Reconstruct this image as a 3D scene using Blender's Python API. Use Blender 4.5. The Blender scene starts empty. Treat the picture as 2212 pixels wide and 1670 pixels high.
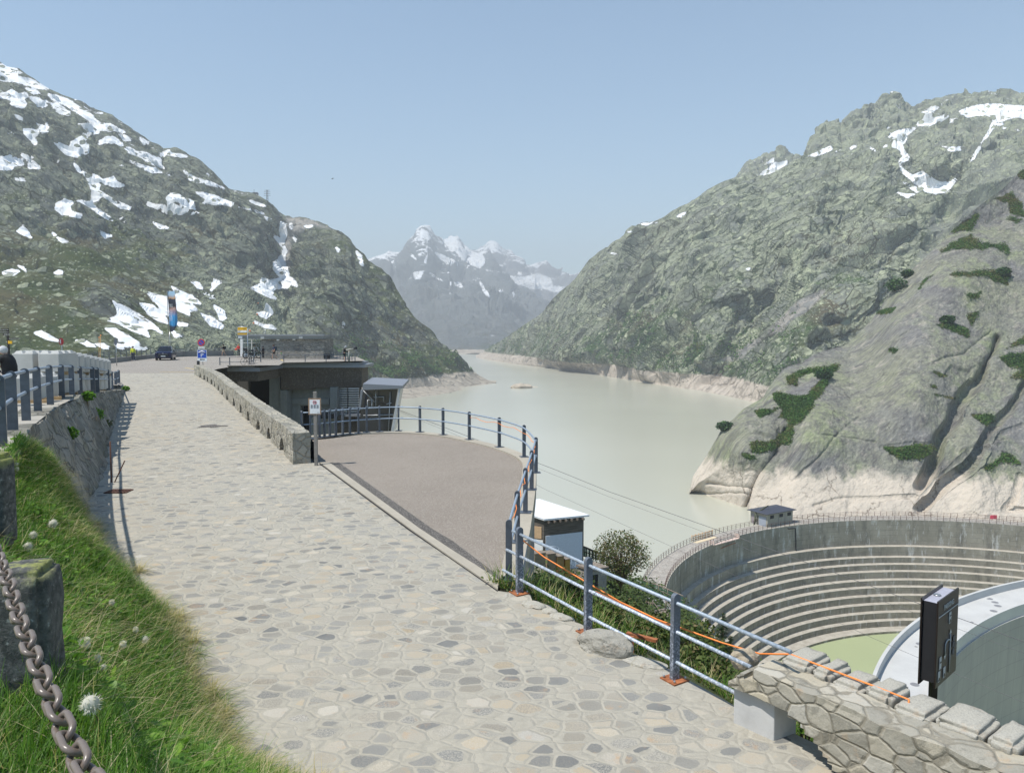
import bpy, bmesh, math, random
import numpy as np
from mathutils import Vector, Matrix, Euler
R = math.radians
scn = bpy.context.scene
col = scn.collection
# ---------------------------------------------------------------- camera
F = 1665.0; CX = 1106.0; CY = 835.0            # pinhole measured on a 2212 x 1670 copy of the view
PITCH = math.atan(115.0 / F)
cam_d = bpy.data.cameras.new('camera'); cam = bpy.data.objects.new('camera', cam_d); col.objects.link(cam)
cam_d.sensor_width = 36.0; cam_d.lens = 36.0 * F / 2212.0
cam_d.clip_start = 0.05; cam_d.clip_end = 40000
cam.location = (0, 0, 0); cam.rotation_euler = (R(90) - PITCH, 0, 0)
scn.camera = cam
# ---------------------------------------------------------------- light
SUN = Vector((-0.42, -0.20, 0.885)).normalized()
w = bpy.data.worlds.new('World'); scn.world = w; w.use_nodes = True
nt = w.node_tree; nt.nodes.clear()
sky = nt.nodes.new('ShaderNodeTexSky'); sky.sky_type = 'NISHITA'; sky.sun_disc = False
sky.sun_elevation = math.asin(SUN.z); sky.sun_rotation = math.atan2(SUN.x, SUN.y)
sky.altitude = 2000; sky.air_density = 1.3; sky.dust_density = 0.6; sky.ozone_density = 1.6
bg = nt.nodes.new('ShaderNodeBackground'); bg.inputs['Strength'].default_value = 0.115
wo = nt.nodes.new('ShaderNodeOutputWorld')
tint = nt.nodes.new('ShaderNodeMix'); tint.data_type = 'RGBA'; tint.blend_type = 'MULTIPLY'; tint.inputs[0].default_value = 1.0; tint.inputs[7].default_value = (0.89, 1.005, 0.99, 1)
nt.links.new(sky.outputs[0], tint.inputs[6]); nt.links.new(tint.outputs[2], bg.inputs[0]); nt.links.new(bg.outputs[0], wo.inputs[0])
sl = bpy.data.lights.new('sun', 'SUN'); sl.energy = 4.4; sl.angle = R(0.5); sl.color = (1.0, 0.955, 0.88)
so = bpy.data.objects.new('sun', sl); col.objects.link(so)
so.rotation_euler = SUN.to_track_quat('Z', 'Y').to_euler()
vs = scn.view_settings; vs.view_transform = 'Standard'; vs.look = 'None'; vs.exposure = 0.55; vs.gamma = 1.0
vs.use_curve_mapping = False
# ---------------------------------------------------------------- geometry of the view
sp, cp = math.sin(PITCH), math.cos(PITCH)
def ray(px, py):
    x = (np.asarray(px, float) - CX) / F; u = (CY - np.asarray(py, float)) / F
    y = cp + u * sp; z = -sp + u * cp
    return x / y, z / y
def P(px, py, d):
    x, z = ray(px, py); return Vector((float(x * d), float(d), float(z * d)))
def PZ(px, py, zz):
    x, z = ray(px, py); d = zz / z; return Vector((float(x * d), float(d), float(zz)))
H0, SL = 4.58, 0.02
D_FLAT = 64.0
def ground(d): return -(H0 - SL * min(d, D_FLAT))
def G(px, py, dz=0.0):
    x, z = ray(px, py); d = (H0 - dz) / (SL - z)
    if d > D_FLAT:
        zz = ground(99) + dz; d = zz / z
        return Vector((float(x * d), float(d), float(zz)))
    return Vector((float(x * d), float(d), float(-(H0 - SL * d) + dz)))
def unproj(p):
    X, Y, Z = p[..., 0], p[..., 1], p[..., 2]
    f = Y * cp - Z * sp; u = Y * sp + Z * cp
    f = np.where(np.abs(f) < 1e-6, 1e-6, f)
    return CX + F * X / f, CY - F * u / f
Z_LAKE = -62.0; Z_CREST = -45.0
# ---------------------------------------------------------------- noise
_rs = np.random.RandomState(7); _perm = np.concatenate([_rs.permutation(256)] * 3)
_grad = _rs.normal(size=(256, 3)); _grad /= np.linalg.norm(_grad, axis=1)[:, None]
def perlin(p):
    i = np.floor(p).astype(np.int64); f = p - i; i &= 255
    u = f * f * f * (f * (f * 6 - 15) + 10)
    def g(dx, dy, dz):
        h = _perm[_perm[_perm[(i[:, 0] + dx) & 255] + ((i[:, 1] + dy) & 255)] + ((i[:, 2] + dz) & 255)]
        gr = _grad[h]
        return gr[:, 0] * (f[:, 0] - dx) + gr[:, 1] * (f[:, 1] - dy) + gr[:, 2] * (f[:, 2] - dz)
    L = lambda a, b, t: a + (b - a) * t
    x0 = L(L(g(0, 0, 0), g(1, 0, 0), u[:, 0]), L(g(0, 1, 0), g(1, 1, 0), u[:, 0]), u[:, 1])
    x1 = L(L(g(0, 0, 1), g(1, 0, 1), u[:, 0]), L(g(0, 1, 1), g(1, 1, 1), u[:, 0]), u[:, 1])
    return L(x0, x1, u[:, 2])
def fbm(p, oct=4, gain=0.5, ridged=False):
    s = np.zeros(len(p)); a = 1.0
    for k in range(oct):
        n = perlin(p * 2.03 ** k + 17.3 * k)
        s += a * ((1 - 2 * np.abs(n) * 1.4) if ridged else n); a *= gain
    return s
def facet(p, seed=0):
    """angular block relief: every cell of a 3D Voronoi gets its own tilted plane and step"""
    i0 = np.floor(p).astype(np.int64); num = np.zeros(len(p)); den = np.full(len(p), 1e-30)
    for dx in (-1, 0, 1):
        for dy in (-1, 0, 1):
            for dz in (-1, 0, 1):
                c = i0 + (dx, dy, dz)
                h = _perm[(_perm[(_perm[(c[:, 0] + seed) & 255] + c[:, 1]) & 255] + c[:, 2]) & 255]
                f = _grad[h] * 0.42 + 0.5 + c - p
                w_ = np.exp(-26.0 * (f * f).sum(1)); den += w_
                num += w_ * (-(f * _grad[(h * 7 + 3) & 255]).sum(1) + 0.9 * (_perm[h] / 255.0 - 0.5))
    return num / den
def turn(p, ang, k):
    """rotate about Y and squeeze along the turned X axis: long joints along that direction"""
    c, s_ = math.cos(ang), math.sin(ang); q = p.copy()
    q[:, 0] = (p[:, 0] * c + p[:, 2] * s_) * k; q[:, 2] = -p[:, 0] * s_ + p[:, 2] * c; return q
# ---------------------------------------------------------------- material helpers
class NB:
    def __init__(s, name):
        s.m = bpy.data.materials.new(name); s.m.use_nodes = True; s.t = s.m.node_tree; s.t.nodes.clear()
        s.o = s.n('ShaderNodeOutputMaterial'); s.b = s.n('ShaderNodeBsdfPrincipled'); s.l(s.b.outputs[0], s.o.inputs[0])
        s._co = None
    def n(s, ty, **k):
        q = s.t.nodes.new(ty)
        for a, v in k.items(): setattr(q, a, v)
        return q
    def l(s, a, b): s.t.links.new(a, b)
    def put(s, sock, v):
        if isinstance(v, bpy.types.NodeSocket): s.l(v, sock)
        elif v is not None:
            if sock.type == 'RGBA' and not hasattr(v, '__len__'): v = (v, v, v, 1)
            elif sock.type == 'RGBA' and len(v) == 3: v = (*v, 1)
            sock.default_value = v
    def co(s, kind='Object'):
        if s._co is None: s._co = s.n('ShaderNodeTexCoord')
        return s._co.outputs[kind]
    def mapping(s, v=None, scale=(1, 1, 1), rot=(0, 0, 0), loc=(0, 0, 0)):
        q = s.n('ShaderNodeMapping'); s.put(q.inputs[0], v or s.co())
        q.inputs['Scale'].default_value = scale; q.inputs['Rotation'].default_value = rot; q.inputs['Location'].default_value = loc
        return q.outputs[0]
    def dirmap(s, v, ang, k):
        return s.mapping(s.mapping(v, rot=(0, ang, 0)), scale=(k, 1, 1))
    def noise(s, scale, detail=4, rough=0.55, v=None, dist=0.0, out=0):
        q = s.n('ShaderNodeTexNoise'); s.put(q.inputs['Vector'], v or s.co())
        q.inputs['Scale'].default_value = scale; q.inputs['Detail'].default_value = detail
        q.inputs['Roughness'].default_value = rough; q.inputs['Distortion'].default_value = dist
        return q.outputs[out]
    def voro(s, scale, v=None, feature='F1', rnd=1.0, out=0):
        q = s.n('ShaderNodeTexVoronoi'); q.feature = feature; s.put(q.inputs['Vector'], v or s.co())
        q.inputs['Scale'].default_value = scale; q.inputs['Randomness'].default_value = rnd
        return q.outputs[out]
    def ramp(s, fac, stops, mode='LINEAR'):
        q = s.n('ShaderNodeValToRGB'); q.color_ramp.interpolation = mode; s.put(q.inputs[0], fac)
        e = q.color_ramp.elements
        while len(e) > 1: e.remove(e[-1])
        for k, (p, c) in enumerate(stops):
            x = e[0] if k == 0 else e.new(p)
            x.position = p
            if not hasattr(c, '__len__'): c = (c, c, c)
            x.color = (*c, 1)
        return q.outputs[0]
    def rng(s, v, a, b, c=0.0, d=1.0):
        q = s.n('ShaderNodeMapRange'); s.put(q.inputs[0], v)
        for k, x in zip((1, 2, 3, 4), (a, b, c, d)): s.put(q.inputs[k], x)
        return q.outputs[0]
    def mix(s, fac, a, b, mode='MIX'):
        q = s.n('ShaderNodeMix', data_type='RGBA', blend_type=mode)
        s.put(q.inputs[0], fac); s.put(q.inputs[6], a); s.put(q.inputs[7], b); return q.outputs[2]
    def math(s, op, a, b=None, c=None, clamp=False):
        q = s.n('ShaderNodeMath', operation=op); q.use_clamp = clamp
        s.put(q.inputs[0], a)
        if b is not None: s.put(q.inputs[1], b)
        if c is not None: s.put(q.inputs[2], c)
        return q.outputs[0]
    def vadd(s, a, b, k=1.0):
        q = s.n('ShaderNodeVectorMath', operation='MULTIPLY_ADD')
        s.put(q.inputs[0], b); q.inputs[1].default_value = (k, k, k); s.put(q.inputs[2], a); return q.outputs[0]
    def attr(s, name, out='Fac'):
        q = s.n('ShaderNodeAttribute'); q.attribute_name = name; return q.outputs[out]
    def sep(s, v):
        q = s.n('ShaderNodeSeparateXYZ'); s.put(q.inputs[0], v); return q.outputs
    def bump(s, h, strength=0.5, dist=0.1, normal=None):
        q = s.n('ShaderNodeBump'); q.inputs['Strength'].default_value = strength; q.inputs['Distance'].default_value = dist
        s.put(q.inputs['Height'], h); s.put(q.inputs['Normal'], normal); return q.outputs[0]
    def done(s, color, rough=0.8, normal=None, metal=0.0, spec=None):
        s.put(s.b.inputs['Base Color'], color); s.put(s.b.inputs['Roughness'], rough); s.put(s.b.inputs['Metallic'], metal)
        if normal is not None: s.put(s.b.inputs['Normal'], normal)
        if spec is not None: s.put(s.b.inputs['Specular IOR Level'], spec)
        return s.m
def plain(name, c, rough=0.6, metal=0.0, var=0.12, scale=6.0, bump=0.0, bscale=60.0, spec=None):
    b = NB(name); n = b.noise(scale, 5, 0.6)
    lo = tuple(max(0, x * (1 - var)) for x in c); hi = tuple(min(1, x * (1 + var)) for x in c)
    cc = b.ramp(n, [(0.3, lo), (0.7, hi)])
    nm = b.bump(b.noise(bscale, 4, 0.6), bump, 0.01) if bump else None
    return b.done(cc, rough, nm, metal, spec)
# ---------------------------------------------------------------- object helpers
def tag(o, label=None, cat=None, group=None, kind=None):
    if label: o['label'] = label
    if cat: o['category'] = cat
    if group: o['group'] = group
    if kind: o['kind'] = kind
    return o
def thing(name, label, cat, loc=(0, 0, 0), rz=0.0, group=None):
    o = bpy.data.objects.new(name, None); o.empty_display_size = 0.2; col.objects.link(o)
    o.location = loc; o.rotation_euler = (0, 0, rz)
    return tag(o, label, cat, group)
def link(name, me, mat, parent=None, smooth=False):
    o = bpy.data.objects.new(name, me); col.objects.link(o)
    for m in (mat if isinstance(mat, (list, tuple)) else [mat]): me.materials.append(m)
    if smooth: me.polygons.foreach_set('use_smooth', [True] * len(me.polygons))
    if parent: o.parent = parent
    return o
class MB:
    """collects shapes into one bmesh"""
    def __init__(s): s.bm = bmesh.new()
    def faces(s, vs_, fs, mi=0):
        v = [s.bm.verts.new(x) for x in vs_]
        for f in fs:
            try: q = s.bm.faces.new([v[i] for i in f]); q.material_index = mi
            except ValueError: pass
        return v
    def box(s, c, size, rz=0.0, rx=0.0, ry=0.0, mi=0, taper=1.0):
        x, y, z = (k / 2 for k in size); M = Matrix.Translation(c) @ Euler((rx, ry, rz)).to_matrix().to_4x4()
        pts = [(-x, -y, -z), (x, -y, -z), (x, y, -z), (-x, y, -z)] + [(a * taper, b * taper, z) for a, b in ((-x, -y), (x, -y), (x, y), (-x, y))]
        s.faces([M @ Vector(p) for p in pts], [(3, 2, 1, 0), (4, 5, 6, 7), (0, 1, 5, 4), (1, 2, 6, 5), (2, 3, 7, 6), (3, 0, 4, 7)], mi); return s
    def tube(s, pts, r, n=8, mi=0, closed=False, cap=True):
        pts = [Vector(p) for p in pts]; N = len(pts); rs = r if hasattr(r, '__len__') else [r] * N
        rings = []; prev = None
        for k in range(N):
            a = pts[k - 1] if (k > 0 or closed) else pts[k]; b = pts[(k + 1) % N] if (k < N - 1 or closed) else pts[k]
            t = (b - a).normalized()
            if prev is None:
                up = Vector((0, 0, 1)) if abs(t.z) < 0.9 else Vector((0, 1, 0))
                u = t.cross(up).normalized()
            else: u = (prev - t * prev.dot(t)).normalized()
            prev = u; v = t.cross(u)
            rings.append([s.bm.verts.new(pts[k] + (u * math.cos(2 * math.pi * j / n) + v * math.sin(2 * math.pi * j / n)) * rs[k]) for j in range(n)])
        for k in range(N if closed else N - 1):
            A, B = rings[k], rings[(k + 1) % N]
            for j in range(n):
                q = s.bm.faces.new((A[j], A[(j + 1) % n], B[(j + 1) % n], B[j])); q.material_index = mi; q.smooth = True
        if cap and not closed:
            q = s.bm.faces.new(rings[0]); q.material_index = mi; q = s.bm.faces.new(rings[-1][::-1]); q.material_index = mi
        return s
    def prism(s, poly, z0, z1, M=None, mi=0):
        M = M or Matrix(); n = len(poly)
        pts = [M @ Vector((x, y, z0)) for x, y in poly] + [M @ Vector((x, y, z1)) for x, y in poly]
        s.faces(pts, [tuple(range(n))[::-1], tuple(range(n, 2 * n))] + [(k, (k + 1) % n, n + (k + 1) % n, n + k) for k in range(n)], mi); return s
    def ball(s, c, r, seg=12, ring=8, mi=0, sc=(1, 1, 1), M=None):
        T = Matrix.Translation(c) @ (M or Matrix()) @ Matrix.Diagonal((*[r * k for k in sc], 1))
        ret = bmesh.ops.create_uvsphere(s.bm, u_segments=seg, v_segments=ring, radius=1.0, matrix=T)
        for f in {f for v in ret['verts'] for f in v.link_faces}: f.material_index = mi; f.smooth = True
        return s
    def cyl(s, a, b, r, n=12, mi=0, r2=None): return s.tube([a, b], [r, r if r2 is None else r2], n, mi)
    def build(s, name, mat, parent=None, bevel=0.0, smooth=False, recalc=True):
        if recalc: bmesh.ops.recalc_face_normals(s.bm, faces=s.bm.faces)
        if bevel: bmesh.ops.bevel(s.bm, geom=[e for e in s.bm.edges if len(e.link_faces) == 2 and e.calc_face_angle(0) > 0.5], offset=bevel, segments=2, profile=0.6, affect='EDGES')
        me = bpy.data.meshes.new(name); s.bm.to_mesh(me); s.bm.free()
        return link(name, me, mat, parent, smooth)
def grid_mesh(name, Pn, mat, attrs=None, parent=None, smooth=True, flip=False):
    nv, nu = Pn.shape[:2]
    me = bpy.data.meshes.new(name)
    idx = np.arange(nv * nu).reshape(nv, nu)
    q = np.stack([idx[:-1, :-1], idx[:-1, 1:], idx[1:, 1:], idx[1:, :-1]], -1).reshape(-1, 4)
    if flip: q = q[:, ::-1]
    me.vertices.add(nv * nu); me.vertices.foreach_set('co', Pn.reshape(-1).astype(np.float32))
    me.loops.add(q.size); me.loops.foreach_set('vertex_index', q.reshape(-1).astype(np.int32))
    me.polygons.add(len(q)); me.polygons.foreach_set('loop_start', (np.arange(len(q)) * 4).astype(np.int32))
    me.update(calc_edges=True); me.polygons.foreach_set('use_smooth', np.full(len(q), bool(smooth)))
    for k, v in (attrs or {}).items():
        a = me.attributes.new(k, 'FLOAT', 'POINT'); a.data.foreach_set('value', np.asarray(v, np.float32).reshape(-1))
    return link(name, me, mat, parent, smooth)
def seg_dist(px, py, poly, closed=True):
    n = len(poly); d = np.full(px.shape, 1e9)
    for k in range(n if closed else n - 1):
        ax, ay = poly[k]; bx, by = poly[(k + 1) % n]; vx, vy = bx - ax, by - ay; L = vx * vx + vy * vy + 1e-9
        t = np.clip(((px - ax) * vx + (py - ay) * vy) / L, 0, 1)
        d = np.minimum(d, np.hypot(px - ax - t * vx, py - ay - t * vy))
    return d
def poly_sdf(px, py, polys, far=30.0):
    """signed distance (positive inside) of many outlines"""
    out = np.full(px.shape, -far)
    for poly in polys:
        xs = [p[0] for p in poly]; ys = [p[1] for p in poly]
        m = (px > min(xs) - far) & (px < max(xs) + far) & (py > min(ys) - far) & (py < max(ys) + far)
        if not m.any(): continue
        x, y = px[m], py[m]; ins = np.zeros(x.shape, bool); n = len(poly)
        for k in range(n):
            ax, ay = poly[k]; bx, by = poly[(k + 1) % n]
            c = ((ay > y) != (by > y)) & (x < (bx - ax) * (y - ay) / ((by - ay) if by != ay else 1e-9) + ax)
            ins ^= c
        d = seg_dist(x, y, poly); out[m] = np.maximum(out[m], np.where(ins, d, -d))
    return out
def view(x0, y0, s): return lambda pts: [((x0 + x / s) / 1.748, (y0 + y / s) / 1.748) for x, y in pts]
vA, vB, vC, vD = view(0, 200, 2.212), view(400, 650, 2.212), view(2700, 300, 1.897), view(2000, 800, 2.212)
vE, vF = view(1300, 800, 2.212), view(2500, 1000, 1.6193)
# ================================================================ mountains
def loft(px, rows, step=2.3, back=True, vs_pow=None):
    """rows of (px,py,d); d<0 gives a height instead. Returns world grid [nv,nx,3] from top to bottom"""
    rr = []
    for r in rows:
        py = np.interp(px, [p[0] for p in r], [p[1] for p in r])
        dd = []
        for p in r:
            if p[2] < 0: dd.append(p[2] / float(ray(p[0], p[1])[1]))
            else: dd.append(p[2])
        d = np.interp(px, [p[0] for p in r], dd)
        if all(p[2] < 0 for p in r): d = r[0][2] / ray(px, py)[1]
        x, z = ray(px, py); rr.append((np.stack([x * d, d, z * d], -1), py))
    out = []
    if back:
        t = rr[0][0]; h = np.maximum(t[:, 2] + 80, 20)
        for f in (1.0, 0.6, 0.3, 0.12):
            b = t.copy(); b[:, 1] += 0.8 * h * f; b[:, 0] *= (1 + 0.8 * h * f / t[:, 1]); b[:, 2] -= 0.9 * h * f ** 1.25; out.append(b)
    for k in range(len(rr) - 1):
        n = max(2, int(np.percentile(np.abs(rr[k + 1][1] - rr[k][1]), 85) / step))
        for j in range(n): out.append(rr[k][0] + (rr[k + 1][0] - rr[k][0]) * (j / n))
    out.append(rr[-1][0]); return np.array(out)
def normals(g):
    du = np.gradient(g, axis=1); dv = np.gradient(g, axis=0); n = np.cross(du, dv)
    n /= np.linalg.norm(n, axis=2)[:, :, None] + 1e-9
    s = np.sign((n * -g).sum(2)); s[s == 0] = 1
    return n * s[:, :, None]
def sstep(x, a, b):
    t = np.clip((x - a) / (b - a), 0, 1); return t * t * (3 - 2 * t)
def mountain_mat(name, rock=((0.13, 0.135, 0.115), (0.20, 0.205, 0.15), (0.25, 0.26, 0.17)), veg=((0.045, 0.065, 0.018), (0.085, 0.095, 0.03)), brown=(0.11, 0.085, 0.05),
                 cell=0.07, crack=(0.045, 0.05, 0.03), pale_top=-46.0, vegbias=0.0, crackw=0.09, snowproc=None, streak=0.0, pale=(0.42, 0.37, 0.30), bump=1.0, sharp=2.5, ang=0.7, snown=13.0, flecks=None):
    b = NB(name); co = b.co(); g = b.n('ShaderNodeNewGeometry')
    P_ = g.outputs['Position']; warp = b.vadd(P_, b.noise(cell * 0.8, 5, 0.62, P_, out=1), 14.0)
    st = b.dirmap(warp, ang, 0.42)
    e1 = b.voro(cell, st, 'DISTANCE_TO_EDGE'); c1 = b.voro(cell, st, 'F1', out=1)
    e2 = b.voro(cell * 3.1, st, 'DISTANCE_TO_EDGE'); c2 = b.voro(cell * 3.1, st, 'F1', out=1)
    nL = b.noise(0.011, 5, 0.6, P_); nM = b.noise(0.06, 6, 0.62, P_); nS = b.noise(0.5, 5, 0.65, P_)
    # rock body
    rk = b.ramp(b.math('ADD', b.math('MULTIPLY', nM, 0.62), b.math('MULTIPLY', b.sep(c1)[0], 0.38)), [(0.25, rock[0]), (0.5, rock[1]), (0.75, rock[2])])
    rk = b.mix(b.rng(b.sep(c2)[1], 0, 1, 0, 0.45), rk, rock[0])
    rk = b.mix(b.rng(nS, 0.3, 0.7, 0.0, 0.35), rk, tuple(x * 0.62 for x in rock[1]))
    stv = b.noise(0.22, 6, 0.65, b.dirmap(P_, ang, 0.09))
    rk = b.mix(b.rng(stv, 0.5, 0.7, 0, 0.55), rk, tuple(x * 0.55 for x in rock[0])); rk = b.mix(b.rng(stv, 0.46, 0.3, 0, 0.4), rk, tuple(min(1, x * 1.25) for x in rock[2]))
    if streak:
        sv = b.noise(0.16, 5, 0.6, b.mapping(P_, scale=(1, 1, 0.07)))
        rk = b.mix(b.rng(sv, 0.52, 0.72, 0, streak), rk, (0.105, 0.10, 0.10))
        sv2 = b.noise(0.10, 4, 0.6, b.mapping(P_, scale=(1, 1, 0.06), loc=(31, 7, 3)))
        rk = b.mix(b.rng(sv2, 0.58, 0.75, 0, streak * 0.8), rk, (0.36, 0.33, 0.28))
    rk = b.mix(b.rng(b.noise(0.02, 6, 0.68, b.dirmap(P_, ang, 0.4)), 0.52, 0.64, 0, 0.6), rk, tuple(x * 0.8 for x in rock[0]))
    # vegetation in joints and on ledges, joints darkened further by the crack colour
    nz = b.sep(g.outputs['Normal'])[2]
    va = b.math('ADD', b.attr('veg'), b.math('MULTIPLY', b.math('SUBTRACT', b.noise(0.013, 5, 0.6, b.dirmap(P_, ang, 0.35)), 0.5), 0.85))
    vsrc = b.math('ADD', b.math('ADD', b.math('MULTIPLY', nM, 0.9), b.math('MULTIPLY', nz, 0.35)), b.math('ADD', va, b.math('MULTIPLY', nS, 0.25)))
    vf = b.rng(vsrc, 1.02 - vegbias, 1.16 - vegbias)
    vg = b.mix(b.rng(b.noise(0.03, 5, 0.65, P_), 0.42, 0.62), veg[0], veg[1]); vg = b.mix(b.rng(nL, 0.46, 0.62), vg, brown)
    vg = b.mix(b.rng(b.noise(0.9, 3, 0.6, P_), 0.3, 0.7, 0, 0.55), vg, tuple(x * 0.5 for x in veg[0]))
    cw = b.math('ADD', b.math('MULTIPLY', nM, crackw * 2.2), -crackw * 0.62)
    ck = b.math('MAXIMUM', b.rng(e1, b.math('MULTIPLY', cw, 0.4), cw, 1, 0), b.math('MULTIPLY', b.rng(e2, 0, b.math('MULTIPLY', cw, 1.6), 1, 0), 0.7))
    ck = b.math('MULTIPLY', ck, b.rng(b.attr('veg'), -0.6, 0.0, 0.0, 1.0), clamp=True)
    c = b.mix(ck, rk, b.mix(0.55, vg, crack)); c = b.mix(vf, c, vg)
    # blocks of scree with dark gaps
    e3 = b.voro(0.26, warp, 'DISTANCE_TO_EDGE'); c3 = b.voro(0.26, warp, 'F1', out=1)
    scc = b.mix(b.rng(b.sep(c3)[0], 0.1, 0.9), rock[1], tuple(min(1, x * 1.2) for x in rock[2])); scc = b.mix(b.rng(b.math('ADD', e3, b.math('MULTIPLY', b.sep(c3)[1], 0.07)), 0.04, 0.11, 1, 0), scc, tuple(x * 0.6 for x in veg[0]))
    scf = b.rng(b.math('ADD', b.attr('scree'), b.math('MULTIPLY', b.math('SUBTRACT', nM, 0.5), 3.5)), 0.35, 0.65)
    c = b.mix(scf, c, scc)
    # loose boulders lying on the turf
    for sc_, pr_, seed_ in ((0.11, 0.66, 0.0), (0.42, 0.70, 5.0)):
        vv = b.vadd(b.mapping(P_, loc=(seed_, seed_, 0)), b.noise(sc_ * 1.6, 3, 0.6, P_, out=1), 0.5 / sc_); dd = b.voro(sc_, vv, 'F1', out=0); cc = b.sep(b.voro(sc_, vv, 'F1', out=1))
        bf = b.math('MULTIPLY', b.rng(cc[0], pr_, pr_ + 0.02), b.rng(b.math('ADD', dd, b.math('MULTIPLY', cc[1], 0.2)), 0.42, 0.48, 1, 0)); c = b.mix(bf, c, b.mix(cc[2], rock[1], tuple(min(1, x * 1.15) for x in rock[2])))
        if sc_ == 0.11: bfs = bf
    # bleached drawdown band above the water
    pz = b.sep(P_)[2]
    pf = b.rng(b.math('ADD', pz, b.math('MULTIPLY', b.math('SUBTRACT', nM, 0.5), 7.0)), pale_top - 1.0, pale_top + 1.0, 1, 0)
    pc = b.mix(b.rng(nS, 0.3, 0.75), pale, tuple(x * 0.8 for x in pale)); pc = b.mix(b.math('MULTIPLY', b.rng(e1, 0, 0.06, 1, 0), 0.6), pc, (0.2, 0.17, 0.14))
    c = b.mix(pf, c, pc)
    pa = b.rng(b.math('ADD', b.attr('bare'), b.math('MULTIPLY', b.math('SUBTRACT', nM, 0.5), 14.0)), -sharp, sharp)
    c = b.mix(pa, c, b.mix(b.rng(b.sep(c2)[2], 0.2, 0.8), (0.20, 0.20, 0.19), (0.30, 0.28, 0.25)))
    # snow
    sn = b.math('ADD', b.attr('snow'), b.math('MULTIPLY', b.math('SUBTRACT', b.noise(0.10, 8, 0.75, b.dirmap(P_, ang, 0.38)), 0.48), snown))
    sf = b.rng(sn, -2.2, -1.2)
    if flecks:
        fk = b.math('ADD', b.noise(0.045, 8, 0.72, b.dirmap(P_, -ang * 0.6, 0.35)), b.rng(pz, flecks[0], flecks[1], -0.1, 0.075)); sf = b.math('MAXIMUM', sf, b.rng(fk, 0.655, 0.665))
    if snowproc:
        lo, hi, th = snowproc
        ns = b.noise(0.011, 9, 0.70, b.dirmap(P_, -0.85, 0.45))
        amt = b.math('ADD', b.math('MULTIPLY', b.rng(pz, lo, hi), 0.34), ns)
        amt = b.math('ADD', amt, b.math('MULTIPLY', b.math('SUBTRACT', nz, 0.5), 0.3))
        sf = b.math('MAXIMUM', sf, b.rng(amt, th, th + 0.03))
    sf = b.math('MULTIPLY', sf, b.math('SUBTRACT', 1.0, b.math('MULTIPLY', bfs, 0.9)))
    c = b.mix(sf, c, b.mix(b.rng(b.noise(0.05, 5, 0.6, P_), 0.4, 0.65), (0.82, 0.84, 0.87), (0.70, 0.70, 0.69)))
    h = b.math('ADD', b.math('MULTIPLY', nM, 3.0), b.math('ADD', b.math('MULTIPLY', nS, 0.5), b.math('ADD', b.math('ADD', b.rng(e1, 0, 0.05, 0, 0.9), b.math('MULTIPLY', b.sep(c1)[1], 1.6)), b.math('ADD', b.rng(e2, 0, 0.05, 0, 0.35), b.math('MULTIPLY', b.sep(c2)[0], 0.5)))))
    h = b.math('ADD', h, b.math('MULTIPLY', bfs, 1.4))
    h = b.math('MULTIPLY', h, b.rng(sf, 0, 1, 1, 0.12))
    nm = b.bump(h, 0.85 * bump, 1.0)
    return b.done(c, 0.9, nm, spec=0.15)
def relief(g, amps, damp=None, seed=0.0, aniso=(1, 1, 1), ang=0.7, kx=0.4):
    n = normals(g); p = g.reshape(-1, 3) * np.array(aniso) + seed; h = np.zeros(len(p))
    for sc, a, o, rid in amps:
        if rid == 'f':
            q = turn(p, ang, kx); q = q + 0.35 / sc * np.stack([perlin(p * sc * 1.3 + 9), perlin(p * sc * 1.3 + 33), perlin(p * sc * 1.3 + 71)], -1)
            h += a * facet(q * sc, o)
        else: f = fbm(p * sc, o, 0.52, rid); h += a * (f - (0.5 if rid else 0))
    h = h.reshape(g.shape[:2])
    if damp is not None: h = h * damp
    return g + n * h[:, :, None]
def gauss(X, Y, cx, cy, rx, ry): return np.exp(-((X - cx) / rx) ** 2 - ((Y - cy) / ry) ** 2)
def push(g, dist):
    """move surface points along their line of sight by a distance (builds buttresses and gullies)"""
    r = np.linalg.norm(g, axis=2, keepdims=True); return g * (1 + dist[:, :, None] / r)
# ---- left mountain
ridL = [(-320, -60)] + vA([(0, 80), (60, 115), (150, 130), (225, 185), (330, 250), (430, 310), (560, 370), (690, 415), (790, 480), (930, 520), (1000, 590), (1100, 660), (1200, 730), (1330, 800), (1360, 830), (1410, 810), (1470, 803), (1540, 850), (1650, 900), (1760, 980), (1830, 1050), (1910, 1135), (2000, 1155), (2100, 1175)]) \
    + vB([(1230, 185), (1330, 230), (1390, 270), (1440, 330), (1500, 375), (1560, 390), (1620, 385), (1690, 393), (1780, 415), (1860, 460), (1950, 510), (2030, 570), (2085, 640), (2120, 660), (2160, 690), (2190, 740)]) \
    + vE([(60, 260), (110, 330), (170, 350), (200, 410), (300, 470), (360, 540), (400, 630), (480, 750), (560, 850), (640, 940), (720, 1000), (780, 1080), (850, 1180), (940, 1260), (1010, 1330), (1060, 1362), (1140, 1392), (1215, 1426)])
dL = lambda x: float(np.interp(x, [-320, 0, 400, 600, 690, 800, 900, 1070], [1000, 1100, 1150, 1200, 1150, 1080, 1010, 965]))
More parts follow.
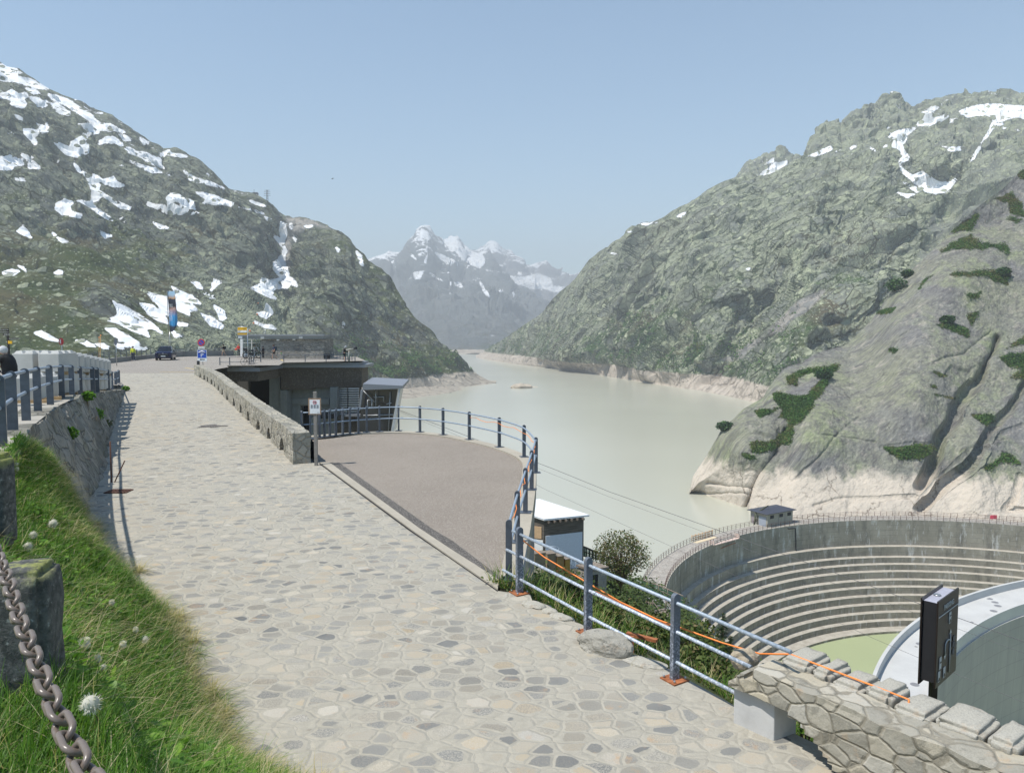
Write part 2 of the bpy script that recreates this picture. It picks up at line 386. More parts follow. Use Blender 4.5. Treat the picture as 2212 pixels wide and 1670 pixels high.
rows = [[(x, y, dL(x)) for x, y in ridL],
        [(-320, 480, 640), (0, 480, 700), (200, 540, 720), (400, 600, 770), (600, 650, 860), (700, 665, 890), (800, 700, 900), (880, 745, 890), (960, 800, 905), (1035, 826, 940), (1073, 828, 960)],
        [(-320, 760, 380), (0, 764, 400), (150, 768, 405), (300, 778, 415), (400, 788, 430), (500, 800, 470), (560, 815, 510), (620, 832, 570), (700, 852, 660), (780, 850, 720), (880, 842, 790), (960, 836, 850), (1040, 832, 930), (1073, 829, 955)],
        [(-320, 860, 330), (0, 860, 350), (300, 870, 370), (400, 880, 390), (500, 890, 425), (600, 890, 500), (700, 882, 630), (800, 880, 660), (870, 867, 712), (940, 858, 765), (1000, 847, 833), (1040, 836, 915), (1073, 833, 940)]]
pxc = np.arange(-320, 1073, 2.3)
g = loft(pxc, rows)
ip, jp = unproj(g)
dm = np.clip(0.22 + (np.arange(g.shape[0]) - 4) / 90.0, 0.22, 1)[:, None] * np.ones_like(ip)
dm[:5] = 0.3; dm *= np.clip((g[:, :, 2] + 63) / 22, 0.12, 1); near = np.clip((g[:, :, 1] / 900) ** 1.6, 0.05, 1); dm *= near
bul = -95 * gauss(ip, jp, 725, 640, 75, 130) + 60 * gauss(ip, jp, 610, 580, 32, 130) - 40 * gauss(ip, jp, 520, 530, 60, 60) + 45 * gauss(ip, jp, 660, 490, 40, 40) - 35 * gauss(ip, jp, 230, 660, 60, 40) - 30 * gauss(ip, jp, 90, 440, 90, 40) + 30 * gauss(ip, jp, 320, 690, 60, 40)
g = push(g, bul * np.clip(dm * 1.5, 0, 1))
g = relief(g, [(1 / 170, 30, 3, False), (1 / 60, 15, 3, 'f'), (1 / 26, 8.5, 5, 'f'), (1 / 11, 3.2, 8, 'f'), (1 / 30, 3.0, 4, True)], dm, 3.0, (1, 1, 1), -0.7)
ip, jp = unproj(g)
vis = np.ones_like(ip, bool)
snowL = [vA(q) for q in [
 [(0,100),(60,120),(140,200),(250,220),(330,270),(410,300),(400,305),(280,285),(200,260),(120,240),(0,230)], [(0,350),(60,330),(100,310),(160,350),(220,340),(225,360),(190,390),(220,420),(200,460),(140,455),(90,430),(110,400),(60,380),(0,375)],
 [(220,300),(280,310),(330,340),(260,335)], [(255,375),(330,385),(390,440),(350,450),(300,420)],
 [(410,345),(480,365),(560,390),(650,450),(740,500),(800,560),(850,600),(920,600),(1040,665),(980,655),(890,650),(830,640),(820,670),(780,680),(740,650),(690,610),(660,600),(780,600),(740,560),(650,500),(560,440),(480,410),(415,375)],
 [(440,430),(500,440),(580,500),(570,520),(500,500),(430,480),(470,470)], [(700,690),(760,680),(700,740),(690,760),(740,770),(735,830),(700,850),(640,868),(560,850),(500,800),(455,750),(520,770),(580,790),(600,750),(650,720)],
 [(830,740),(900,705),(960,710),(1020,750),(1020,775),(950,750),(880,750),(830,760)], [(990,680),(1060,700),(1090,730),(1040,735)],
 [(1050,800),(1080,790),(1130,830),(1200,830),(1280,870),(1340,890),(1350,940),(1370,965),(1290,930),(1220,900),(1150,860),(1090,840)], [(1085,905),(1140,925),(1250,960),(1350,1000),(1280,1000),(1200,970),(1120,925)],
 [(200,640),(260,635),(330,670),(330,690),(270,700),(310,750),(290,770),(240,710),(205,680)], [(300,590),(380,620),(390,590),(410,650),(360,670)], [(0,880),(80,860),(180,900),(195,935),(120,945),(90,975),(0,970)], [(235,920),(265,910),(335,965),(300,970),(240,965)],
 [(690,995),(780,1050),(830,1110),(820,1150),(880,1190),(960,1240),(1090,1290),(1080,1310),(1000,1290),(900,1220),(850,1190),(820,1230),(780,1245),(765,1230),(770,1160),(750,1100),(730,1050)], [(620,930),(650,950),(675,1000),(650,985)],
 [(780,1015),(860,1060),(950,1040),(980,1080),(1040,1110),(960,1120),(880,1100),(810,1050)], [(470,1260),(540,1230),(610,1250),(570,1290),(600,1330),(680,1350),(670,1375),(590,1360),(520,1350),(465,1310)],
 [(650,1235),(760,1250),(800,1300),(900,1360),(940,1400),(870,1370),(800,1320),(720,1270)],
 [(1420,1180),(1500,1190),(1540,1220),(1610,1250),(1625,1300),(1570,1300),(1490,1240),(1440,1230),(1430,1260),(1500,1300),(1540,1330),(1660,1340),(1500,1350),(1410,1350),(1350,1320),(1300,1300),(1230,1270),(1240,1250),(1300,1270),(1390,1280),(1430,1290),(1390,1220)],
 [(1640,1170),(1740,1180),(1800,1200),(1900,1240),(1980,1270),(2060,1300),(2200,1345),(2130,1320),(2000,1290),(1900,1270),(1800,1270),(1700,1250),(1760,1240)], [(1540,990),(1640,1050),(1740,1080),(1870,1130),(1780,1110),(1590,1060)], [(1430,850),(1520,850),(1560,870),(1500,870)], [(1330,855),(1410,815),(1370,865)],
 [(145,1490),(190,1450),(230,1490),(260,1540),(200,1520)], [(830,1490),(870,1510),(930,1530),(880,1545)], [(1280,1420),(1340,1440),(1400,1465),(1330,1460)], [(1170,710),(1240,755),(1200,760)], [(2090,1240),(2212,1280),(2150,1265)], [(130,520),(180,540),(190,560),(150,550)], [(130,1055),(190,1050),(210,1065),(150,1068)], [(440,1510),(500,1550),(570,1575),(520,1580)], [(1000,1380),(1040,1385),(1045,1410)], [(415,875),(480,890),(490,910),(440,900)], [(180,850),(270,875),(230,885)]]]
snowL += [vB(q) for q in [
 [(1465,420),(1490,430),(1500,490),(1515,510),(1490,560),(1480,610),(1510,660),(1490,710),(1490,750),(1530,850),(1510,870),(1580,910),(1600,955),(1540,930),(1510,980),(1470,960),(1400,980),(1380,1030),(1420,1060),(1350,1040),(1300,1010),(1220,970),(1290,940),(1300,890),(1370,910),(1440,890),(1470,880),(1430,850),(1400,810),(1405,760),(1440,730),(1480,680),(1470,620),(1430,570),(1390,520),(1450,560),(1470,570),(1450,510)],
 [(1540,430),(1555,440),(1550,480),(1535,470)], [(1560,550),(1600,545),(1580,580)], [(1340,1090),(1370,1130),(1390,1180),(1340,1220),(1290,1200),(1265,1180),(1320,1170),(1340,1140)], [(1240,1240),(1300,1270),(1380,1280),(1415,1310),(1330,1300),(1240,1260)],
 [(60,1080),(110,1110),(200,1150),(290,1200),(400,1280),(470,1340),(400,1310),(330,1310),(360,1370),(280,1350),(160,1290),(110,1260),(20,1240),(110,1200),(90,1130)], [(290,1100),(380,1110),(480,1190),(520,1260),(440,1240),(350,1180)], [(350,1010),(430,1040),(520,1050),(520,1120),(520,1200),(470,1150),(420,1090)],
 [(550,960),(640,1010),(720,1040),(790,1100),(700,1090),(760,1150),(690,1160),(700,1200),(640,1170),(600,1150),(580,1000)], [(0,1310),(80,1310),(160,1350),(250,1410),(340,1480),(250,1480),(130,1400),(70,1370)], [(720,920),(780,930),(805,970),(770,970)], [(795,1180),(900,1220),(980,1280),(970,1310),(880,1280),(830,1230)],
 [(900,1110),(980,1160),(1000,1220),(960,1240),(940,1180)], [(820,1010),(910,1050),(870,1050)], [(70,1430),(180,1450),(240,1480),(100,1470)], [(1975,1255),(1995,1270),(1985,1290)], [(590,1250),(680,1280),(620,1290)], [(550,1330),(640,1370),(580,1370)], [(2095,665),(2130,700),(2145,790),(2120,740)], [(1925,635),(1955,660),(1940,670)], [(1660,455),(1720,452),(1690,462)], [(1205,245),(1330,285),(1260,270)], [(1330,375),(1390,400),(1350,400)], [(880,985),(960,920),(900,895)], [(0,1450),(40,1480),(0,1478)]]]
snowL += [view(0, 900, 2.212)(q) for q in [[(20,290),(90,265),(160,275),(120,300),(60,315)], [(450,295),(490,270),(520,275),(515,305)], [(290,790),(340,780),(420,820),(490,860),(430,850),(370,830)], [(635,855),(700,850),(740,870),(800,905),(730,900)], [(800,885),(860,885),(930,920),(870,925)], [(150,230),(190,240),(215,272)]]]
snow = poly_sdf(ip, jp, snowL, 24.0) + 0.7
vegL = 0.15 + 0.18 * sstep(jp, 430, 560) - 0.32 * sstep(430 - jp, -30, 120) + 0.10 * gauss(ip, jp, 120, 600, 200, 90) - 0.5 * gauss(ip, jp, 560, 680, 110, 50) - 0.5 * gauss(ip, jp, 515, 555, 75, 60) - 0.4 * gauss(ip, jp, 225, 650, 60, 40) - 0.6 * gauss(ip, jp, 900, 850, 110, 16) + 0.3 * gauss(ip, jp, 900, 795, 120, 28) - 0.15 * gauss(ip, jp, 730, 590, 60, 70)
screeL = np.clip(gauss(ip, jp, 520, 690, 95, 55) + gauss(ip, jp, 610, 690, 40, 70) + 0.9 * gauss(ip, jp, 330, 740, 130, 22) + 0.45 * gauss(ip, jp, 430, 600, 120, 60) + gauss(ip, jp, 900, 845, 120, 22) * 1.2, 0, 1.2)
bareL = np.maximum(poly_sdf(ip, jp, [vB([(1500, 375), (1700, 395), (1900, 480), (1700, 450), (1560, 560), (1530, 700), (1540, 850), (1490, 740), (1480, 600), (1510, 500)])], 30.0), -30)
M_L = mountain_mat('left_mountain_rock', pale=(0.40, 0.36, 0.30), crack=(0.02, 0.022, 0.015), crackw=0.12, rock=((0.075, 0.085, 0.08), (0.145, 0.16, 0.12), (0.225, 0.245, 0.165)), brown=(0.095, 0.08, 0.042), veg=((0.032, 0.052, 0.014), (0.068, 0.085, 0.024)), vegbias=0.0, cell=0.05, pale_top=-47.5, ang=-0.7, flecks=(-40, 330))  # crack colour set near black, painting shade into the crevices
left_grid = g; o = grid_mesh('mountain', g, M_L, {'snow': snow, 'veg': vegL, 'bare': bareL, 'scree': screeL}, smooth=False); tag(o, kind='structure')
# ---- right mountain
ridR = vD([(0, 915), (60, 880), (130, 820), (200, 740), (290, 650), (380, 560), (430, 490), (500, 410), (570, 350), (650, 300), (700, 260), (800, 190), (880, 120), (930, 95), (1060, 80), (1150, 30), (1200, 0)]) \
    + vC([(80, 750), (170, 710), (260, 672), (340, 712), (400, 690), (480, 650), (560, 590), (630, 550), (650, 520), (690, 430), (720, 360), (760, 335), (840, 300), (885, 285), (890, 350), (930, 300), (980, 240), (1020, 210), (1060, 215), (1080, 180), (1150, 170), (1190, 130), (1220, 115), (1240, 140), (1280, 120), (1310, 140), (1350, 155), (1360, 185), (1430, 190), (1480, 160), (1560, 140), (1610, 125), (1680, 130), (1780, 105), (1850, 100), (1950, 100), (2050, 105), (2110, 95), (2212, 95)]) + [(2520, 150)]
ridR = [(1028, 768), (1040, 762), (1100, 725)] + ridR
ridR = [q for k, q in enumerate(ridR) if k == 0 or q[0] > max(z[0] for z in ridR[:k])]
dR = lambda x: float(np.interp(x, [1030, 1100, 1180, 1240, 1385, 1580, 1740, 1900, 2212, 2500], [1985, 1680, 1560, 1500, 1330, 1250, 1300, 1380, 1380, 1350]))
rows = [[(x, y, dR(x)) for x, y in ridR],
        [(1028, 769.5, 1980), (1100, 752, 1650), (1180, 712, 1490), (1240, 660, 1400), (1385, 565, 1190), (1580, 480, 1050), (1720, 420, 1050), (1900, 390, 1010), (2060, 400, 940), (2212, 380, 880), (2520, 350, 800)],
        [(1028, 772, 1950), (1100, 772, 1600), (1180, 772, 1350), (1240, 765, 1200), (1385, 740, 1010), (1580, 720, 850), (1720, 720, 760), (1900, 720, 680), (2212, 720, 600), (2520, 700, 560)],
        [(1028, 775, -64), (1100, 787, -64), (1200, 799, -64), (1300, 814, -64), (1400, 830, -64), (1500, 847, -64), (1600, 867, -64), (1640, 875, -64), (1700, 892, -64), (2212, 965, -64), (2520, 995, -64)]]
pxc = np.arange(1028, 2520, 2.3)
g = loft(pxc, rows)
ip, jp = unproj(g)
crag_ = sstep(ip, 1700, 1760) * (1 - sstep(jp, 300, 360))
dm = np.clip(0.25 + (np.arange(g.shape[0]) - 4) / 80.0, 0.25, 1)[:, None] * np.ones_like(ip); dm[:5] = 0.3
dm = dm * np.clip((ip - 1000) / 300, 0.25, 1) * (1 - 0.7 * crag_ ) * np.clip((g[:, :, 2] + 63) / 22, 0.12, 1)
crag = sstep(ip, 1700, 1760) * (1 - sstep(jp, 300, 360))
bul = -60 * gauss(ip, jp, 1900, 350, 60, 40) + 60 * gauss(ip, jp, 2010, 395, 60, 30) - 50 * gauss(ip, jp, 2050, 330, 60, 40) - 55 * gauss(ip, jp, 1500, 560, 80, 120) + 40 * gauss(ip, jp, 1640, 640, 50, 140) - 55 * gauss(ip, jp, 1740, 560, 60, 120) - 40 * gauss(ip, jp, 1340, 680, 50, 60) + 25 * np.sin((ip + jp * 0.8) / 38.0) * sstep(jp, 420, 520) * (1 - crag)
g = push(g, bul * np.clip(dm * 1.3, 0, 1))
g = relief(g, [(1 / 170, 26, 3, False), (1 / 70, 18, 3, 'f'), (1 / 28, 8.5, 5, 'f'), (1 / 11, 3.4, 8, 'f'), (1 / 30, 2.5, 4, True)], dm, 40.0, (1, 1, 1), 0.75, 0.32)
g = relief(g, [(1 / 40, 11, 4, 'f'), (1 / 15, 7, 6, 'f')], crag, 90.0, (1, 1, 1), 1.25, 0.28)
ip, jp = unproj(g)
snowR = [vC(q) for q in [
 [(1750,230),(1860,190),(1960,180),(2050,180),(2150,190),(2260,200),(2260,290),(2140,270),(2080,290),(2030,310),(2000,270),(1940,260),(1880,260),(1800,270),(1770,250)], [(1990,300),(2020,310),(1960,400),(1900,490),(1860,570),(1830,590),(1850,540),(1900,470),(1950,390)],
 [(1440,310),(1560,280),(1670,265),(1640,290),(1750,285),(1700,310),(1600,310),(1540,330),(1450,335)], [(1340,360),(1440,350),(1370,400),(1370,450),(1340,470),(1360,520),(1400,570),(1350,590),(1320,580),(1350,550),(1310,500),(1260,480),(1190,490),(1260,440),(1310,430),(1270,410),(1210,405),(1290,380)],
 [(1480,240),(1550,200),(1640,175),(1580,220),(1540,245)], [(1625,485),(1700,490),(1790,490),(1760,510),(1690,515)], [(1320,600),(1350,650),(1420,690),(1460,670),(1490,660),(1540,700),(1610,740),(1680,740),(1740,700),(1700,760),(1660,810),(1580,820),(1500,800),(1430,740),(1360,690),(1330,650)],
 [(1350,740),(1430,770),(1480,800),(1440,810)], [(1300,810),(1350,820),(1430,825),(1380,850)], [(660,555),(740,520),(830,480),(840,500),(780,530),(720,550)], [(960,500),(1000,470),(1015,445),(1010,480),(980,500)], [(1110,490),(1170,515),(1120,515)], [(2040,340),(2090,350),(2060,360)], [(2150,360),(2200,365),(2170,370)], [(1230,345),(1260,345),(1240,355)], [(860,520),(905,490),(890,515)]]]
snowR += [vD(q) for q in [[(920,100),(1000,100),(1060,85),(980,115)], [(1230,40),(1300,10),(1270,50)], [(660,340),(730,355),(700,355)], [(1810,480),(1850,465),(1830,485)], [(820,170),(900,160),(860,170)]]]
snow = poly_sdf(ip, jp, snowR, 24.0) - 0.3
vegR = -0.02 + 0.20 * sstep(jp, 560, 760) - 0.12 * sstep(-jp, -560, -380) - 0.5 * crag + 0.2 * gauss(ip, jp, 1420, 720, 120, 60) + 0.12 * gauss(ip, jp, 1560, 780, 150, 40) + 0.05 * np.sin((ip * 0.6 + jp) / 30) + 0.16 * gauss(ip, jp, 1760, 650, 60, 90)
slab = [vF([(1300, 300), (1420, 150), (1640, -220), (1900, -640), (2330, -1000), (2330, -560), (1960, -250), (1560, 60), (1380, 260), (1200, 520), (1080, 640), (1000, 640), (1110, 480)])]
vegR -= 0.55 * sstep(poly_sdf(ip, jp, slab, 40.0), -6, 12)
bareR = poly_sdf(ip, jp, [vF([(820, 225), (1010, 130), (1040, 110), (960, 210), (880, 290), (800, 340), (740, 400), (640, 450), (540, 520), (400, 590), (360, 580), (450, 530), (600, 440), (700, 350)]), vF([(400, 560), (470, 530), (540, 510), (500, 570), (420, 590)])], 30.0)
M_R = mountain_mat('right_mountain_rock', rock=((0.165, 0.175, 0.16), (0.25, 0.27, 0.19), (0.32, 0.345, 0.23)), vegbias=0.06, cell=0.066, crackw=0.13, pale_top=-45.5, pale=(0.50, 0.44, 0.37), flecks=(100, 480), veg=((0.032, 0.068, 0.02), (0.062, 0.105, 0.03)), brown=(0.125, 0.10, 0.065))
right_grid = g; o = grid_mesh('mountain', g, M_R, {'snow': snow, 'veg': vegR, 'bare': bareR, 'scree': np.clip(0.55 * gauss(ip, jp, 1560, 740, 130, 60) + 0.5 * gauss(ip, jp, 1740, 600, 50, 70), 0, 1)}, smooth=False); tag(o, kind='structure')
# ---- pale rocky peak behind the right mountain
rid = vC([(100, 760), (170, 705), (230, 610), (280, 570), (330, 545), (380, 535), (400, 520), (440, 510), (460, 480), (475, 485), (500, 505), (530, 540), (555, 560), (590, 540), (620, 560), (700, 620)])
rows = [[(x, y, 1700) for x, y in rid], [(rid[0][0], 440, 1560), (rid[-1][0], 440, 1560)]]
g = loft(np.arange(rid[0][0], rid[-1][0], 1.6), rows, 1.6)
g = relief(g, [(1 / 40, 14, 4, True), (1 / 14, 4, 3, True)], np.clip(0.35 + (np.arange(g.shape[0]) - 4) / 40.0, 0.35, 1)[:, None] * np.ones(g.shape[:2]), 11.0, (1.4, 1.4, 0.45))
ip, jp = unproj(g)
snow = poly_sdf(ip, jp, [vC([(240, 690), (320, 690), (380, 640), (440, 600), (510, 590), (540, 640), (440, 690), (340, 740)]), vC([(360, 610), (420, 570), (420, 590)])], 24.0)
o = grid_mesh('peak', g, M_R, {'snow': snow, 'veg': np.full(ip.shape, -0.55), 'bare': np.full(ip.shape, -30.0)}); tag(o, kind='structure')
# ---- snowy peaks at the head of the valley
M_F = mountain_mat('far_peak_rock', rock=((0.075, 0.09, 0.095), (0.115, 0.125, 0.125), (0.16, 0.165, 0.16)), snown=4.0, veg=((0.05, 0.07, 0.03), (0.08, 0.09, 0.05)), cell=0.018, vegbias=-0.35, snowproc=(150, 950, 0.775), pale_top=-50, crackw=0.05)
rid = [(770, 620)] + vE([(200, 415), (240, 390), (300, 365), (370, 335), (430, 345), (480, 340), (520, 290), (560, 215), (600, 190), (620, 150), (650, 132), (680, 125), (700, 140), (740, 180), (790, 215), (830, 250), (850, 232), (880, 210), (945, 208), (960, 240), (990, 280), (1050, 320), (1120, 325), (1200, 328), (1225, 360), (1260, 420), (1320, 500), (1380, 575), (1420, 615), (1500, 690), (1600, 770), (1660, 820), (1760, 900), (1860, 980)])
rows = [[(x, y, float(np.interp(x, [770, 915, 970, 1050, 1240], [5600, 5600, 6400, 6000, 5200]))) for x, y in rid],
        [(770, 690, 3600), (900, 660, 4000), (960, 640, 4300), (1040, 650, 4300), (1130, 700, 3900), (1240, 740, 3300)],
        [(770, 764.5, 2300), (1030, 764.5, 2300), (1240, 764.5, 2300)]]
g = loft(np.arange(770, 1215, 1.3), rows, 1.5)
ip, jp = unproj(g); dm = np.clip(0.07 + (np.arange(g.shape[0]) - 4) / 60.0, 0.2, 1)[:, None] * np.ones_like(ip)
dm *= np.clip((g[:, :, 2] + 62) / 160, 0.08, 1)
g = push(g, (-420 * gauss(ip, jp, 912, 560, 26, 75) + 250 * gauss(ip, jp, 1000, 560, 30, 40) - 220 * gauss(ip, jp, 1100, 600, 40, 60)) * np.clip(dm * 1.2, 0, 1))
g = relief(g, [(1 / 500, 90, 3, True), (1 / 170, 40, 4, 'f'), (1 / 70, 20, 4, 'f'), (1 / 60, 10, 3, True)], dm, 5.0, (1.2, 1.2, 0.6)); ip, jp = unproj(g)
snow = poly_sdf(ip, jp, [vE(q) for q in [[(830,245),(880,210),(945,210),(960,250),(990,310),(1060,335),(1150,360),(1180,420),(1130,470),(1060,440),(1000,400),(930,330),(860,280)], [(680,170),(700,200),(710,270),(690,240)], [(690,290),(670,370),(670,470),(690,380)], [(760,340),(900,400),(960,440),(880,440),(800,390)], [(560,350),(600,400),(560,370)], [(580,510),(660,500),(630,560),(590,560)], [(880,590),(960,590),(1000,640),(920,610)], [(1130,580),(1180,650),(1215,710),(1190,700),(1150,640)], [(270,380),(350,350),(330,390)], [(690,500),(830,580),(760,550)], [(1290,650),(1330,655),(1300,670)], [(1410,670),(1440,740),(1415,710)]]], 10.0)
vegF = -0.3 + 0.75 * sstep(jp, 680, 760)
o = grid_mesh('peak', g, M_F, {'snow': snow, 'veg': vegF, 'bare': np.full(ip.shape, -30.0)}); tag(o, kind='structure')
M_G = mountain_mat('glacier_peak_rock', rock=((0.12, 0.12, 0.13), (0.17, 0.165, 0.165), (0.2, 0.2, 0.2)), cell=0.012, vegbias=-0.8, snowproc=(150, 1000, 0.76), crackw=0.05)
rid = [(1000, 600)] + vE([(1060, 360), (1110, 320), (1140, 290), (1180, 278), (1205, 252), (1225, 243), (1255, 246), (1300, 300), (1350, 322), (1390, 328), (1420, 370), (1460, 380), (1500, 440), (1560, 462), (1620, 430), (1685, 413), (1740, 460), (1800, 490), (1880, 520), (1940, 550), (2060, 640)])
rows = [[(x, y, 7400) for x, y in rid], [(1000, 720, 5600), (1140, 690, 5600), (1290, 720, 5600)]]
g = loft(np.arange(1000, 1285, 1.3), rows, 1.5); ip, jp = unproj(g)
dm = np.clip(0.07 + (np.arange(g.shape[0]) - 4) / 60.0, 0.07, 1)[:, None] * np.ones_like(ip)
g = relief(g, [(1 / 600, 120, 3, True), (1 / 180, 55, 4, True), (1 / 60, 16, 3, True)], dm, 8.0, (1.2, 1.2, 0.6)); ip, jp = unproj(g)
snow = poly_sdf(ip, jp, [vE([(1380, 545), (1500, 550), (1620, 520), (1720, 560), (1740, 620), (1850, 640), (1760, 670), (1680, 640), (1560, 640), (1420, 590)])], 10.0)
o = grid_mesh('peak', g, M_G, {'snow': snow, 'veg': np.full(ip.shape, -0.6), 'bare': np.full(ip.shape, -30.0)}); tag(o, kind='structure')
# ---- smooth granite cliff beside the dam
rid = vF([(165, 1396), (190, 1290), (260, 1190), (310, 1110), (350, 1040), (370, 1000), (440, 940), (500, 880), (620, 810), (640, 770), (690, 700), (740, 640), (780, 620), (860, 600), (930, 545), (1000, 525), (1100, 500), (1150, 475), (1200, 420), (1280, 340), (1330, 270), (1390, 180), (1440, 100), (1500, 60), (1560, 0)]) + vC([(1590, 1200), (1700, 1090), (1830, 980), (1980, 860), (2100, 770), (2212, 650)]) + [(2520, 160)]
rid = [q for k, q in enumerate(rid) if k == 0 or q[0] > max(z[0] for z in rid[:k])]
base = vF([(165, 1402), (250, 1430), (400, 1480), (490, 1518)]) + [(1640, 1122), (1713, 1140), (1900, 1150), (2212, 1160), (2520, 1165)]
dC = lambda x: float(np.interp(x, [1488, 1520, 1560, 1640, 1850, 2000, 2212, 2520], [296, 300, 302, 308, 340, 352, 390, 420]))
rows = [[(x, y, dC(x)) for x, y in rid], [(x, 0.5 * (float(np.interp(x, [q[0] for q in rid], [q[1] for q in rid])) + float(np.interp(x, [q[0] for q in base], [q[1] for q in base]))), 0) for x in range(1489, 2520, 20)], [(x, y, -64.0) for x, y in base]]
dB = lambda x: -64.0 / float(ray(x, np.interp(x, [q[0] for q in base], [q[1] for q in base]))[1])
rows[1] = [(x, y, 0.45 * dC(x) + 0.55 * dB(x) - 6.0) for x, y, _ in rows[1]]
g = loft(np.arange(1489, 2520, 1.9), rows, 1.9)
ip, jp = unproj(g); dm = np.clip(0.3 + (np.arange(g.shape[0]) - 4) / 40.0, 0.3, 1)[:, None] * np.ones_like(ip); dm[:4] = 0.4
cracks = [(vF([(2040, 455), (2030, 500), (2000, 570), (1930, 700), (1850, 800), (1810, 860), (1780, 960), (1700, 1060), (1680, 1150), (1640, 1260), (1590, 1345)]), 7.0, 8), (vF([(2250, 700), (2200, 750), (2130, 880), (2080, 930), (2040, 965), (1960, 1100), (1900, 1170), (1700, 1350), (1580, 1480)]), 5.0, 6.5), (vF([(760, 1010), (700, 1120), (640, 1220), (600, 1270), (570, 1340), (540, 1430), (500, 1515)]), 4.2, 7),
          (vF([(2212, 1500), (2110, 1490), (2160, 1420), (2190, 1280)]), 1.6, 5), (vF([(1340, 1110), (1500, 1090), (1680, 1090)]), 0.5, 4), (vF([(1670, 600), (1720, 570), (1830, 555), (1900, 500), (2000, 420)]), 1.2, 4), (vF([(1210, 930), (1100, 1010), (960, 1180), (800, 1330)]), 0.7, 4), (vF([(980, 1040), (1300, 1080)]), 0.6, 3), (vF([(280, 1330), (420, 1360), (560, 1350)]), 1.5, 4), (vF([(200, 1390), (350, 1400), (560, 1390)]), 1.0, 3), (vF([(1400, 560), (1560, 640), (1640, 720), (1700, 800)]), 0.8, 4), (vF([(1560, 1400), (1300, 1420), (1060, 1430), (930, 1470)]), 0.7, 4), (vF([(700, 640), (780, 760), (900, 700)]), 1.2, 5), (vF([(2212, 980), (2100, 1020), (1960, 1110)]), 1.2, 4)]
off = np.zeros_like(ip); crk = np.zeros_like(ip)
jx = ip + 5 * fbm(g.reshape(-1, 3) / 14, 3).reshape(ip.shape); jy = jp + 5 * fbm(g.reshape(-1, 3) / 14 + 50, 3).reshape(ip.shape)
for pl, dep, wd in cracks:
    pl = [(x, y) for x, y in pl]; d_ = seg_dist(jx, jy, pl, False); off += dep * np.exp(-(d_ / wd) ** 2)
bul = -14 * gauss(ip, jp, 1790, 880, 150, 130) - 10 * gauss(ip, jp, 1990, 800, 80, 150) + 9 * gauss(ip, jp, 1690, 930, 26, 90) - 7 * gauss(ip, jp, 1600, 960, 40, 50) - 8 * gauss(ip, jp, 2120, 1000, 60, 110) - 10 * gauss(ip, jp, 2080, 600, 90, 60)
g = push(g, bul * dm + off)
rough = 0.35 + 0.9 * gauss(ip, jp, 1620, 960, 60, 120) + 0.7 * sstep(-jp, -560, -460) + 0.7 * gauss(ip, jp, 2120, 950, 60, 250)
g = relief(g, [(1 / 60, 6, 2, False), (1 / 30, 1.2, 3, 'f'), (1 / 13, 1.0, 3, 'f'), (1 / 5, 0.35, 3, True)], dm * rough, 70.0, (1, 1, 1), 1.0, 0.35)
ip, jp = unproj(g)
vegC = [vF(q) for q in [[(960,720),(1030,680),(1000,740),(960,790),(930,830),(900,900),(850,960),(790,980),(770,930),(720,930),(740,880),(700,830),(680,790),(720,780),(780,800),(850,810),(900,790)], [(720,1040),(790,980),(800,1030),(790,1090),(740,1100),(700,1120),(620,1150),(550,1140),(540,1100),(620,1090),(680,1070)], [(760,680),(860,640),(960,640),(1080,610),(1060,650),(990,660),(900,660),(820,690),(820,740),(770,720)], [(1690,370),(1760,340),(1790,370),(1880,390),(1870,440),(1790,410)], [(1340,1110),(1450,1120),(1560,1100),(1660,1120),(1600,1180),(1510,1180),(1480,1190),(1400,1160)],
 [(1760,60),(1860,45),(1980,40),(2090,30),(2130,50),(2110,120),(2030,100),(1980,60),(1900,75)], [(1870,190),(1950,165),(1940,200),(1890,210)], [(2070,570),(2140,550),(2300,540),(2300,640),(2120,620)], [(2130,690),(2212,640),(2300,640),(2300,690)], [(1960,1250),(2060,1190),(2080,1150),(2130,1150),(2190,1220),(2130,1210),(2070,1200),(2000,1250)], [(1390,520),(1440,520),(1420,535)], [(1665,655),(1740,680),(1700,690)], [(1670,790),(1790,820),(1700,805)], [(1640,735),(1690,745),(1660,750)], [(490,1160),(560,1170),(580,1190),(520,1185)], [(1900,920),(2010,920),(2040,960),(1960,970)], [(560,890),(700,880),(700,900),(600,930)], [(2110,510),(2212,450),(2212,480)], [(1870,300),(1930,290),(1890,380)], [(1300,290),(1420,260),(1400,290),(1340,300)]]]
vegC += [vC(q) for q in [[(1620,1240),(1700,1170),(1830,1120),(1900,1180),(2090,1190),(2110,1250),(2000,1200),(1800,1210),(1700,1220)], [(1980,860),(2120,820),(2200,900),(2212,980),(2120,960),(2100,880)], [(2160,660),(2260,640),(2260,760),(2180,700)], [(1700,1090),(1820,1000),(1900,960),(1830,1080)], [(2100,1000),(2200,1000),(2160,1030)], [(1560,1400),(1460,1500),(1490,1440)]]]
vegm = poly_sdf(ip, jp, vegC, 30.0) + 0.8
b_ = NB('cliff_granite'); P_ = b_.n('ShaderNodeNewGeometry').outputs['Position']
nM = b_.noise(0.09, 6, 0.62, P_); nL = b_.noise(0.03, 4, 0.55, P_); nS = b_.noise(1.1, 5, 0.65, P_)
c = b_.mix(b_.rng(nL, 0.4, 0.6), (0.175, 0.172, 0.165), (0.225, 0.23, 0.16))
c = b_.mix(b_.rng(b_.noise(0.05, 5, 0.6, P_, 0.5), 0.5, 0.68), c, (0.24, 0.27, 0.145))
slope_v = b_.dirmap(P_, 1.0, 0.06); slope_w = b_.dirmap(P_, 1.35, 0.05)
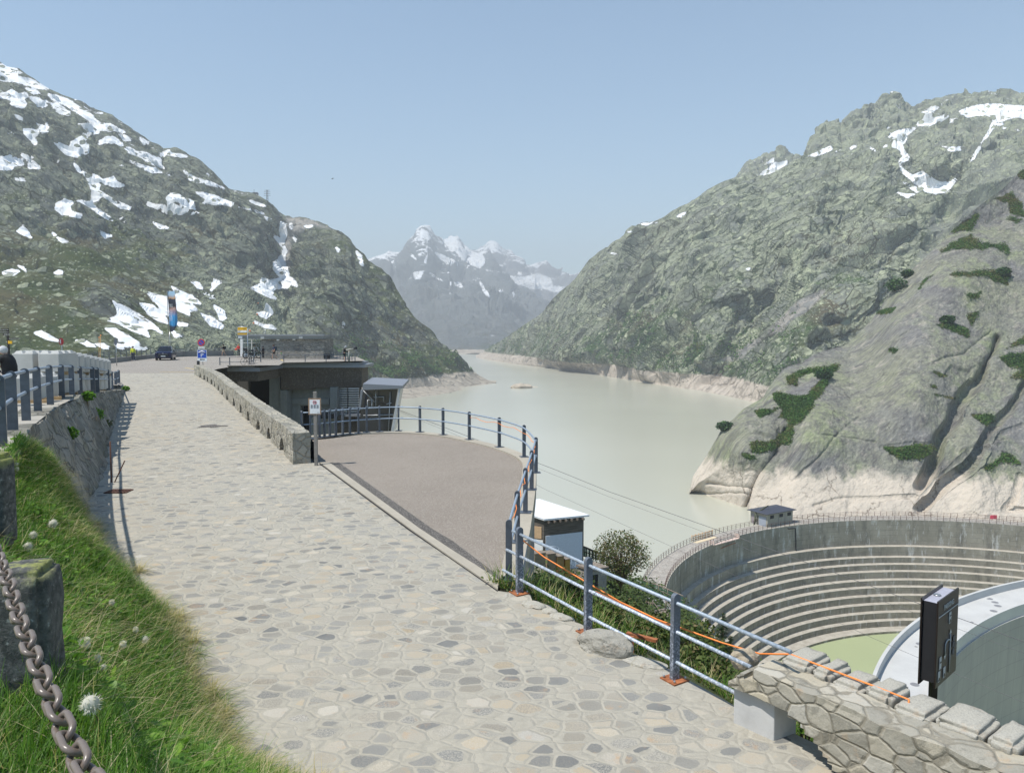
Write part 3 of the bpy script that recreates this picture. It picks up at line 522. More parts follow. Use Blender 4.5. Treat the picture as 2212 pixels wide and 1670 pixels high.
c = b_.mix(b_.rng(b_.noise(0.4, 7, 0.66, slope_v), 0.46, 0.66, 0, 0.85), c, (0.085, 0.08, 0.085))
c = b_.mix(b_.rng(b_.noise(0.3, 5, 0.6, slope_w), 0.56, 0.74, 0, 0.75), c, (0.40, 0.36, 0.30))
c = b_.mix(b_.rng(nS, 0.35, 0.7, 0, 0.3), c, (0.13, 0.13, 0.12))
fs = b_.noise(1.3, 6, 0.7, b_.dirmap(P_, 1.0, 0.035)); c = b_.mix(b_.rng(fs, 0.48, 0.66, 0, 0.6), c, (0.075, 0.072, 0.075)); c = b_.mix(b_.rng(fs, 0.46, 0.32, 0, 0.45), c, (0.40, 0.38, 0.32))
e = b_.voro(0.07, b_.vadd(b_.mapping(P_, scale=(1, 1, 0.45), rot=(R(10), R(25), 0)), b_.noise(0.12, 4, 0.6, P_, out=1), 9.0), 'DISTANCE_TO_EDGE')
c = b_.mix(b_.math('MULTIPLY', b_.rng(e, 0.0, 0.02, 1, 0), b_.rng(nM, 0.52, 0.62)), c, (0.07, 0.068, 0.055))
vf = b_.rng(b_.math('ADD', b_.attr('veg'), b_.math('MULTIPLY', b_.math('SUBTRACT', b_.noise(0.25, 6, 0.7, P_), 0.5), 26.0)), -1.2, 1.2)
vg = b_.mix(b_.rng(b_.noise(0.12, 4, 0.6, P_), 0.45, 0.58), (0.035, 0.085, 0.016), (0.095, 0.085, 0.03)); vg = b_.mix(b_.rng(nS, 0.3, 0.7, 0, 0.7), vg, (0.02, 0.035, 0.01))
pz = b_.sep(P_)[2]
pf = b_.rng(b_.math('ADD', pz, b_.math('MULTIPLY', b_.math('SUBTRACT', b_.noise(0.3, 5, 0.6, b_.mapping(P_, scale=(1, 1, 0.25))), 0.5), 11.0)), -50.2, -47.0, 1, 0)
pc = b_.mix(b_.rng(nM, 0.35, 0.65), (0.52, 0.455, 0.375), (0.45, 0.40, 0.335)); pc = b_.mix(b_.rng(b_.noise(0.5, 5, 0.6, slope_v), 0.55, 0.75, 0, 0.4), pc, (0.2, 0.17, 0.15)); pc = b_.mix(b_.math('MULTIPLY', b_.rng(e, 0, 0.02, 1, 0), b_.rng(nM, 0.45, 0.6)), pc, (0.16, 0.13, 0.1))
c = b_.mix(pf, c, pc); c = b_.mix(vf, c, vg)
h = b_.math('ADD', b_.math('MULTIPLY', nM, 1.6), b_.math('ADD', b_.math('MULTIPLY', nS, b_.rng(vf, 0, 1, 0.16, 1.2)), b_.math('MULTIPLY', b_.noise(0.4, 6, 0.6, slope_v), 1.1)))
M_C = b_.done(c, 0.85, b_.bump(h, 0.9, 1.0), spec=0.2)
o = grid_mesh('cliff', g, M_C, {'veg': vegm}, smooth=False); tag(o, kind='structure')
cliff_grid = g
# ================================================================ water
b_ = NB('lake_water'); P_ = b_.n('ShaderNodeNewGeometry').outputs['Position']
c = b_.mix(b_.rng(b_.noise(0.004, 3, 0.5, P_), 0.35, 0.65), (0.415, 0.41, 0.33), (0.465, 0.455, 0.375))
wv = b_.noise(0.5, 3, 0.5, b_.mapping(P_, scale=(1, 0.5, 1)))
M_W = b_.done(c, 0.22, b_.bump(wv, 0.05, 0.3), spec=0.35)
LAKE_M = M_W
# ================================================================ materials of the site
def stone_mat(name, scale=2.2, cols=None, mortar=(0.36, 0.345, 0.315), mw=0.05, squash=1.0, bump=0.5, spots=0.5, rough=0.85, moss=0.0, lich=0.0, rnd=0.0, zs=None):
    b = NB(name); co = b.co(); base = b.mapping(co, scale=(1, squash, zs or 1))
    wv = b.vadd(base, b.noise(scale * 0.9, 3, 0.55, co, out=1), 0.20 / scale * 2)
    e = b.voro(scale, wv, 'DISTANCE_TO_EDGE', 0.92); c = b.voro(scale, wv, 'F1', 0.92, out=1); s_ = b.sep(c)
    cc = b.ramp(s_[0], cols or [(0.0, (0.205, 0.21, 0.20)), (0.18, (0.25, 0.245, 0.225)), (0.4, (0.36, 0.335, 0.285)), (0.65, (0.42, 0.385, 0.31)), (0.85, (0.44, 0.37, 0.27)), (1.0, (0.47, 0.45, 0.40))])
    cc = b.mix(b.rng(b.noise(60, 4, 0.75, co), 0.42, 0.62, 0, spots), cc, b.mix(s_[1], (0.12, 0.12, 0.115), (0.5, 0.46, 0.38)))
    cc = b.mix(b.rng(b.noise(3.1, 5, 0.7, co), 0.58, 0.72, 0, 0.55), cc, (0.42, 0.26, 0.13))
    cc = b.mix(b.rng(b.noise(0.6, 4, 0.6, co), 0.4, 0.65, 0, 0.35), cc, (0.42, 0.405, 0.365))
    n2 = b.noise(9, 5, 0.65, co); width = b.math('ADD', b.math('MULTIPLY', n2, mw * 0.9), mw * 0.55)
    mf = b.rng(e, b.math('MULTIPLY', width, 0.8), b.math('MULTIPLY', width, 1.2), 1, 0)
    if rnd: mf = b.math('MAXIMUM', mf, b.rng(b.math('ADD', b.voro(scale, wv, 'F1', 0.92), b.math('MULTIPLY', b.math('SUBTRACT', n2, 0.5), 0.35)), rnd, rnd + 0.03))
    mm = b.mix(b.rng(n2, 0.3, 0.7), mortar, tuple(x * 0.82 for x in mortar)); mm = b.mix(b.rng(b.noise(120, 3, 0.6, co), 0.3, 0.7, 0, 0.3), mm, tuple(x * 0.6 for x in mortar))
    cc = b.mix(mf, cc, mm)
    if moss: cc = b.mix(b.math('MULTIPLY', b.rng(b.noise(1.3, 6, 0.7, co), 0.5, 0.66), moss), cc, (0.075, 0.085, 0.03))
    if lich: cc = b.mix(b.math('MULTIPLY', b.rng(b.noise(7, 6, 0.7, co), 0.55, 0.64), lich), cc, (0.09, 0.092, 0.085))
    h = b.math('ADD', b.math('MULTIPLY', b.rng(e, 0, 0.10), 0.9), b.math('ADD', b.math('MULTIPLY', b.noise(22, 6, 0.7, co), 0.55), b.math('MULTIPLY', s_[2], 0.35)))
    return b.done(cc, rough, b.bump(h, bump, 0.03), spec=0.25)
def asphalt_mat(name, c0, c1, fine=110.0, pat=None):
    b = NB(name); co = b.co()
    c = b.mix(b.rng(b.noise(0.35, 5, 0.6, co), 0.35, 0.65), c0, c1)
    v = b.voro(fine, co, 'F1', out=1); c = b.mix(b.rng(b.sep(v)[0], 0.0, 1.0, 0, 0.5), c, tuple(x * 0.45 for x in c0))
    c = b.mix(b.rng(b.sep(v)[1], 0.82, 0.86, 0, 0.75), c, (0.45, 0.42, 0.38))
    c = b.mix(b.rng(b.noise(1.7, 6, 0.7, co), 0.56, 0.75, 0, 0.35), c, tuple(x * 0.6 for x in c1))
    return b.done(c, 0.92, b.bump(b.math('ADD', b.sep(v)[2], b.math('MULTIPLY', b.noise(6, 4, 0.6, co), 1.5)), 0.4, 0.006), spec=0.2)
def concrete_mat(name, c, stain=0.4, streak=False, bump=0.25, rough=0.85):
    b = NB(name); co = b.co()
    k = b.mix(b.rng(b.noise(0.9, 6, 0.65, co), 0.35, 0.65), c, tuple(x * 0.84 for x in c))
    k = b.mix(b.rng(b.noise(4.0, 7, 0.72, co), 0.52, 0.72, 0, stain), k, tuple(x * 0.52 for x in c))
    if streak: k = b.mix(b.rng(b.noise(2.2, 5, 0.65, b.mapping(co, scale=(1, 1, 0.08))), 0.5, 0.72, 0, stain), k, tuple(x * 0.45 for x in c))
    k = b.mix(b.rng(b.noise(70, 3, 0.6, co), 0.3, 0.7, 0, 0.25), k, tuple(x * 0.7 for x in c))
    return b.done(k, rough, b.bump(b.noise(26, 6, 0.7, co), bump, 0.01), spec=0.25)
M_pave = stone_mat('cobble_paving', 3.4, mw=0.10, squash=1.3, bump=0.45, rnd=0.50, mortar=(0.40, 0.375, 0.315), spots=0.75, cols=[(0, (0.13, 0.135, 0.135)), (0.26, (0.19, 0.19, 0.18)), (0.44, (0.25, 0.235, 0.20)), (0.6, (0.32, 0.285, 0.225)), (0.74, (0.37, 0.335, 0.27)), (0.88, (0.39, 0.32, 0.22)), (1, (0.42, 0.40, 0.355))])
M_wallstone = stone_mat('parapet_stone', 3.4, cols=[(0, (0.19, 0.185, 0.16)), (0.4, (0.31, 0.295, 0.24)), (0.7, (0.39, 0.36, 0.28)), (1, (0.44, 0.41, 0.34))], mortar=(0.33, 0.31, 0.26), mw=0.045, bump=1.0, moss=0.25, lich=0.5)
M_rwall = stone_mat('granite_block', 3.9, cols=[(0, (0.25, 0.235, 0.19)), (0.4, (0.36, 0.335, 0.27)), (0.7, (0.42, 0.37, 0.27)), (1, (0.44, 0.43, 0.39))], mortar=(0.30, 0.275, 0.22), mw=0.05, bump=0.6, lich=0.35, zs=1.55)
M_darkwall = stone_mat('old_masonry', 2.3, cols=[(0, (0.08, 0.08, 0.07)), (0.4, (0.13, 0.125, 0.105)), (0.75, (0.18, 0.17, 0.14)), (1, (0.23, 0.22, 0.185))], mortar=(0.15, 0.145, 0.125), mw=0.04, bump=1.0, moss=0.45, lich=0.6)
M_terr = asphalt_mat('terrace_asphalt', (0.235, 0.202, 0.168), (0.275, 0.238, 0.198))
M_band = asphalt_mat('dark_asphalt', (0.075, 0.070, 0.066), (0.10, 0.092, 0.085))
M_plaza = asphalt_mat('plaza_asphalt', (0.27, 0.245, 0.215), (0.315, 0.29, 0.255), 70.0)
M_kerb = concrete_mat('kerb_concrete', (0.40, 0.365, 0.30), 0.35)
M_conc = concrete_mat('pale_concrete', (0.50, 0.50, 0.48), 0.22)
M_greyc = concrete_mat('grey_concrete', (0.27, 0.265, 0.25), 0.45, True)
M_tconc = concrete_mat('terrace_concrete', (0.40, 0.375, 0.325), 0.5)
M_rail = plain('grey_rail_paint', (0.27, 0.33, 0.40), 0.45, 0.2, 0.12, 9, 0.15, 40)
M_post = plain('dark_post_paint', (0.085, 0.10, 0.125), 0.45, 0.15, 0.25, 7, 0.2, 40)
b = NB('galvanised_worn'); co = b.co(); k = b.rng(b.noise(28, 6, 0.75, b.mapping(co, scale=(1, 1, 0.6))), 0.47, 0.56)
hz_ = b.sep(b.n('ShaderNodeNewGeometry').outputs['Position'])[2]
M_worn = b.done(b.mix(b.math('MULTIPLY', k, b.rng(hz_, -3.15, -3.75)), (0.30, 0.36, 0.42), (0.62, 0.66, 0.74)), 0.5, b.bump(k, 0.2, 0.004), 0.2)
b = NB('worn_dark_post'); co = b.co(); k = b.rng(b.noise(30, 6, 0.75, co), 0.5, 0.58); hz_ = b.sep(b.n('ShaderNodeNewGeometry').outputs['Position'])[2]
M_wpost = b.done(b.mix(b.math('MULTIPLY', k, b.rng(hz_, -3.5, -4.0, 0.1, 0.9)), (0.12, 0.14, 0.17), (0.42, 0.46, 0.55)), 0.55, None, 0.1)
M_rust = plain('rust', (0.30, 0.105, 0.04), 0.85, 0.0, 0.4, 14, 0.4, 60)
M_wood = plain('timber', (0.34, 0.23, 0.12), 0.8, 0, 0.3, 5, 0.2)
M_gwood = plain('weathered_timber', (0.20, 0.165, 0.13), 0.85, 0, 0.35, 6, 0.2)
M_black = plain('black_paint', (0.018, 0.018, 0.02), 0.4)
M_white = plain('white_paint', (0.75, 0.75, 0.74), 0.5)
M_steel = plain('bare_steel', (0.42, 0.43, 0.44), 0.35, 0.8)
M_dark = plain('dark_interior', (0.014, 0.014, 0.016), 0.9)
M_orange = plain('orange_rope', (0.85, 0.25, 0.05), 0.6)
# ================================================================ ground surfaces
def flat(name, pts, mat, dz=0.0, kind='structure'):
    m = MB(); m.faces([Vector(p) + Vector((0, 0, dz)) for p in pts], [tuple(range(len(pts)))]); o = m.build(name, mat)
    if o.data.polygons[0].normal.z < 0: o.data.flip_normals()
    if kind: tag(o, kind=kind)
    return o
zt_d = [-20, 0, 12, 15, 21, 26, 33, 49, 64]; zt_z = [-1.72, -1.72, -1.76, -1.83, -1.98, -2.16, -2.56, -3.58, -3.32]
def zt(d): return float(np.interp(d, zt_d, zt_z))
def T(px, py):
    x, z = (float(q) for q in ray(px, py)); d = 15.0
    for _ in range(40): d = 0.5 * d + 0.5 * (zt(d) / z)
    return Vector((x * d, d, z * d))
v1 = view(0, 1150, 2.386); v2 = view(500, 1150, 2.765); v3 = view(1100, 1250, 2.212); v4 = view(1700, 1750, 2.212); v5 = view(2300, 1850, 2.212); v6 = view(2700, 2100, 1.897)
v7 = view(0, 1700, 1.371); v8 = view(1880, 2200, 2.765); vg = view(900, 1360, 3.351); vk = view(840, 1220, 4.254); vh = view(1950, 1850, 4.176); vb = view(460, 1060, 4.9125); vl = view(0, 1220, 4.608); vm = view(2450, 1880, 1.562)
edge = [(1120, 1282), (1144, 1281), (1150, 1298), (1191, 1308), (1194, 1323), (1229, 1339), (1262, 1350), (1310, 1385), (1365, 1414), (1386, 1416), (1427, 1436), (1446, 1445), (1516, 1484), (1545, 1500), (1590, 1526)]
edgeW = [G(*p) for p in edge]
kl = [G(*p) for p in [(691, 1001), (885, 1144), (972, 1205), (1075, 1276)]]; kr = [G(*p) for p in [(712, 1001), (906, 1144), (972, 1188), (1078, 1256)]]
bl_ = [G(*p) for p in [(732, 999), (936, 1144), (980, 1170), (1082, 1248)]]
road = [Vector((4.6, 4.5, ground(4.5))), Vector((5.2, 5.2, ground(5.2))), Vector((3.55, 7.7, ground(7.7)))] + edgeW[::-1] + kl[::-1] + [G(690, 1000)] + [G(*p) for p in [(600, 925), (520, 855), (470, 822), (442, 806)]] + [G(240, 806), G(180, 808)] + [G(215, 842), G(215, 897), G(200, 945), G(180, 1017), G(100, 1139), G(60, 1240)] + [Vector((-6, 6.5, ground(6.5))), Vector((-3, 4.5, ground(4.5)))]
flat('road', road, M_pave)
strip = MB(); n4 = 4
up = Vector((0, 0, 0.035))
strip.faces([p + up for p in kl] + [p + up for p in kr] + [p - up * 4 for p in kl] + [p - up * 4 for p in kr],
            [(k, k + 1, k + 5, k + 4) for k in range(3)] + [(8 + k, k, k + 1, 9 + k)[::-1] for k in range(3)] + [(12 + k, 4 + k, 5 + k, 13 + k) for k in range(3)] + [(0, 4, 12, 8), (3, 11, 15, 7)])
tag(strip.build('kerb_strip', M_kerb), kind='structure')
flat('kerb_groove', kl + [p + (p - q).normalized() * 0.05 for p, q in zip(kl, kr)][::-1], M_dark, 0.008)
inner = v3([(-110, 925), (60, 905), (160, 895), (275, 887), (400, 876), (600, 863), (800, 857), (900, 853), (1080, 862), (1240, 880), (1330, 900), (1480, 930), (1640, 970), (1800, 1020), (1900, 1070), (1945, 1120)]) + v4([(606, 40), (585, 210), (550, 370), (490, 640), (452, 780), (412, 985)])
innW = [G(*p) for p in inner]
def smooth_path(pts, n):
    P_ = np.array([list(p) for p in pts]); s = np.concatenate([[0], np.cumsum(np.linalg.norm(np.diff(P_, axis=0), axis=1))])
    t = np.linspace(0, s[-1], n); q = np.stack([np.interp(t, s, P_[:, k]) for k in range(3)], 1)
    for _ in range(4): q[1:-1] = 0.25 * q[:-2] + 0.5 * q[1:-1] + 0.25 * q[2:]
    return [Vector(p) for p in q]
innS = smooth_path(innW, 60)
def outward(path, w_, side=1):
    out = []
    for k, p in enumerate(path):
        a = path[max(k - 1, 0)]; c = path[min(k + 1, len(path) - 1)]; t = (c - a); t.z = 0; t.normalize(); n = Vector((-t.y, t.x, 0)) * side; out.append(p + n * w_)
    return out
outS = outward(innS, 0.42)
flat('terrace', [G(680, 985), G(690, 1000)] + bl_ + innS[::-1], M_terr)
flat('terrace_band', [p + (q - p) * 0.02 for p, q in zip(kr, bl_)] + bl_[::-1], M_band, 0.005)
m = MB(); K = len(innS); e1 = Vector((0, 0, 0.05)); e2 = Vector((0, 0, -0.38)); e3 = Vector((0, 0, -16.0))
m.faces([p + e1 for p in innS] + [p + e1 for p in outS] + [p - e1 * 4 for p in innS] + [p + e2 for p in outS],
        [(k, k + 1, K + k + 1, K + k) for k in range(K - 1)] + [(2 * K + k, 2 * K + k + 1, k + 1, k) for k in range(K - 1)] + [(K + k, K + k + 1, 3 * K + k + 1, 3 * K + k) for k in range(K - 1)] + [(K - 1, 2 * K - 1, 4 * K - 1, 3 * K - 1)])
tag(m.build('terrace_kerb', M_kerb), kind='structure')
in2 = outward(innS, 0.36)
m = MB(); m.faces([p + e2 for p in in2] + [p + e3 for p in in2] + [in2[-1] + Vector((-1.2, -0.6, -0.38)), in2[-1] + Vector((-1.2, -0.6, -16))], [(k, k + 1, K + k + 1, K + k) for k in range(K - 1)] + [(K - 1, 2 * K, 2 * K + 1, 2 * K - 1)])
tag(m.build('terrace_wall', M_greyc), 'tall grey concrete wall carrying the rounded asphalt terrace', 'wall')
# ---- wall built from a thick grid with real openings
def thick_wall(name, bot, top, back, mat, ds, nt_, hole=None, rough=0.03, fr=3.0, parent=None, nshift=0.0):
    bot, top = np.array([list(p) for p in bot]), np.array([list(p) for p in top])
    s = np.concatenate([[0], np.cumsum(np.linalg.norm(np.diff(bot, axis=0), axis=1))]); n = max(2, int(s[-1] / ds)); t = np.linspace(0, s[-1], n + 1)
    B = np.stack([np.interp(t, s, bot[:, k]) for k in range(3)], 1); U = np.stack([np.interp(t, s, top[:, k]) for k in range(3)], 1)
    h = np.linspace(0, 1, nt_ + 1)[None, :, None]; Fm = B[:, None] * (1 - h) + U[:, None] * h
    tg = np.gradient(B, axis=0); tg[:, 2] = 0; tg /= np.linalg.norm(tg, axis=1)[:, None]; nr = np.stack([tg[:, 1], -tg[:, 0], 0 * tg[:, 0]], 1) * np.sign(back)
    Bk = Fm - nr[:, None, :] * abs(back)
    def dis(g, sg):
        p = g.reshape(-1, 3); f = (fbm(p * fr, 3) * 0.6 + facet(p * fr * 0.9, 3) * 0.55).reshape(g.shape[:2]); return g + nr[:, None, :] * (sg * f * rough)[:, :, None]
    Fm = dis(Fm, 1); Bk = dis(Bk, -1); z_ = fbm(Fm[:, -1] * fr, 3) * rough; Fm[:, -1, 2] += z_; Bk[:, -1, 2] += z_
    keep = np.ones((n, nt_), bool)
    if hole is not None:
        sc = (t[:-1] + t[1:]) / 2; hc = (np.arange(nt_) + 0.5) / nt_
        for i in range(n):
            for j in range(nt_):
                if hole(sc[i], hc[j]): keep[i, j] = False
    W = nt_ + 1; fi = lambda i, j: i * W + j; bi = lambda i, j: (n + 1) * W + i * W + j
    fs = []
    for i in range(n):
        for j in range(nt_):
            if not keep[i, j]: continue
            fs.append((fi(i, j), fi(i + 1, j), fi(i + 1, j + 1), fi(i, j + 1))); fs.append((bi(i, j), bi(i, j + 1), bi(i + 1, j + 1), bi(i + 1, j)))
            for (di, dj, a, c) in ((-1, 0, (i, j + 1), (i, j)), (1, 0, (i + 1, j), (i + 1, j + 1)), (0, -1, (i, j), (i + 1, j)), (0, 1, (i + 1, j + 1), (i, j + 1))):
                ii, jj = i + di, j + dj
                if not (0 <= ii < n and 0 <= jj < nt_) or not keep[ii, jj]: fs.append((fi(*c), fi(*a), bi(*a), bi(*c)))
    me = bpy.data.meshes.new(name); me.from_pydata(np.concatenate([Fm.reshape(-1, 3), Bk.reshape(-1, 3)]).tolist(), [], fs); me.validate()
    bm = bmesh.new(); bm.from_mesh(me); bmesh.ops.delete(bm, geom=[v for v in bm.verts if not v.link_faces], context='VERTS'); bmesh.ops.recalc_face_normals(bm, faces=bm.faces); bm.to_mesh(me); bm.free()
    return link(name, me, mat, parent), s[-1], Fm
# parapet beside the ramp with its row of drain holes
pb = v2([(720, 735), (735, 738), (845, 795), (945, 855), (1020, 925), (1100, 1003), (1180, 1065), (1260, 1140), (1350, 1222), (1460, 1313), (1590, 1415), (1740, 1535), (1862, 1655)])
pbW = [G(*p) for p in pb]; hts = np.linspace(0.80, 0.98, len(pbW)); ptW = [p + Vector((0, 0, h)) for p, h in zip(pbW, hts)]
hb = [G(*p) for p in v2([(820, 764), (856, 788), (890, 810), (925, 836), (967, 862), (1015, 900), (1065, 945), (1125, 1000), (1188, 1062), (1262, 1135), (1360, 1218), (1475, 1312), (1588, 1408), (1728, 1530)])]
cs = [0.0]
for a, c in zip(pbW, pbW[1:]): cs.append(cs[-1] + (c - a).length)
def along(p):
    best = (9e9, 0)
    for k in range(len(pbW) - 1):
        a, c = pbW[k], pbW[k + 1]; v = c - a; t = max(0, min(1, (p - a).dot(v) / v.length_squared)); d = (p - a - v * t).length
        if d < best[0]: best = (d, cs[k] + t * v.length)
    return best[1]
hs = [along(p) for p in hb]
def phole(s, h):
    for c in hs:
        x = abs(s - c) / 0.50
        if x < 1 and h < 0.06 + 0.50 * math.sqrt(1 - x * x) + 0.0 and h > 0.02: return True
    return False
wall, _, _ = thick_wall('parapet_wall', [p - Vector((0, 0, 0.12)) for p in pbW], ptW, -0.55, M_wallstone, 0.06, 20, phole, 0.035, 3.2)
dk = [(p * .5 + q * .5) for p, q in zip(pbW, outward(pbW, -.30))]
m = MB(); nk = len(pbW); cb = outward(pbW, .16 if (outward(pbW, 1)[5] - pbW[5]).x > 0 else -.16); m.faces(cb + [p + Vector((0, 0, .62)) for p in cb], [(k, k + 1, nk + k + 1, nk + k) for k in range(nk - 1)]); m.build('drain_hole_shade', M_dark, wall)  # black strip inside the wall stands in for shade in the drain holes
tag(wall, 'long stone parapet with a row of arched drain holes beside the paved ramp', 'wall')
# retaining wall below the upper terrace
rb = [G(*p) for p in [(120, 1300), (150, 1210), (179, 1139), (205, 1075), (230, 1017), (240, 945), (254, 897), (264, 865), (271, 845)]]
rt_ = [T(*p) for p in [(-60, 1030), (0, 1000), (45, 970), (72, 921), (101, 897), (134, 873), (180, 857), (228, 847), (271, 841)]]
# resample both by distance from the camera so that they stay above each other
dd_ = np.linspace(9.6, 48.5, 60)
bx_ = np.interp(dd_, [p.y for p in rb], [p.x for p in rb]); tx_ = np.interp(dd_, [p.y for p in rt_], [p.x for p in rt_]); bx_ = np.maximum(bx_, tx_ + 0.08)
botP = [Vector((x, d, ground(d) - 0.1)) for x, d in zip(bx_, dd_)]; topP = [Vector((x, d, max(zt(d), ground(d) + 0.02))) for x, d in zip(tx_, dd_)]
rw, _, _ = thick_wall('retaining_wall', botP, topP, 0.7, M_darkwall, 0.13, 20, None, 0.16, 1.1)
tag(rw, 'curved old masonry retaining wall holding up the railed terrace', 'wall')
wx = lambda d: float(np.interp(d, dd_, tx_))
# upper terrace surface
topE = [(3.5, -1.5), (1.2, 0.55), (-0.25, 1.65), (-2.0, 3.4), (-3.9, 5.5), (-6.0, 8.2), (-6.75, 9.6)]
ter = [Vector((x, y, zt(y))) for x, y in topE] + [Vector((x - 0.02, d, zt(d))) for x, d in zip(tx_[1:], dd_[1:])]
left = [Vector((min(p.x - 14, -30), p.y, p.z)) for p in ter]
nT = len(ter); M_turf0 = plain('turf_ground', (0.07, 0.085, 0.03), 0.95, 0, 0.5, 5, 0.6, 30)
for nm_, mt_, rg_ in (('lawn', M_turf0, range(0, 6)), ('upper_terrace', M_tconc, range(6, nT - 1))):
    m = MB(); m.faces(ter + left, [(k, k + 1, nT + k + 1, nT + k)[::-1] for k in rg_]); tag(m.build(nm_, mt_), kind='structure')
# plaza
plz = [G(240, 806), G(442, 806)] + [Vector((p.x + 0.4, p.y, ground(99))) for p in (G(462, 797), G(485, 793.5))] + [PZ(*q, ground(99)) for q in [(490, 790.2), (603, 789.2), (612, 783.6), (700, 781.8), (790, 779.6), (772, 771.5), (700, 768)]]
plz += [G(505, 769.2), G(400, 770.5), G(325, 774.7), G(237, 785), G(120, 800), Vector((-75, 75, ground(99))), Vector((-58, 49, -3.6)), Vector((-24.7, 49, -3.6))]
plz = [Vector((p.x, p.y, max(ground(p.y), -3.31))) for p in plz]; flat('plaza', plz, M_plaza, 0.004)
# yellow lines on the plaza
M_yel = plain('yellow_paint', (0.62, 0.44, 0.12), 0.7)
for a, c in (((345, 803.5), (437, 804.8)), ((400, 795), (430, 799))):
    A, C_ = G(*a), G(*c); t = Vector((-(C_ - A).y, (C_ - A).x, 0)).normalized() * 0.09; flat('road_marking', [A - t, C_ - t, C_ + t, A + t], M_yel, 0.012)
A, C_ = G(606, 777), G(613, 780); flat('road_marking', [A + Vector((-.1, 0, 0)), C_ + Vector((-.1, 0, 0)), C_ + Vector((.1, 0, 0)), A + Vector((.1, 0, 0))], M_yel, 0.012)
# dark stain of tar on the paving
cst = G(455, 921); flat('tar_patch', [cst + Vector((math.cos(a) * 0.55 * (1 + 0.35 * math.sin(3 * a + 1)), math.sin(a) * 0.42 * (1 + 0.4 * math.sin(5 * a)), -SL * -math.sin(a) * 0.42)) for a in np.linspace(0, 6.28, 18)[:-1]], M_band, 0.012)
# low wall round the far side of the plaza
lw = [G(*p) for p in [(100, 803), (150, 797), (237, 785), (325, 774.7), (372, 772), (400, 770.4), (505, 769)]]
h_l = [0.55, 0.55, 0.55, 0.5, 0.7, 0.78, 0.78]
o, _, _ = thick_wall('low_wall', [p - Vector((0, 0, .2)) for p in lw], [p + Vector((0, 0, h)) for p, h in zip(lw, h_l)], 0.35, M_greyc, 0.5, 2, None, 0.0)
if True: tag(o, 'low grey concrete wall closing the far edge of the plaza', 'wall')
# plaza side walls so that it stands on something
m = MB(); sk = [Vector((p.x, p.y, ground(p.y) - 0.05)) for p in lw] + [PZ(700, 768, ground(99)), PZ(772, 771.5, ground(99)), P(780, 778.5, 94.5)]
nS = len(sk); m.faces(sk + [p - Vector((0, 0, 40)) for p in sk], [(k, k + 1, nS + k + 1, nS + k) for k in range(nS - 1)]); tag(m.build('plaza_base', M_greyc), kind='structure')
# ================================================================ hillside below the road
rows = [[(p[0], p[1] + 3, G(*p).y + 0.05) for p in [(1060, 1262)] + edge[1:]] + [(1700, 1600, 8.2), (1900, 1700, 7.2), (2400, 1800, 6.0)],
        [(1060, 1285, 15.2), (1144, 1283, 15.0), (1262, 1350, 13.8), (1386, 1418, 13.0), (1516, 1486, 12.2), (1590, 1530, 11.6), (1700, 1590, 11.0), (1900, 1690, 9.2), (2400, 1790, 8.0)],
        [(1060, 1262, 42), (1200, 1264, 50), (1250, 1278, 48), (1320, 1305, 66), (1400, 1350, 76), (1480, 1402, 62), (1550, 1455, 46), (1640, 1530, 28), (1720, 1590, 20), (1900, 1680, 14), (2400, 1780, 12)],
        [(1060, 1225, 64), (1160, 1212, 66), (1250, 1222, 63), (1290, 1230, 80), (1370, 1258, 112), (1410, 1268, 128), (1480, 1318, 112), (1530, 1382, 92), (1590, 1442, 80), (1640, 1478, 60), (1720, 1570, 40), (1900, 1670, 26), (2400, 1770, 20)]]
pxc = np.arange(1060, 2400, 3.0); g = loft(pxc, rows, 3.0, back=False)
last = g[-1]; ext = [last + np.array([0, f, -1.3 * f]) for f in (4, 10, 20, 36)]; g = np.concatenate([g, np.array(ext)])
dmh = np.clip((g[:, :, 1] - 13) / 25, 0, 1); p_ = g.reshape(-1, 3)
g[:, :, 2] += dmh * (0.7 * fbm(p_ / 7, 3) + 0.35 * fbm(p_ / 2, 3, 0.55)).reshape(dmh.shape)
b = NB('hillside_soil'); P_ = b.n('ShaderNodeNewGeometry').outputs['Position']
n1 = b.noise(0.35, 6, 0.65, P_); n2 = b.noise(3.5, 6, 0.7, P_)
c = b.mix(b.rng(n1, 0.42, 0.56), (0.16, 0.135, 0.095), (0.065, 0.085, 0.028)); c = b.mix(b.rng(n2, 0.5, 0.7), c, (0.20, 0.185, 0.15)); c = b.mix(b.rng(b.noise(1.1, 5, 0.7, P_), 0.6, 0.68), c, (0.30, 0.285, 0.25))
M_soil = b.done(c, 0.95, b.bump(n2, 0.9, 0.2), spec=0.1)
hill_grid = g; tag(grid_mesh('hillside', g, M_soil), kind='structure')
def hill_point(px, py):
    I, J = unproj(hill_grid); k = np.argmin((I - px) ** 2 + (J - py) ** 2 + np.where(hill_grid[:, :, 1] < 14, 1e4, 0)); return Vector(hill_grid.reshape(-1, 3)[k])
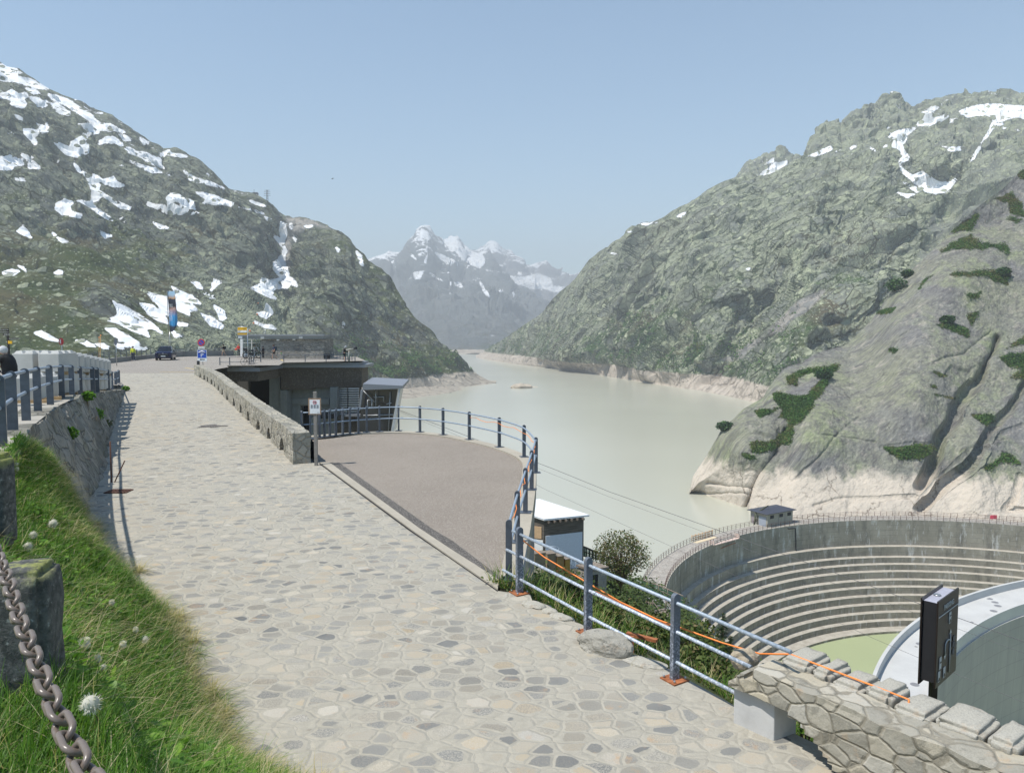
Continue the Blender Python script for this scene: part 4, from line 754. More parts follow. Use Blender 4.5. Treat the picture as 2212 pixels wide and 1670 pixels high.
# grass bank in front of the camera
bt = [Vector((x, y, zt(y) + 0.02)) for x, y in topE]; bb = [Vector((5.5, 3.5, -4.6)), Vector((1.2, 5.2, ground(5.2))), Vector((-1.1, 6.7, ground(6.7))), G(505, 1668), G(428, 1500), G(372, 1352), G(285, 1287)]
bt.append(Vector((wx(11.5) - 0.1, 11.5, zt(11.5)))); bb.append(G(192, 1165)); bt.append(Vector((wx(12.6) - 0.1, 12.6, zt(12.6)))); bb.append(G(185, 1130))
u = np.linspace(0, len(bt) - 1, 150); ar = lambda L: np.stack([np.interp(u, range(len(L)), [p[k] for p in L]) for k in range(3)], 1)
Tt, Bb = ar(bt), ar(bb); v_ = np.linspace(0, 1, 60)[:, None, None]
g = Tt[None] * (1 - v_) + Bb[None] * v_; g[:, :, 2] += (0.35 * np.sin(np.pi * v_[:, :, 0]) * np.clip((u[None] - 3.2) / 2.5, 0, 1)) - 0.06 * (v_[:, :, 0] > 0.985)
p_ = g.reshape(-1, 3); g[:, :, 2] += (0.10 * fbm(p_ * 1.3, 3)).reshape(g.shape[:2]) * np.sin(np.pi * np.clip(v_[:, :, 0], 0, 1))
bank = g; M_turf = plain('turf_soil', (0.06, 0.075, 0.025), 0.95, 0, 0.5, 5, 0.6, 30); tag(grid_mesh('grass_bank', g, M_turf), kind='structure')
# ================================================================ dams
def fit_circle(pts):
    A = np.array([[2 * p.x, 2 * p.y, 1] for p in pts]); y = np.array([p.x ** 2 + p.y ** 2 for p in pts]); s = np.linalg.lstsq(A, y, rcond=None)[0]
    return s[0], s[1], math.sqrt(s[2] + s[0] ** 2 + s[1] ** 2)
ds_ = v5([(480, 805), (520, 725), (640, 592), (740, 512), (840, 455), (1060, 388), (1290, 333), (1570, 293), (1880, 264), (2212, 252)]) + vm([(1040, 148), (1300, 134), (1560, 132), (1760, 137), (1970, 147), (2212, 165)])
ocx, ocy, oR = fit_circle([PZ(*p, Z_CREST) for p in ds_])
us_ = v5([(335, 765), (400, 655), (500, 540), (640, 445), (780, 395), (1000, 328), (1120, 297)])
usR = np.mean([math.hypot(PZ(*p, Z_CREST).x - ocx, PZ(*p, Z_CREST).y - ocy) for p in us_])
print('old dam', ocx, ocy, oR, usR)
aL = math.atan2(PZ(*v5([(470, 830)])[0], Z_CREST).y - ocy, PZ(*v5([(470, 830)])[0], Z_CREST).x - ocx)
ang_o = np.linspace(aL + 0.22, aL - 2.3, 220)
def ring(cx, cy, r, z, ang): return np.stack([cx + r * np.cos(ang), cy + r * np.sin(ang), np.full(len(ang), z)], 1)
ply = v5([(2212, y) for y in (460, 550, 610, 670, 740, 800, 870, 940, 1010, 1080, 1148)])
prof = [(usR, Z_CREST - 26), (usR, Z_CREST), (oR, Z_CREST)]; r = oR
for k, (x, y) in enumerate(ply):
    dxy = PZ(ply[0][0], v5([(2212, 252)])[0][1], Z_CREST); rx, rz = (float(q) for q in ray(x, y))
    # depth where the view line meets the cylinder of radius r
    dlo = np.linspace(dxy.y + 12, dxy.y - 40, 4000); e = np.hypot(rx * dlo - ocx, dlo - ocy) - r; dk = dlo[np.argmin(np.abs(e))]
    zk = rz * dk; wdt = 1.15 if k < 10 else 2.4
    prof += [(r, zk), (r - wdt, zk - 0.12)]; r -= wdt
prof.append((r, prof[-1][1] - 6)); Z_POOL = prof[-2][1] - 0.5
gd = []; seg = []
for (r0, z0), (r1, z1) in zip(prof, prof[1:]):
    n = max(1, int(abs(z1 - z0) / 1.2))
    for j in range(n): gd.append(ring(ocx, ocy, r0 + (r1 - r0) * j / n, z0 + (z1 - z0) * j / n, ang_o))
gd.append(ring(ocx, ocy, prof[-1][0], prof[-1][1], ang_o)); gd = np.array(gd)
su = np.tile((ang_o * oR)[None], (gd.shape[0], 1))
b = NB('dam_concrete'); P_ = b.n('ShaderNodeNewGeometry').outputs['Position']; pz = b.sep(P_)[2]; uu = b.attr('arc')
cv = b.n('ShaderNodeCombineXYZ'); b.put(cv.inputs[0], uu); b.put(cv.inputs[1], pz); UV = cv.outputs[0]
c = b.mix(b.rng(b.noise(0.12, 6, 0.65, UV), 0.38, 0.62), (0.235, 0.22, 0.18), (0.32, 0.30, 0.25))
c = b.mix(b.rng(b.noise(0.5, 7, 0.7, b.mapping(UV, scale=(1, 0.22, 1))), 0.50, 0.66, 0, 0.75), c, (0.115, 0.11, 0.095))
c = b.mix(b.rng(b.noise(0.65, 7, 0.72, b.mapping(UV, scale=(1, 0.20, 1), loc=(40, 11, 0))), 0.545, 0.63, 0, 0.85), c, (0.50, 0.50, 0.48))
br = b.n('ShaderNodeTexBrick'); b.put(br.inputs['Vector'], UV); br.inputs['Scale'].default_value = 1.0; br.inputs['Mortar Size'].default_value = 0.05; br.inputs['Brick Width'].default_value = 6.0; br.inputs['Row Height'].default_value = 1.25; br.inputs['Mortar Smooth'].default_value = 0.3
c = b.mix(b.math('MULTIPLY', br.outputs['Fac'], b.rng(b.noise(0.4, 4, 0.6, UV), 0.4, 0.6, 0.1, 0.6)), c, (0.10, 0.098, 0.085))
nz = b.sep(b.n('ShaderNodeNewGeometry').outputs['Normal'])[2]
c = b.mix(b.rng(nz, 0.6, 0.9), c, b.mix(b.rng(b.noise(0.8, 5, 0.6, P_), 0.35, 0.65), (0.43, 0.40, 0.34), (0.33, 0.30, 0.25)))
M_dam = b.done(c, 0.9, b.bump(b.noise(1.2, 6, 0.7, UV), 0.35, 0.3), spec=0.15)
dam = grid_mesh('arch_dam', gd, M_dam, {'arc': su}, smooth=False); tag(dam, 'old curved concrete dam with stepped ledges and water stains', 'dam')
arcw = np.linspace(aL + 0.15, aL - 2.25, 90); arcp = ring(ocx, ocy, usR - 0.3, Z_LAKE, arcw)
lk = [(-3200, 70, Z_LAKE), (10, 70, Z_LAKE)] + [tuple(p) for p in arcp] + [(500, float(arcp[-1][1]), Z_LAKE), (3200, 60, Z_LAKE), (3200, 9000, Z_LAKE), (-3200, 9000, Z_LAKE)]
m = MB(); m.faces(lk, [tuple(range(len(lk)))]); bmesh.ops.triangulate(m.bm, faces=m.bm.faces[:]); tag(m.build('lake', LAKE_M), kind='structure')
pool = ring(ocx, ocy, r + 1.2, Z_POOL, np.linspace(0, 2 * math.pi, 60)[:-1])
M_pool = plain('pool_water', (0.345, 0.385, 0.22), 0.3, 0, 0.05, 0.05, spec=0.25); flat('reservoir_water', [Vector(p) for p in pool], M_pool)
# new dam
nu = v6([(1105, 912), (1150, 800), (1200, 700), (1260, 610), (1340, 530), (1420, 460), (1500, 420), (1760, 290), (1900, 240), (2050, 200), (2212, 168)])
ncx, ncy, nR = fit_circle([PZ(*p, -44.0) for p in nu]); nd = v6([(1740, 640), (1900, 515), (2050, 425), (2212, 368), (1560, 950)])
ndR = np.mean([math.hypot(PZ(*p, Z_CREST - 0.2).x - ncx, PZ(*p, Z_CREST - 0.2).y - ncy) for p in nd]); print('new dam', ncx, ncy, nR, ndR)
a0 = math.atan2(PZ(*nu[0], -44).y - ncy, PZ(*nu[0], -44).x - ncx); ang_n = np.linspace(a0 + 0.35, a0 - 2.2, 200)
pr = [(nR, -80), (nR, -44.0), (nR - 0.45, -44.0), (nR - 0.45, Z_CREST - 0.2), (ndR + 0.35, Z_CREST - 0.25), (ndR + 0.35, -44.5), (ndR, -44.5), (ndR, -46.4), (ndR - 0.25, -46.4), (ndR + 2.0, -95), (ndR + 12, -135)]
gd = []; mi_rows = []
for (r0, z0), (r1, z1) in zip(pr, pr[1:]):
    n = max(1, int(abs(z1 - z0) / 6))
    for j in range(n): gd.append(ring(ncx, ncy, r0 + (r1 - r0) * j / n, z0 + (z1 - z0) * j / n, ang_n))
gd.append(ring(ncx, ncy, pr[-1][0], pr[-1][1], ang_n)); gd = np.array(gd)
b = NB('new_dam_concrete'); P_ = b.n('ShaderNodeNewGeometry').outputs['Position']; pz = b.sep(P_)[2]
cv = b.n('ShaderNodeCombineXYZ'); b.put(cv.inputs[0], b.attr('arc')); b.put(cv.inputs[1], pz); UV = cv.outputs[0]
c = b.mix(b.rng(b.noise(0.25, 6, 0.65, P_), 0.35, 0.65), (0.44, 0.44, 0.43), (0.50, 0.50, 0.485)); c = b.mix(b.rng(b.noise(1.0, 6, 0.7, P_), 0.62, 0.72, 0, 0.35), c, (0.42, 0.42, 0.41))
br = b.n('ShaderNodeTexBrick'); b.put(br.inputs['Vector'], UV); br.offset = 0.0
for k_, v_ in (('Scale', 1.0), ('Mortar Size', 0.045), ('Brick Width', 3.0), ('Row Height', 3.0)): br.inputs[k_].default_value = v_
fc = b.mix(b.rng(b.noise(0.35, 5, 0.65, b.mapping(UV, scale=(1, 0.15, 1))), 0.35, 0.65), (0.36, 0.35, 0.325), (0.30, 0.295, 0.28)); fc = b.mix(b.math('MULTIPLY', br.outputs['Fac'], 0.55), fc, (0.17, 0.17, 0.165))
c = b.mix(b.rng(pz, -46.3, -46.5), c, fc)
M_nd = b.done(c, 0.85, b.bump(b.noise(2, 4, 0.6, P_), 0.1, 0.1), spec=0.2)
ndam = grid_mesh('gravity_dam', gd, M_nd, {'arc': np.tile((ang_n * nR)[None], (gd.shape[0], 1))}, smooth=False); tag(ndam, 'new pale concrete dam with broad white crest road', 'dam')
# ================================================================ railings
def post_mesh(w_=0.11, t=0.055, h=1.1, mat=None, plate=None):
    """flat bar with a rounded head; its broad side faces along x, rails run along x"""
    m = MB(); prof = [(-w_ / 2, 0), (w_ / 2, 0), (w_ / 2, h - w_ / 2)] + [(w_ / 2 * math.cos(a), h - w_ / 2 + w_ / 2 * math.sin(a)) for a in np.linspace(0.3, math.pi - 0.3, 7)] + [(-w_ / 2, h - w_ / 2)]
    M = Matrix(((0, 0, 1, 0), (1, 0, 0, 0), (0, 1, 0, 0), (0, 0, 0, 1))); m.prism(prof, -t / 2, t / 2, M)
    return m
def railing(name, label, pts, rails, r, mats, w_=0.11, t=0.055, h=1.1, plate=None, group=None, ext0=0.0, ext1=0.0, skip=None, plate_h=0.012, post_ang=None, rail_mats=None, curve=None):
    root = thing(name, label, 'railing', pts[0], group=group); base = Vector(pts[0])
    proto = None; pl_proto = None; bolt = []; rust = mats[2] is M_rust
    for k, p in enumerate(pts):
        a = pts[max(k - 1, 0)]; c = pts[min(k + 1, len(pts) - 1)]; ang = math.atan2((c - a).y, (c - a).x)
        if proto is None: o = proto = post_mesh(w_, t, h).build('post', mats[1], root)
        else: o = proto.copy(); col.objects.link(o); o.parent = root
        o.location = Vector(p) - base; o.rotation_euler = (0, 0, ang if post_ang is None else post_ang)
        if plate:
            if pl_proto is None:
                mb = MB(); mb.box((0, 0, plate_h / 2 + 0.002), (plate, plate, plate_h)); 
                pl = pl_proto = mb.build('base_plate', mats[2], o)
                mb = MB()
                for sx in (-1, 1):
                    for sy in (-1, 1): mb.cyl((sx * plate * 0.36, sy * plate * 0.36, plate_h), (sx * plate * 0.36, sy * plate * 0.36, plate_h + 0.035), 0.014, 6)
                mb.bm.free(); bolt = []
                if rust:
                    for sx in (-1, 1):
                        for sy in (-1, 1): mb = MB(); mb.cyl((sx * plate * 0.36, sy * plate * 0.36, plate_h), (sx * plate * 0.36, sy * plate * 0.36, plate_h + 0.035), 0.014, 6); bolt.append(mb.build('bolt', M_steel, pl))
            else:
                pl = pl_proto.copy(); col.objects.link(pl); pl.parent = o; [None for q_ in bolt for b2 in [q_.copy()] if (col.objects.link(b2), setattr(b2, 'parent', pl))[0]]
    for k, hh in enumerate(rails):
        path = [Vector(p) - base + Vector((0, 0, hh)) for p in pts]
        if curve: path = smooth_path(path, curve); 
        if ext0: path[0] = path[0] + (path[0] - path[1]).normalized() * (ext0 if not hasattr(ext0, '__len__') else ext0[k])
        if ext1: path[-1] = path[-1] + (path[-1] - path[-2]).normalized() * (ext1 if not hasattr(ext1, '__len__') else ext1[k])
        m = MB(); m.tube(path, r, 10)
        for p in pts[1:-1:2]:
            q = Vector(p) - base + Vector((0, 0, hh))
            j = min(range(len(path)), key=lambda i: (path[i] - q).length); tt = (path[min(j + 1, len(path) - 1)] - path[max(j - 1, 0)]).normalized()
            m.tube([q + tt * 0.10, q + tt * 0.18], r * 1.18, 10)
        m.build('rail', mats[0], root)
    return root
pl_ = [G(*p) for p in [(1122, 1281), (1270, 1366), (1457, 1468)]]
d01 = (pl_[0] - pl_[1]).normalized()
nr_ = railing('railing', 'grey three-bar railing on rusty base plates at the near road edge, open at one end', pl_, (1.0, 0.63, 0.24), 0.024, (M_worn, M_wpost, M_rust), 0.115, 0.06, 1.12, 0.26, ext0=(0.22, 0.42, 0.55), ext1=(1.72, 1.2, 1.22), plate_h=0.016)
tp = v3([(236, 890), (277, 884), (322, 878), (372, 872), (430, 864), (490, 859), (560, 853), (630, 848), (737, 841), (897, 833), (1075, 843), (1268, 866), (1487, 906), (1737, 968), (1944, 1050), (2043, 1183)]) + v4([(680, 218), (628, 408), (560, 655), (490, 965)])
pts = [G(*v3([(q, 898)])[0], 0.05) for q in (90, 160)] + [G(*p, 0.05) for p in tp]
railing('railing', 'curved two-bar grey railing round the edge of the rounded asphalt terrace', pts, (0.97, 0.52), 0.026, (M_rail, M_post, M_post), 0.11, 0.055, 1.05, 0.27, curve=70)
lp = v1([(-95, 1420), (10, 1280), (118, 1150), (238, 1045), (343, 968), (455, 905), (560, 850), (650, 825), (725, 808), (790, 806), (850, 805), (895, 800), (935, 793), (980, 780), (1010, 767), (1045, 758), (1072, 742)])
pts = []
for p in lp:
    q = T(*p); q.x = min(q.x, wx(max(q.y, 9.7)) - 0.22) if q.y > 9.6 else q.x; pts.append(q)
pts.sort(key=lambda p: p.y); keep = [pts[0]]
for p in pts[1:]:
    if (p - keep[-1]).length > 0.72: keep.append(p)
railing('railing', 'grey two-bar railing on broad flat posts along the top of the old retaining wall', keep, (1.05, 0.60), 0.036, (M_rail, M_post, M_post), 0.17, 0.07, 1.12)
# far rail on the low wall of the plaza
def interp_line(P_, n):
    L = [0]
    for a, c in zip(P_, P_[1:]): L.append(L[-1] + (c - a).length)
    return [Vector([float(np.interp(t, L, [p[k] for p in P_])) for k in range(3)]) for t in np.linspace(0, L[-1], n)]
lwp = interp_line([lw[0], lw[1], lw[2], lw[3]], 18)
railing('railing', 'small dark railing standing on the low wall behind the parked car', [p + Vector((0, 0.1, 0.5)) for p in lwp], (0.75, 0.42), 0.02, (M_post, M_post, M_post), 0.07, 0.06, 0.8)
m = MB(); w0, w1 = lw[4], lw[6]; fl = [w0 + Vector((0, .15, .95)), lw[5] + Vector((0, .15, 1.0)), w1 + Vector((0, .15, 1.05)), PZ(520, 769, ground(99)) + Vector((0, 1.2, 1.05))]
m.tube(fl, 0.03, 6)
for p in interp_line(fl[:3], 9): m.tube([p, p - Vector((0, 0, 0.35))], 0.02, 6)
tag(m.build('guard_rail', M_steel), 'thin pale guard rail above the far concrete wall', 'railing')
# deck railing of the garage roof
kd = [PZ(*q, ground(99)) for q in vk([(-40, 676), (118, 676), (440, 668)])]; kd2 = [PZ(*q, ground(99)) for q in vk([(470, 655), (500, 640)])]; kd3 = [PZ(*q, ground(99)) for q in vk([(615, 627), (985, 626), (1330, 624), (1665, 621), (1980, 616), (2130, 607)])]
railing('railing', 'dark railing along the roof edge of the parking building', kd + kd2 + kd3, (0.80, 0.30), 0.028, (M_post, M_post, M_post), 0.08, 0.08, 0.83, 0.22)
ke = [PZ(*q, ground(99)) for q in vk([(1665, 553), (1700, 560), (1745, 566), (1790, 571), (1840, 578), (1890, 584), (1940, 590), (2010, 596), (2080, 602)])]
railing('railing', 'short run of dark railing posts behind the stone waiting shelter', ke, (0.85, 0.45), 0.022, (M_post, M_post, M_post), 0.07, 0.07, 0.9)
# ================================================================ parking building under the plaza
def quad_box(root, name, x0, x1, y0, y1, d0, depth, mat, vw=vg, bevel=0.0, d1=None):
    (a, c), (e, f) = vw([(x0, y0)])[0], vw([(x1, y1)])[0]; d1 = d1 or d0
    A, B_, C_, D_ = P(a, f, d0), P(e, f, d1), P(e, c, d1), P(a, c, d0)
    top0 = P(a, c, d0).z; A.z = P(a, f, d0).z; B_.z = P(e, f, d1).z
    back = Vector((0, depth, 0)); m = MB()
    m.faces([A, B_, C_, D_, A + back, B_ + back, C_ + back, D_ + back], [(0, 1, 2, 3), (4, 7, 6, 5), (0, 4, 5, 1), (1, 5, 6, 2), (2, 6, 7, 3), (3, 7, 4, 0)])
    return m.build(name, mat, root, bevel)
M_brown = NB('exposed_aggregate'); b = M_brown; co = b.co(); vv = b.voro(9.0, co, 'F1', out=1)
M_brown = b.done(b.mix(b.rng(b.sep(vv)[0], 0.75, 0.85), b.mix(b.noise(0.8, 4, 0.6, co), (0.085, 0.066, 0.048), (0.12, 0.095, 0.07)), (0.155, 0.125, 0.095)), 0.9, b.bump(b.sep(vv)[0], 0.5, 0.03))
M_fascia = plain('fascia_metal', (0.23, 0.24, 0.265), 0.45, 0.3, 0.06)
M_louv = plain('louvre_metal', (0.50, 0.51, 0.53), 0.4, 0.3, 0.05)
M_bconc = concrete_mat('garage_concrete', (0.30, 0.305, 0.29), 0.35, True)
root = thing('parking_building', 'brown and grey parking building built under the plaza edge with louvres', 'building')
D0, D1 = 88.0, 92.3
dAt = lambda x: D0 + (D1 - D0) * (x - 230) / 1330.0
quad_box(root, 'roof_edge', 225, 1530, 32, 62, D0 - .05, 6, M_fascia, d1=D1 - .05); quad_box(root, 'fascia', 225, 1602, 60, 96, D0 - .25, 6.0, M_fascia, d1=D1 - .25)
quad_box(root, 'panel', 275, 540, 96, 204, D0, 5, M_brown, d1=dAt(540)); quad_box(root, 'panel', 541, 945, 96, 372, dAt(540), 4, M_brown, d1=dAt(945)); quad_box(root, 'panel', 948, 1332, 95, 352, dAt(948), 4, M_brown, d1=dAt(1332)); quad_box(root, 'panel', 1334, 1562, 84, 345, dAt(1334), 4, M_brown, d1=D1)
quad_box(root, 'roof_edge', -140, 205, 66, 96, 80, 8, M_fascia); quad_box(root, 'fascia', -140, 272, 96, 146, 79.6, 8, M_fascia); quad_box(root, 'panel', -140, 250, 146, 268, 80.0, 7, M_brown)
quad_box(root, 'column', 392, 530, 200, 900, 89.5, 3, M_bconc); quad_box(root, 'column', 530, 616, 380, 900, 89.2, 3, M_bconc)
quad_box(root, 'wall', 616, 790, 350, 900, 91.3, 3, M_bconc); quad_box(root, 'wall', 905, 1160, 350, 900, 91.5, 3, M_bconc); quad_box(root, 'wall', 788, 907, 350, 578, 91.4, 3, M_bconc)
quad_box(root, 'beam', 616, 1150, 488, 560, 91.0, 0.5, M_bconc)
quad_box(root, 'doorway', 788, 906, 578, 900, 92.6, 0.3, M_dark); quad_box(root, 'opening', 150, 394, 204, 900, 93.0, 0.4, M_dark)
quad_box(root, 'fin', 1158, 1246, 345, 720, 90.4, 3, M_bconc)
quad_box(root, 'plinth', 1248, 1565, 705, 935, 90.8, 3, M_brown); quad_box(root, 'ledge', 1340, 1570, 690, 715, 90.0, 1.0, M_fascia); quad_box(root, 'canopy', 1030, 1230, 684, 740, 89.8, 1.5, M_dark); quad_box(root, 'plinth', 905, 1248, 720, 960, 90.9, 2.5, M_bconc)
for (x0, x1) in ((1252, 1378), (1392, 1522)):
    quad_box(root, 'louvre_back', x0 - 4, x1 + 4, 345, 706, 92.6, 0.2, M_dark)
    for k in range(12):
        y = 352 + k * 29; quad_box(root, 'louvre', x0, x1, y, y + 16, 91.8, 0.35, M_louv)
# ================================================================ cable station
root = thing('cable_station', 'dark glass cable station with a slanted grey roof beside the parking building', 'building')
def sbar(pts, r, name, mat=M_fascia): 
    m = MB(); m.tube([P(*vg([p[:2]])[0], p[2]) for p in pts], r, 4); return m.build(name, mat, root)
def slab(pts, mat, name, ext):
    m = MB(); q = [P(*vg([p[:2]])[0], p[2]) for p in pts]; n = len(q); e = Vector(ext)
    m.faces(q + [p + e for p in q], [tuple(range(n)), tuple(range(n, 2 * n))[::-1]] + [(k, (k + 1) % n, n + (k + 1) % n, n + k) for k in range(n)]); return m.build(name, mat, root)
slab([(1575, 300, 84), (2078, 325, 84), (2078, 358, 84), (1575, 378, 84)], M_fascia, 'roof', (-0.3, 7.5, 0.28))
slab([(1545, 378, 84.3), (1576, 378, 84.3), (1540, 640, 84.3), (1520, 640, 84.3)], M_fascia, 'leg', (0, .35, 0)); slab([(2030, 358, 84.1), (2052, 358, 84.1), (1962, 905, 84.1), (1932, 905, 84.1)], M_louv, 'leg', (0, .4, 0))
M_glass = plain('dark_glass', (0.03, 0.033, 0.04), 0.12, 0, 0.1, 1); slab([(1576, 378, 86), (2020, 366, 86), (1925, 930, 86), (1520, 930, 86)], M_glass, 'glazing', (0, 4.5, 0))
for a in ([(1580, 385, 85.0), (1722, 530, 85.2)], [(1740, 380, 85.0), (1738, 585, 85.2)], [(1635, 505, 85), (1690, 500, 85), (1690, 605, 85), (1635, 608, 85), (1635, 505, 85)], [(1710, 470, 85.3), (1840, 465, 85.3), (1836, 525, 85.3)], [(1870, 560, 85), (1935, 540, 85)], [(1920, 400, 85.5), (1900, 900, 85.5)], [(1580, 700, 85.5), (1960, 690, 85.5)]): sbar(a, 0.05, 'bar', M_louv)
# ================================================================ waiting shelter on the plaza
root = thing('waiting_shelter', 'low stone shelter with flat grey roof and glass front on the plaza', 'building')
M_slate = stone_mat('slate_masonry', 1.6, cols=[(0, (0.11, 0.11, 0.11)), (0.5, (0.19, 0.18, 0.17)), (0.9, (0.25, 0.235, 0.21)), (1, (0.40, 0.37, 0.33))], mortar=(0.06, 0.06, 0.055), mw=0.02, squash=1.0, bump=1.0)
bs = M_slate.node_tree
for nd in bs.nodes:
    if nd.type == 'MAPPING': nd.inputs['Scale'].default_value = (1, 1, 3.2); break
DK = 100.6
quad_box(root, 'stone_wall', 622, 1622, 262, 574, DK, 5.6, M_slate, vk); quad_box(root, 'roof_band', 248, 1627, 208, 258, DK - .35, 6.6, concrete_mat('roof_band', (0.26, 0.265, 0.255), 0.2), vk); quad_box(root, 'roof', 246, 1626, 188, 209, DK - .45, 6.9, M_fascia, vk)
quad_box(root, 'column', 286, 324, 258, 536, DK + 5.2, 0.5, M_white, vk)
M_pane = NB('pane_glass'); b = M_pane; b.s = None; M_pane = b.done((0.55, 0.6, 0.6), 0.05); b.b.inputs['Transmission Weight'].default_value = 0.95; b.b.inputs['IOR'].default_value = 1.02
for (x0, x1, y0, y1) in ((326, 466, 272, 316), (474, 616, 272, 316), (326, 466, 320, 540), (474, 616, 320, 540)): quad_box(root, 'pane', x0, x1, y0, y1, DK + 5.0, 0.02, M_pane, vk)
for (x0, x1, y0, y1) in ((464, 475, 262, 545), (614, 624, 262, 560), (324, 616, 315, 321)): quad_box(root, 'frame', x0, x1, y0, y1, DK + 4.9, 0.1, M_white, vk)
for x0 in (612, 1228): quad_box(root, 'sign_plate', x0, x0 + 58, 213, 252, DK - .40, 0.04, plain('plate_grey', (0.45, 0.45, 0.44), 0.5), vk)
for x0, x1, y0, y1 in ((870, 912, 264, 284), (1126, 1166, 258, 276)): quad_box(root, 'lamp', x0, x1, y0, y1, DK - .15, 0.15, M_white, vk)
quad_box(root, 'notice', 252, 318, 205, 243, DK - .42, 0.04, plain('notice_white', (0.6, 0.64, 0.7), 0.5), vk)
mb = MB(); mb.tube([P(*vk([(1625, 236)])[0], DK + 1), P(*vk([(1742, 236)])[0], DK + 1)], 0.02, 6); mb.tube([P(*vk([(1742, 240)])[0], DK + 1), P(*vk([(1742, 62)])[0], DK + 1)], 0.018, 6); mb.build('aerial', M_dark, root)
mb = MB(); mb.tube([P(*vk([(650, 190)])[0], DK + 3), P(*vk([(650, -20)])[0], DK + 3)], 0.018, 6)
for yy in (112, 140, 165): mb.tube([P(*vk([(658, yy)])[0], DK + 3), P(*vk([(695, yy)])[0], DK + 3)], 0.03, 5)
mb.tube([P(*vk([(690, 190)])[0], DK + 3), P(*vk([(690, 108)])[0], DK + 3)], 0.03, 5); mb.build('aerial', M_steel, root)
o = thing('waste_bin', 'dark square waste bin at the corner of the stone shelter', 'bin'); quad_box(o, 'bin_body', 1626, 1704, 512, 578, 99.0, 0.9, M_dark, vk, 0.03); quad_box(o, 'bin_lid', 1622, 1708, 488, 511, 98.95, 1.0, M_black, vk, 0.03)
quadv = quad_box
o = thing('ticket_machine', 'pale ticket machine behind the motorcycle at the shelter', 'machine'); quad_box(o, 'cabinet', 342, 406, 430, 540, 101.9, 0.6, plain('machine_blue', (0.42, 0.5, 0.58), 0.5), vk, 0.02); quad_box(o, 'screen_hood', 338, 410, 396, 428, 101.8, 0.7, M_white, vk, 0.02)
# ================================================================ text helper
def text_obj(s, size, mat, parent, loc, rot=(R(90), 0, 0), name='lettering', align='CENTER', sx=1.0):
    cu = bpy.data.curves.new(name, 'FONT'); cu.body = s; cu.size = size; cu.align_x = align; cu.align_y = 'CENTER'; cu.extrude = 0.002
    t = bpy.data.objects.new('tmp', cu); col.objects.link(t); bpy.context.view_layer.update()
    me = bpy.data.meshes.new_from_object(t.evaluated_get(bpy.context.evaluated_depsgraph_get())); bpy.data.objects.remove(t); bpy.data.curves.remove(cu)
    o = link(name, me, mat, parent); o.location = loc; o.rotation_euler = rot; o.scale = (sx, 1, 1); return o
def disc(root, name, c, r, mat, dy=0.0, th=0.02, n=28):
    m = MB(); m.cyl((c[0], c[1] + dy, c[2]), (c[0], c[1] + dy + th, c[2]), r, n); return m.build(name, mat, root)
def board(root, name, c, w_, h, mat, th=0.03, bevel=0.0): 
    m = MB(); m.box(c, (w_, th, h)); return m.build(name, mat, root, bevel)
# ================================================================ no-parking and garage sign
g0 = G(*vb([(1505, 1655)])[0]); dS = g0.y; sc = dS / F; u_ = lambda z: z / (4.9125 * 1.748) * sc
M_blue = plain('sign_blue', (0.012, 0.07, 0.42), 0.4, 0, .04); M_red = plain('sign_red', (0.50, 0.02, 0.03), 0.4, 0, .04)
root = thing('traffic_sign', 'round no-stopping sign above a blue parking garage board with arrow', 'sign', g0)
at = lambda x, y, dy=0.0: Vector((u_(x - 1505), dy, P(*vb([(x, y)])[0], dS).z - g0.z))
m = MB(); m.cyl((0, .05, 0), (at(1490, 1085).x * 0.4, .05, at(1490, 1100).z), 0.035); m.build('pole', M_steel, root)
c = at(1487, 1148); disc(root, 'round_plate', c, u_(67), M_red, -.02, .02); disc(root, 'disc_face', c, u_(46), M_blue, -.026, .005)
m = MB(); m.box(c + Vector((0, -.031, 0)), (u_(100), .008, u_(15)), ry=R(45)); m.build('slash', M_red, root)
p = board(root, 'small_plate', at(1487, 1246), u_(118), u_(48), plain('plate_white', (0.62, 0.63, 0.62), 0.5)); text_obj('Unterstand', u_(22), M_dark, p, at(1487, 1256) + Vector((0, -.018, 0)), sx=.8)
p = board(root, 'parking_board', at(1496, 1395), u_(178), u_(212), M_white, .03, 0.01); board(p, 'blue_field', at(1496, 1364) + Vector((0, -.017, 0)), u_(162), u_(142), M_blue, .006)
text_obj('P', u_(112), M_white, p, at(1496, 1382) + Vector((0, -.024, 0)))
m = MB(); m.tube([at(1432, 1334) + Vector((0, -.024, 0)), at(1496, 1308) + Vector((0, -.024, 0)), at(1562, 1334) + Vector((0, -.024, 0))], 0.045, 4); m.build('roof_symbol', M_white, p)
m = MB(); m.box(at(1510, 1464) + Vector((0, -.018, 0)), (u_(74), .006, u_(14))); q = at(1480, 1464); m.faces([q + Vector((0, -.021, u_(18))), q + Vector((0, -.021, -u_(18))), q + Vector((-u_(32), -.021, 0))], [(0, 1, 2)]); m.build('arrow', M_black, p)
g1 = G(*vb([(1422, 1660)])[0]); o = thing('bollard', 'short white bollard with black band at the head of the parapet', 'bollard', g1); m = MB(); m.box((0, 0, .2), (.3, .3, .4)); m.build('base', M_white, o, .02); m = MB(); m.box((0, 0, .62), (.2, .2, .44)); m.build('band', M_black, o, .02)
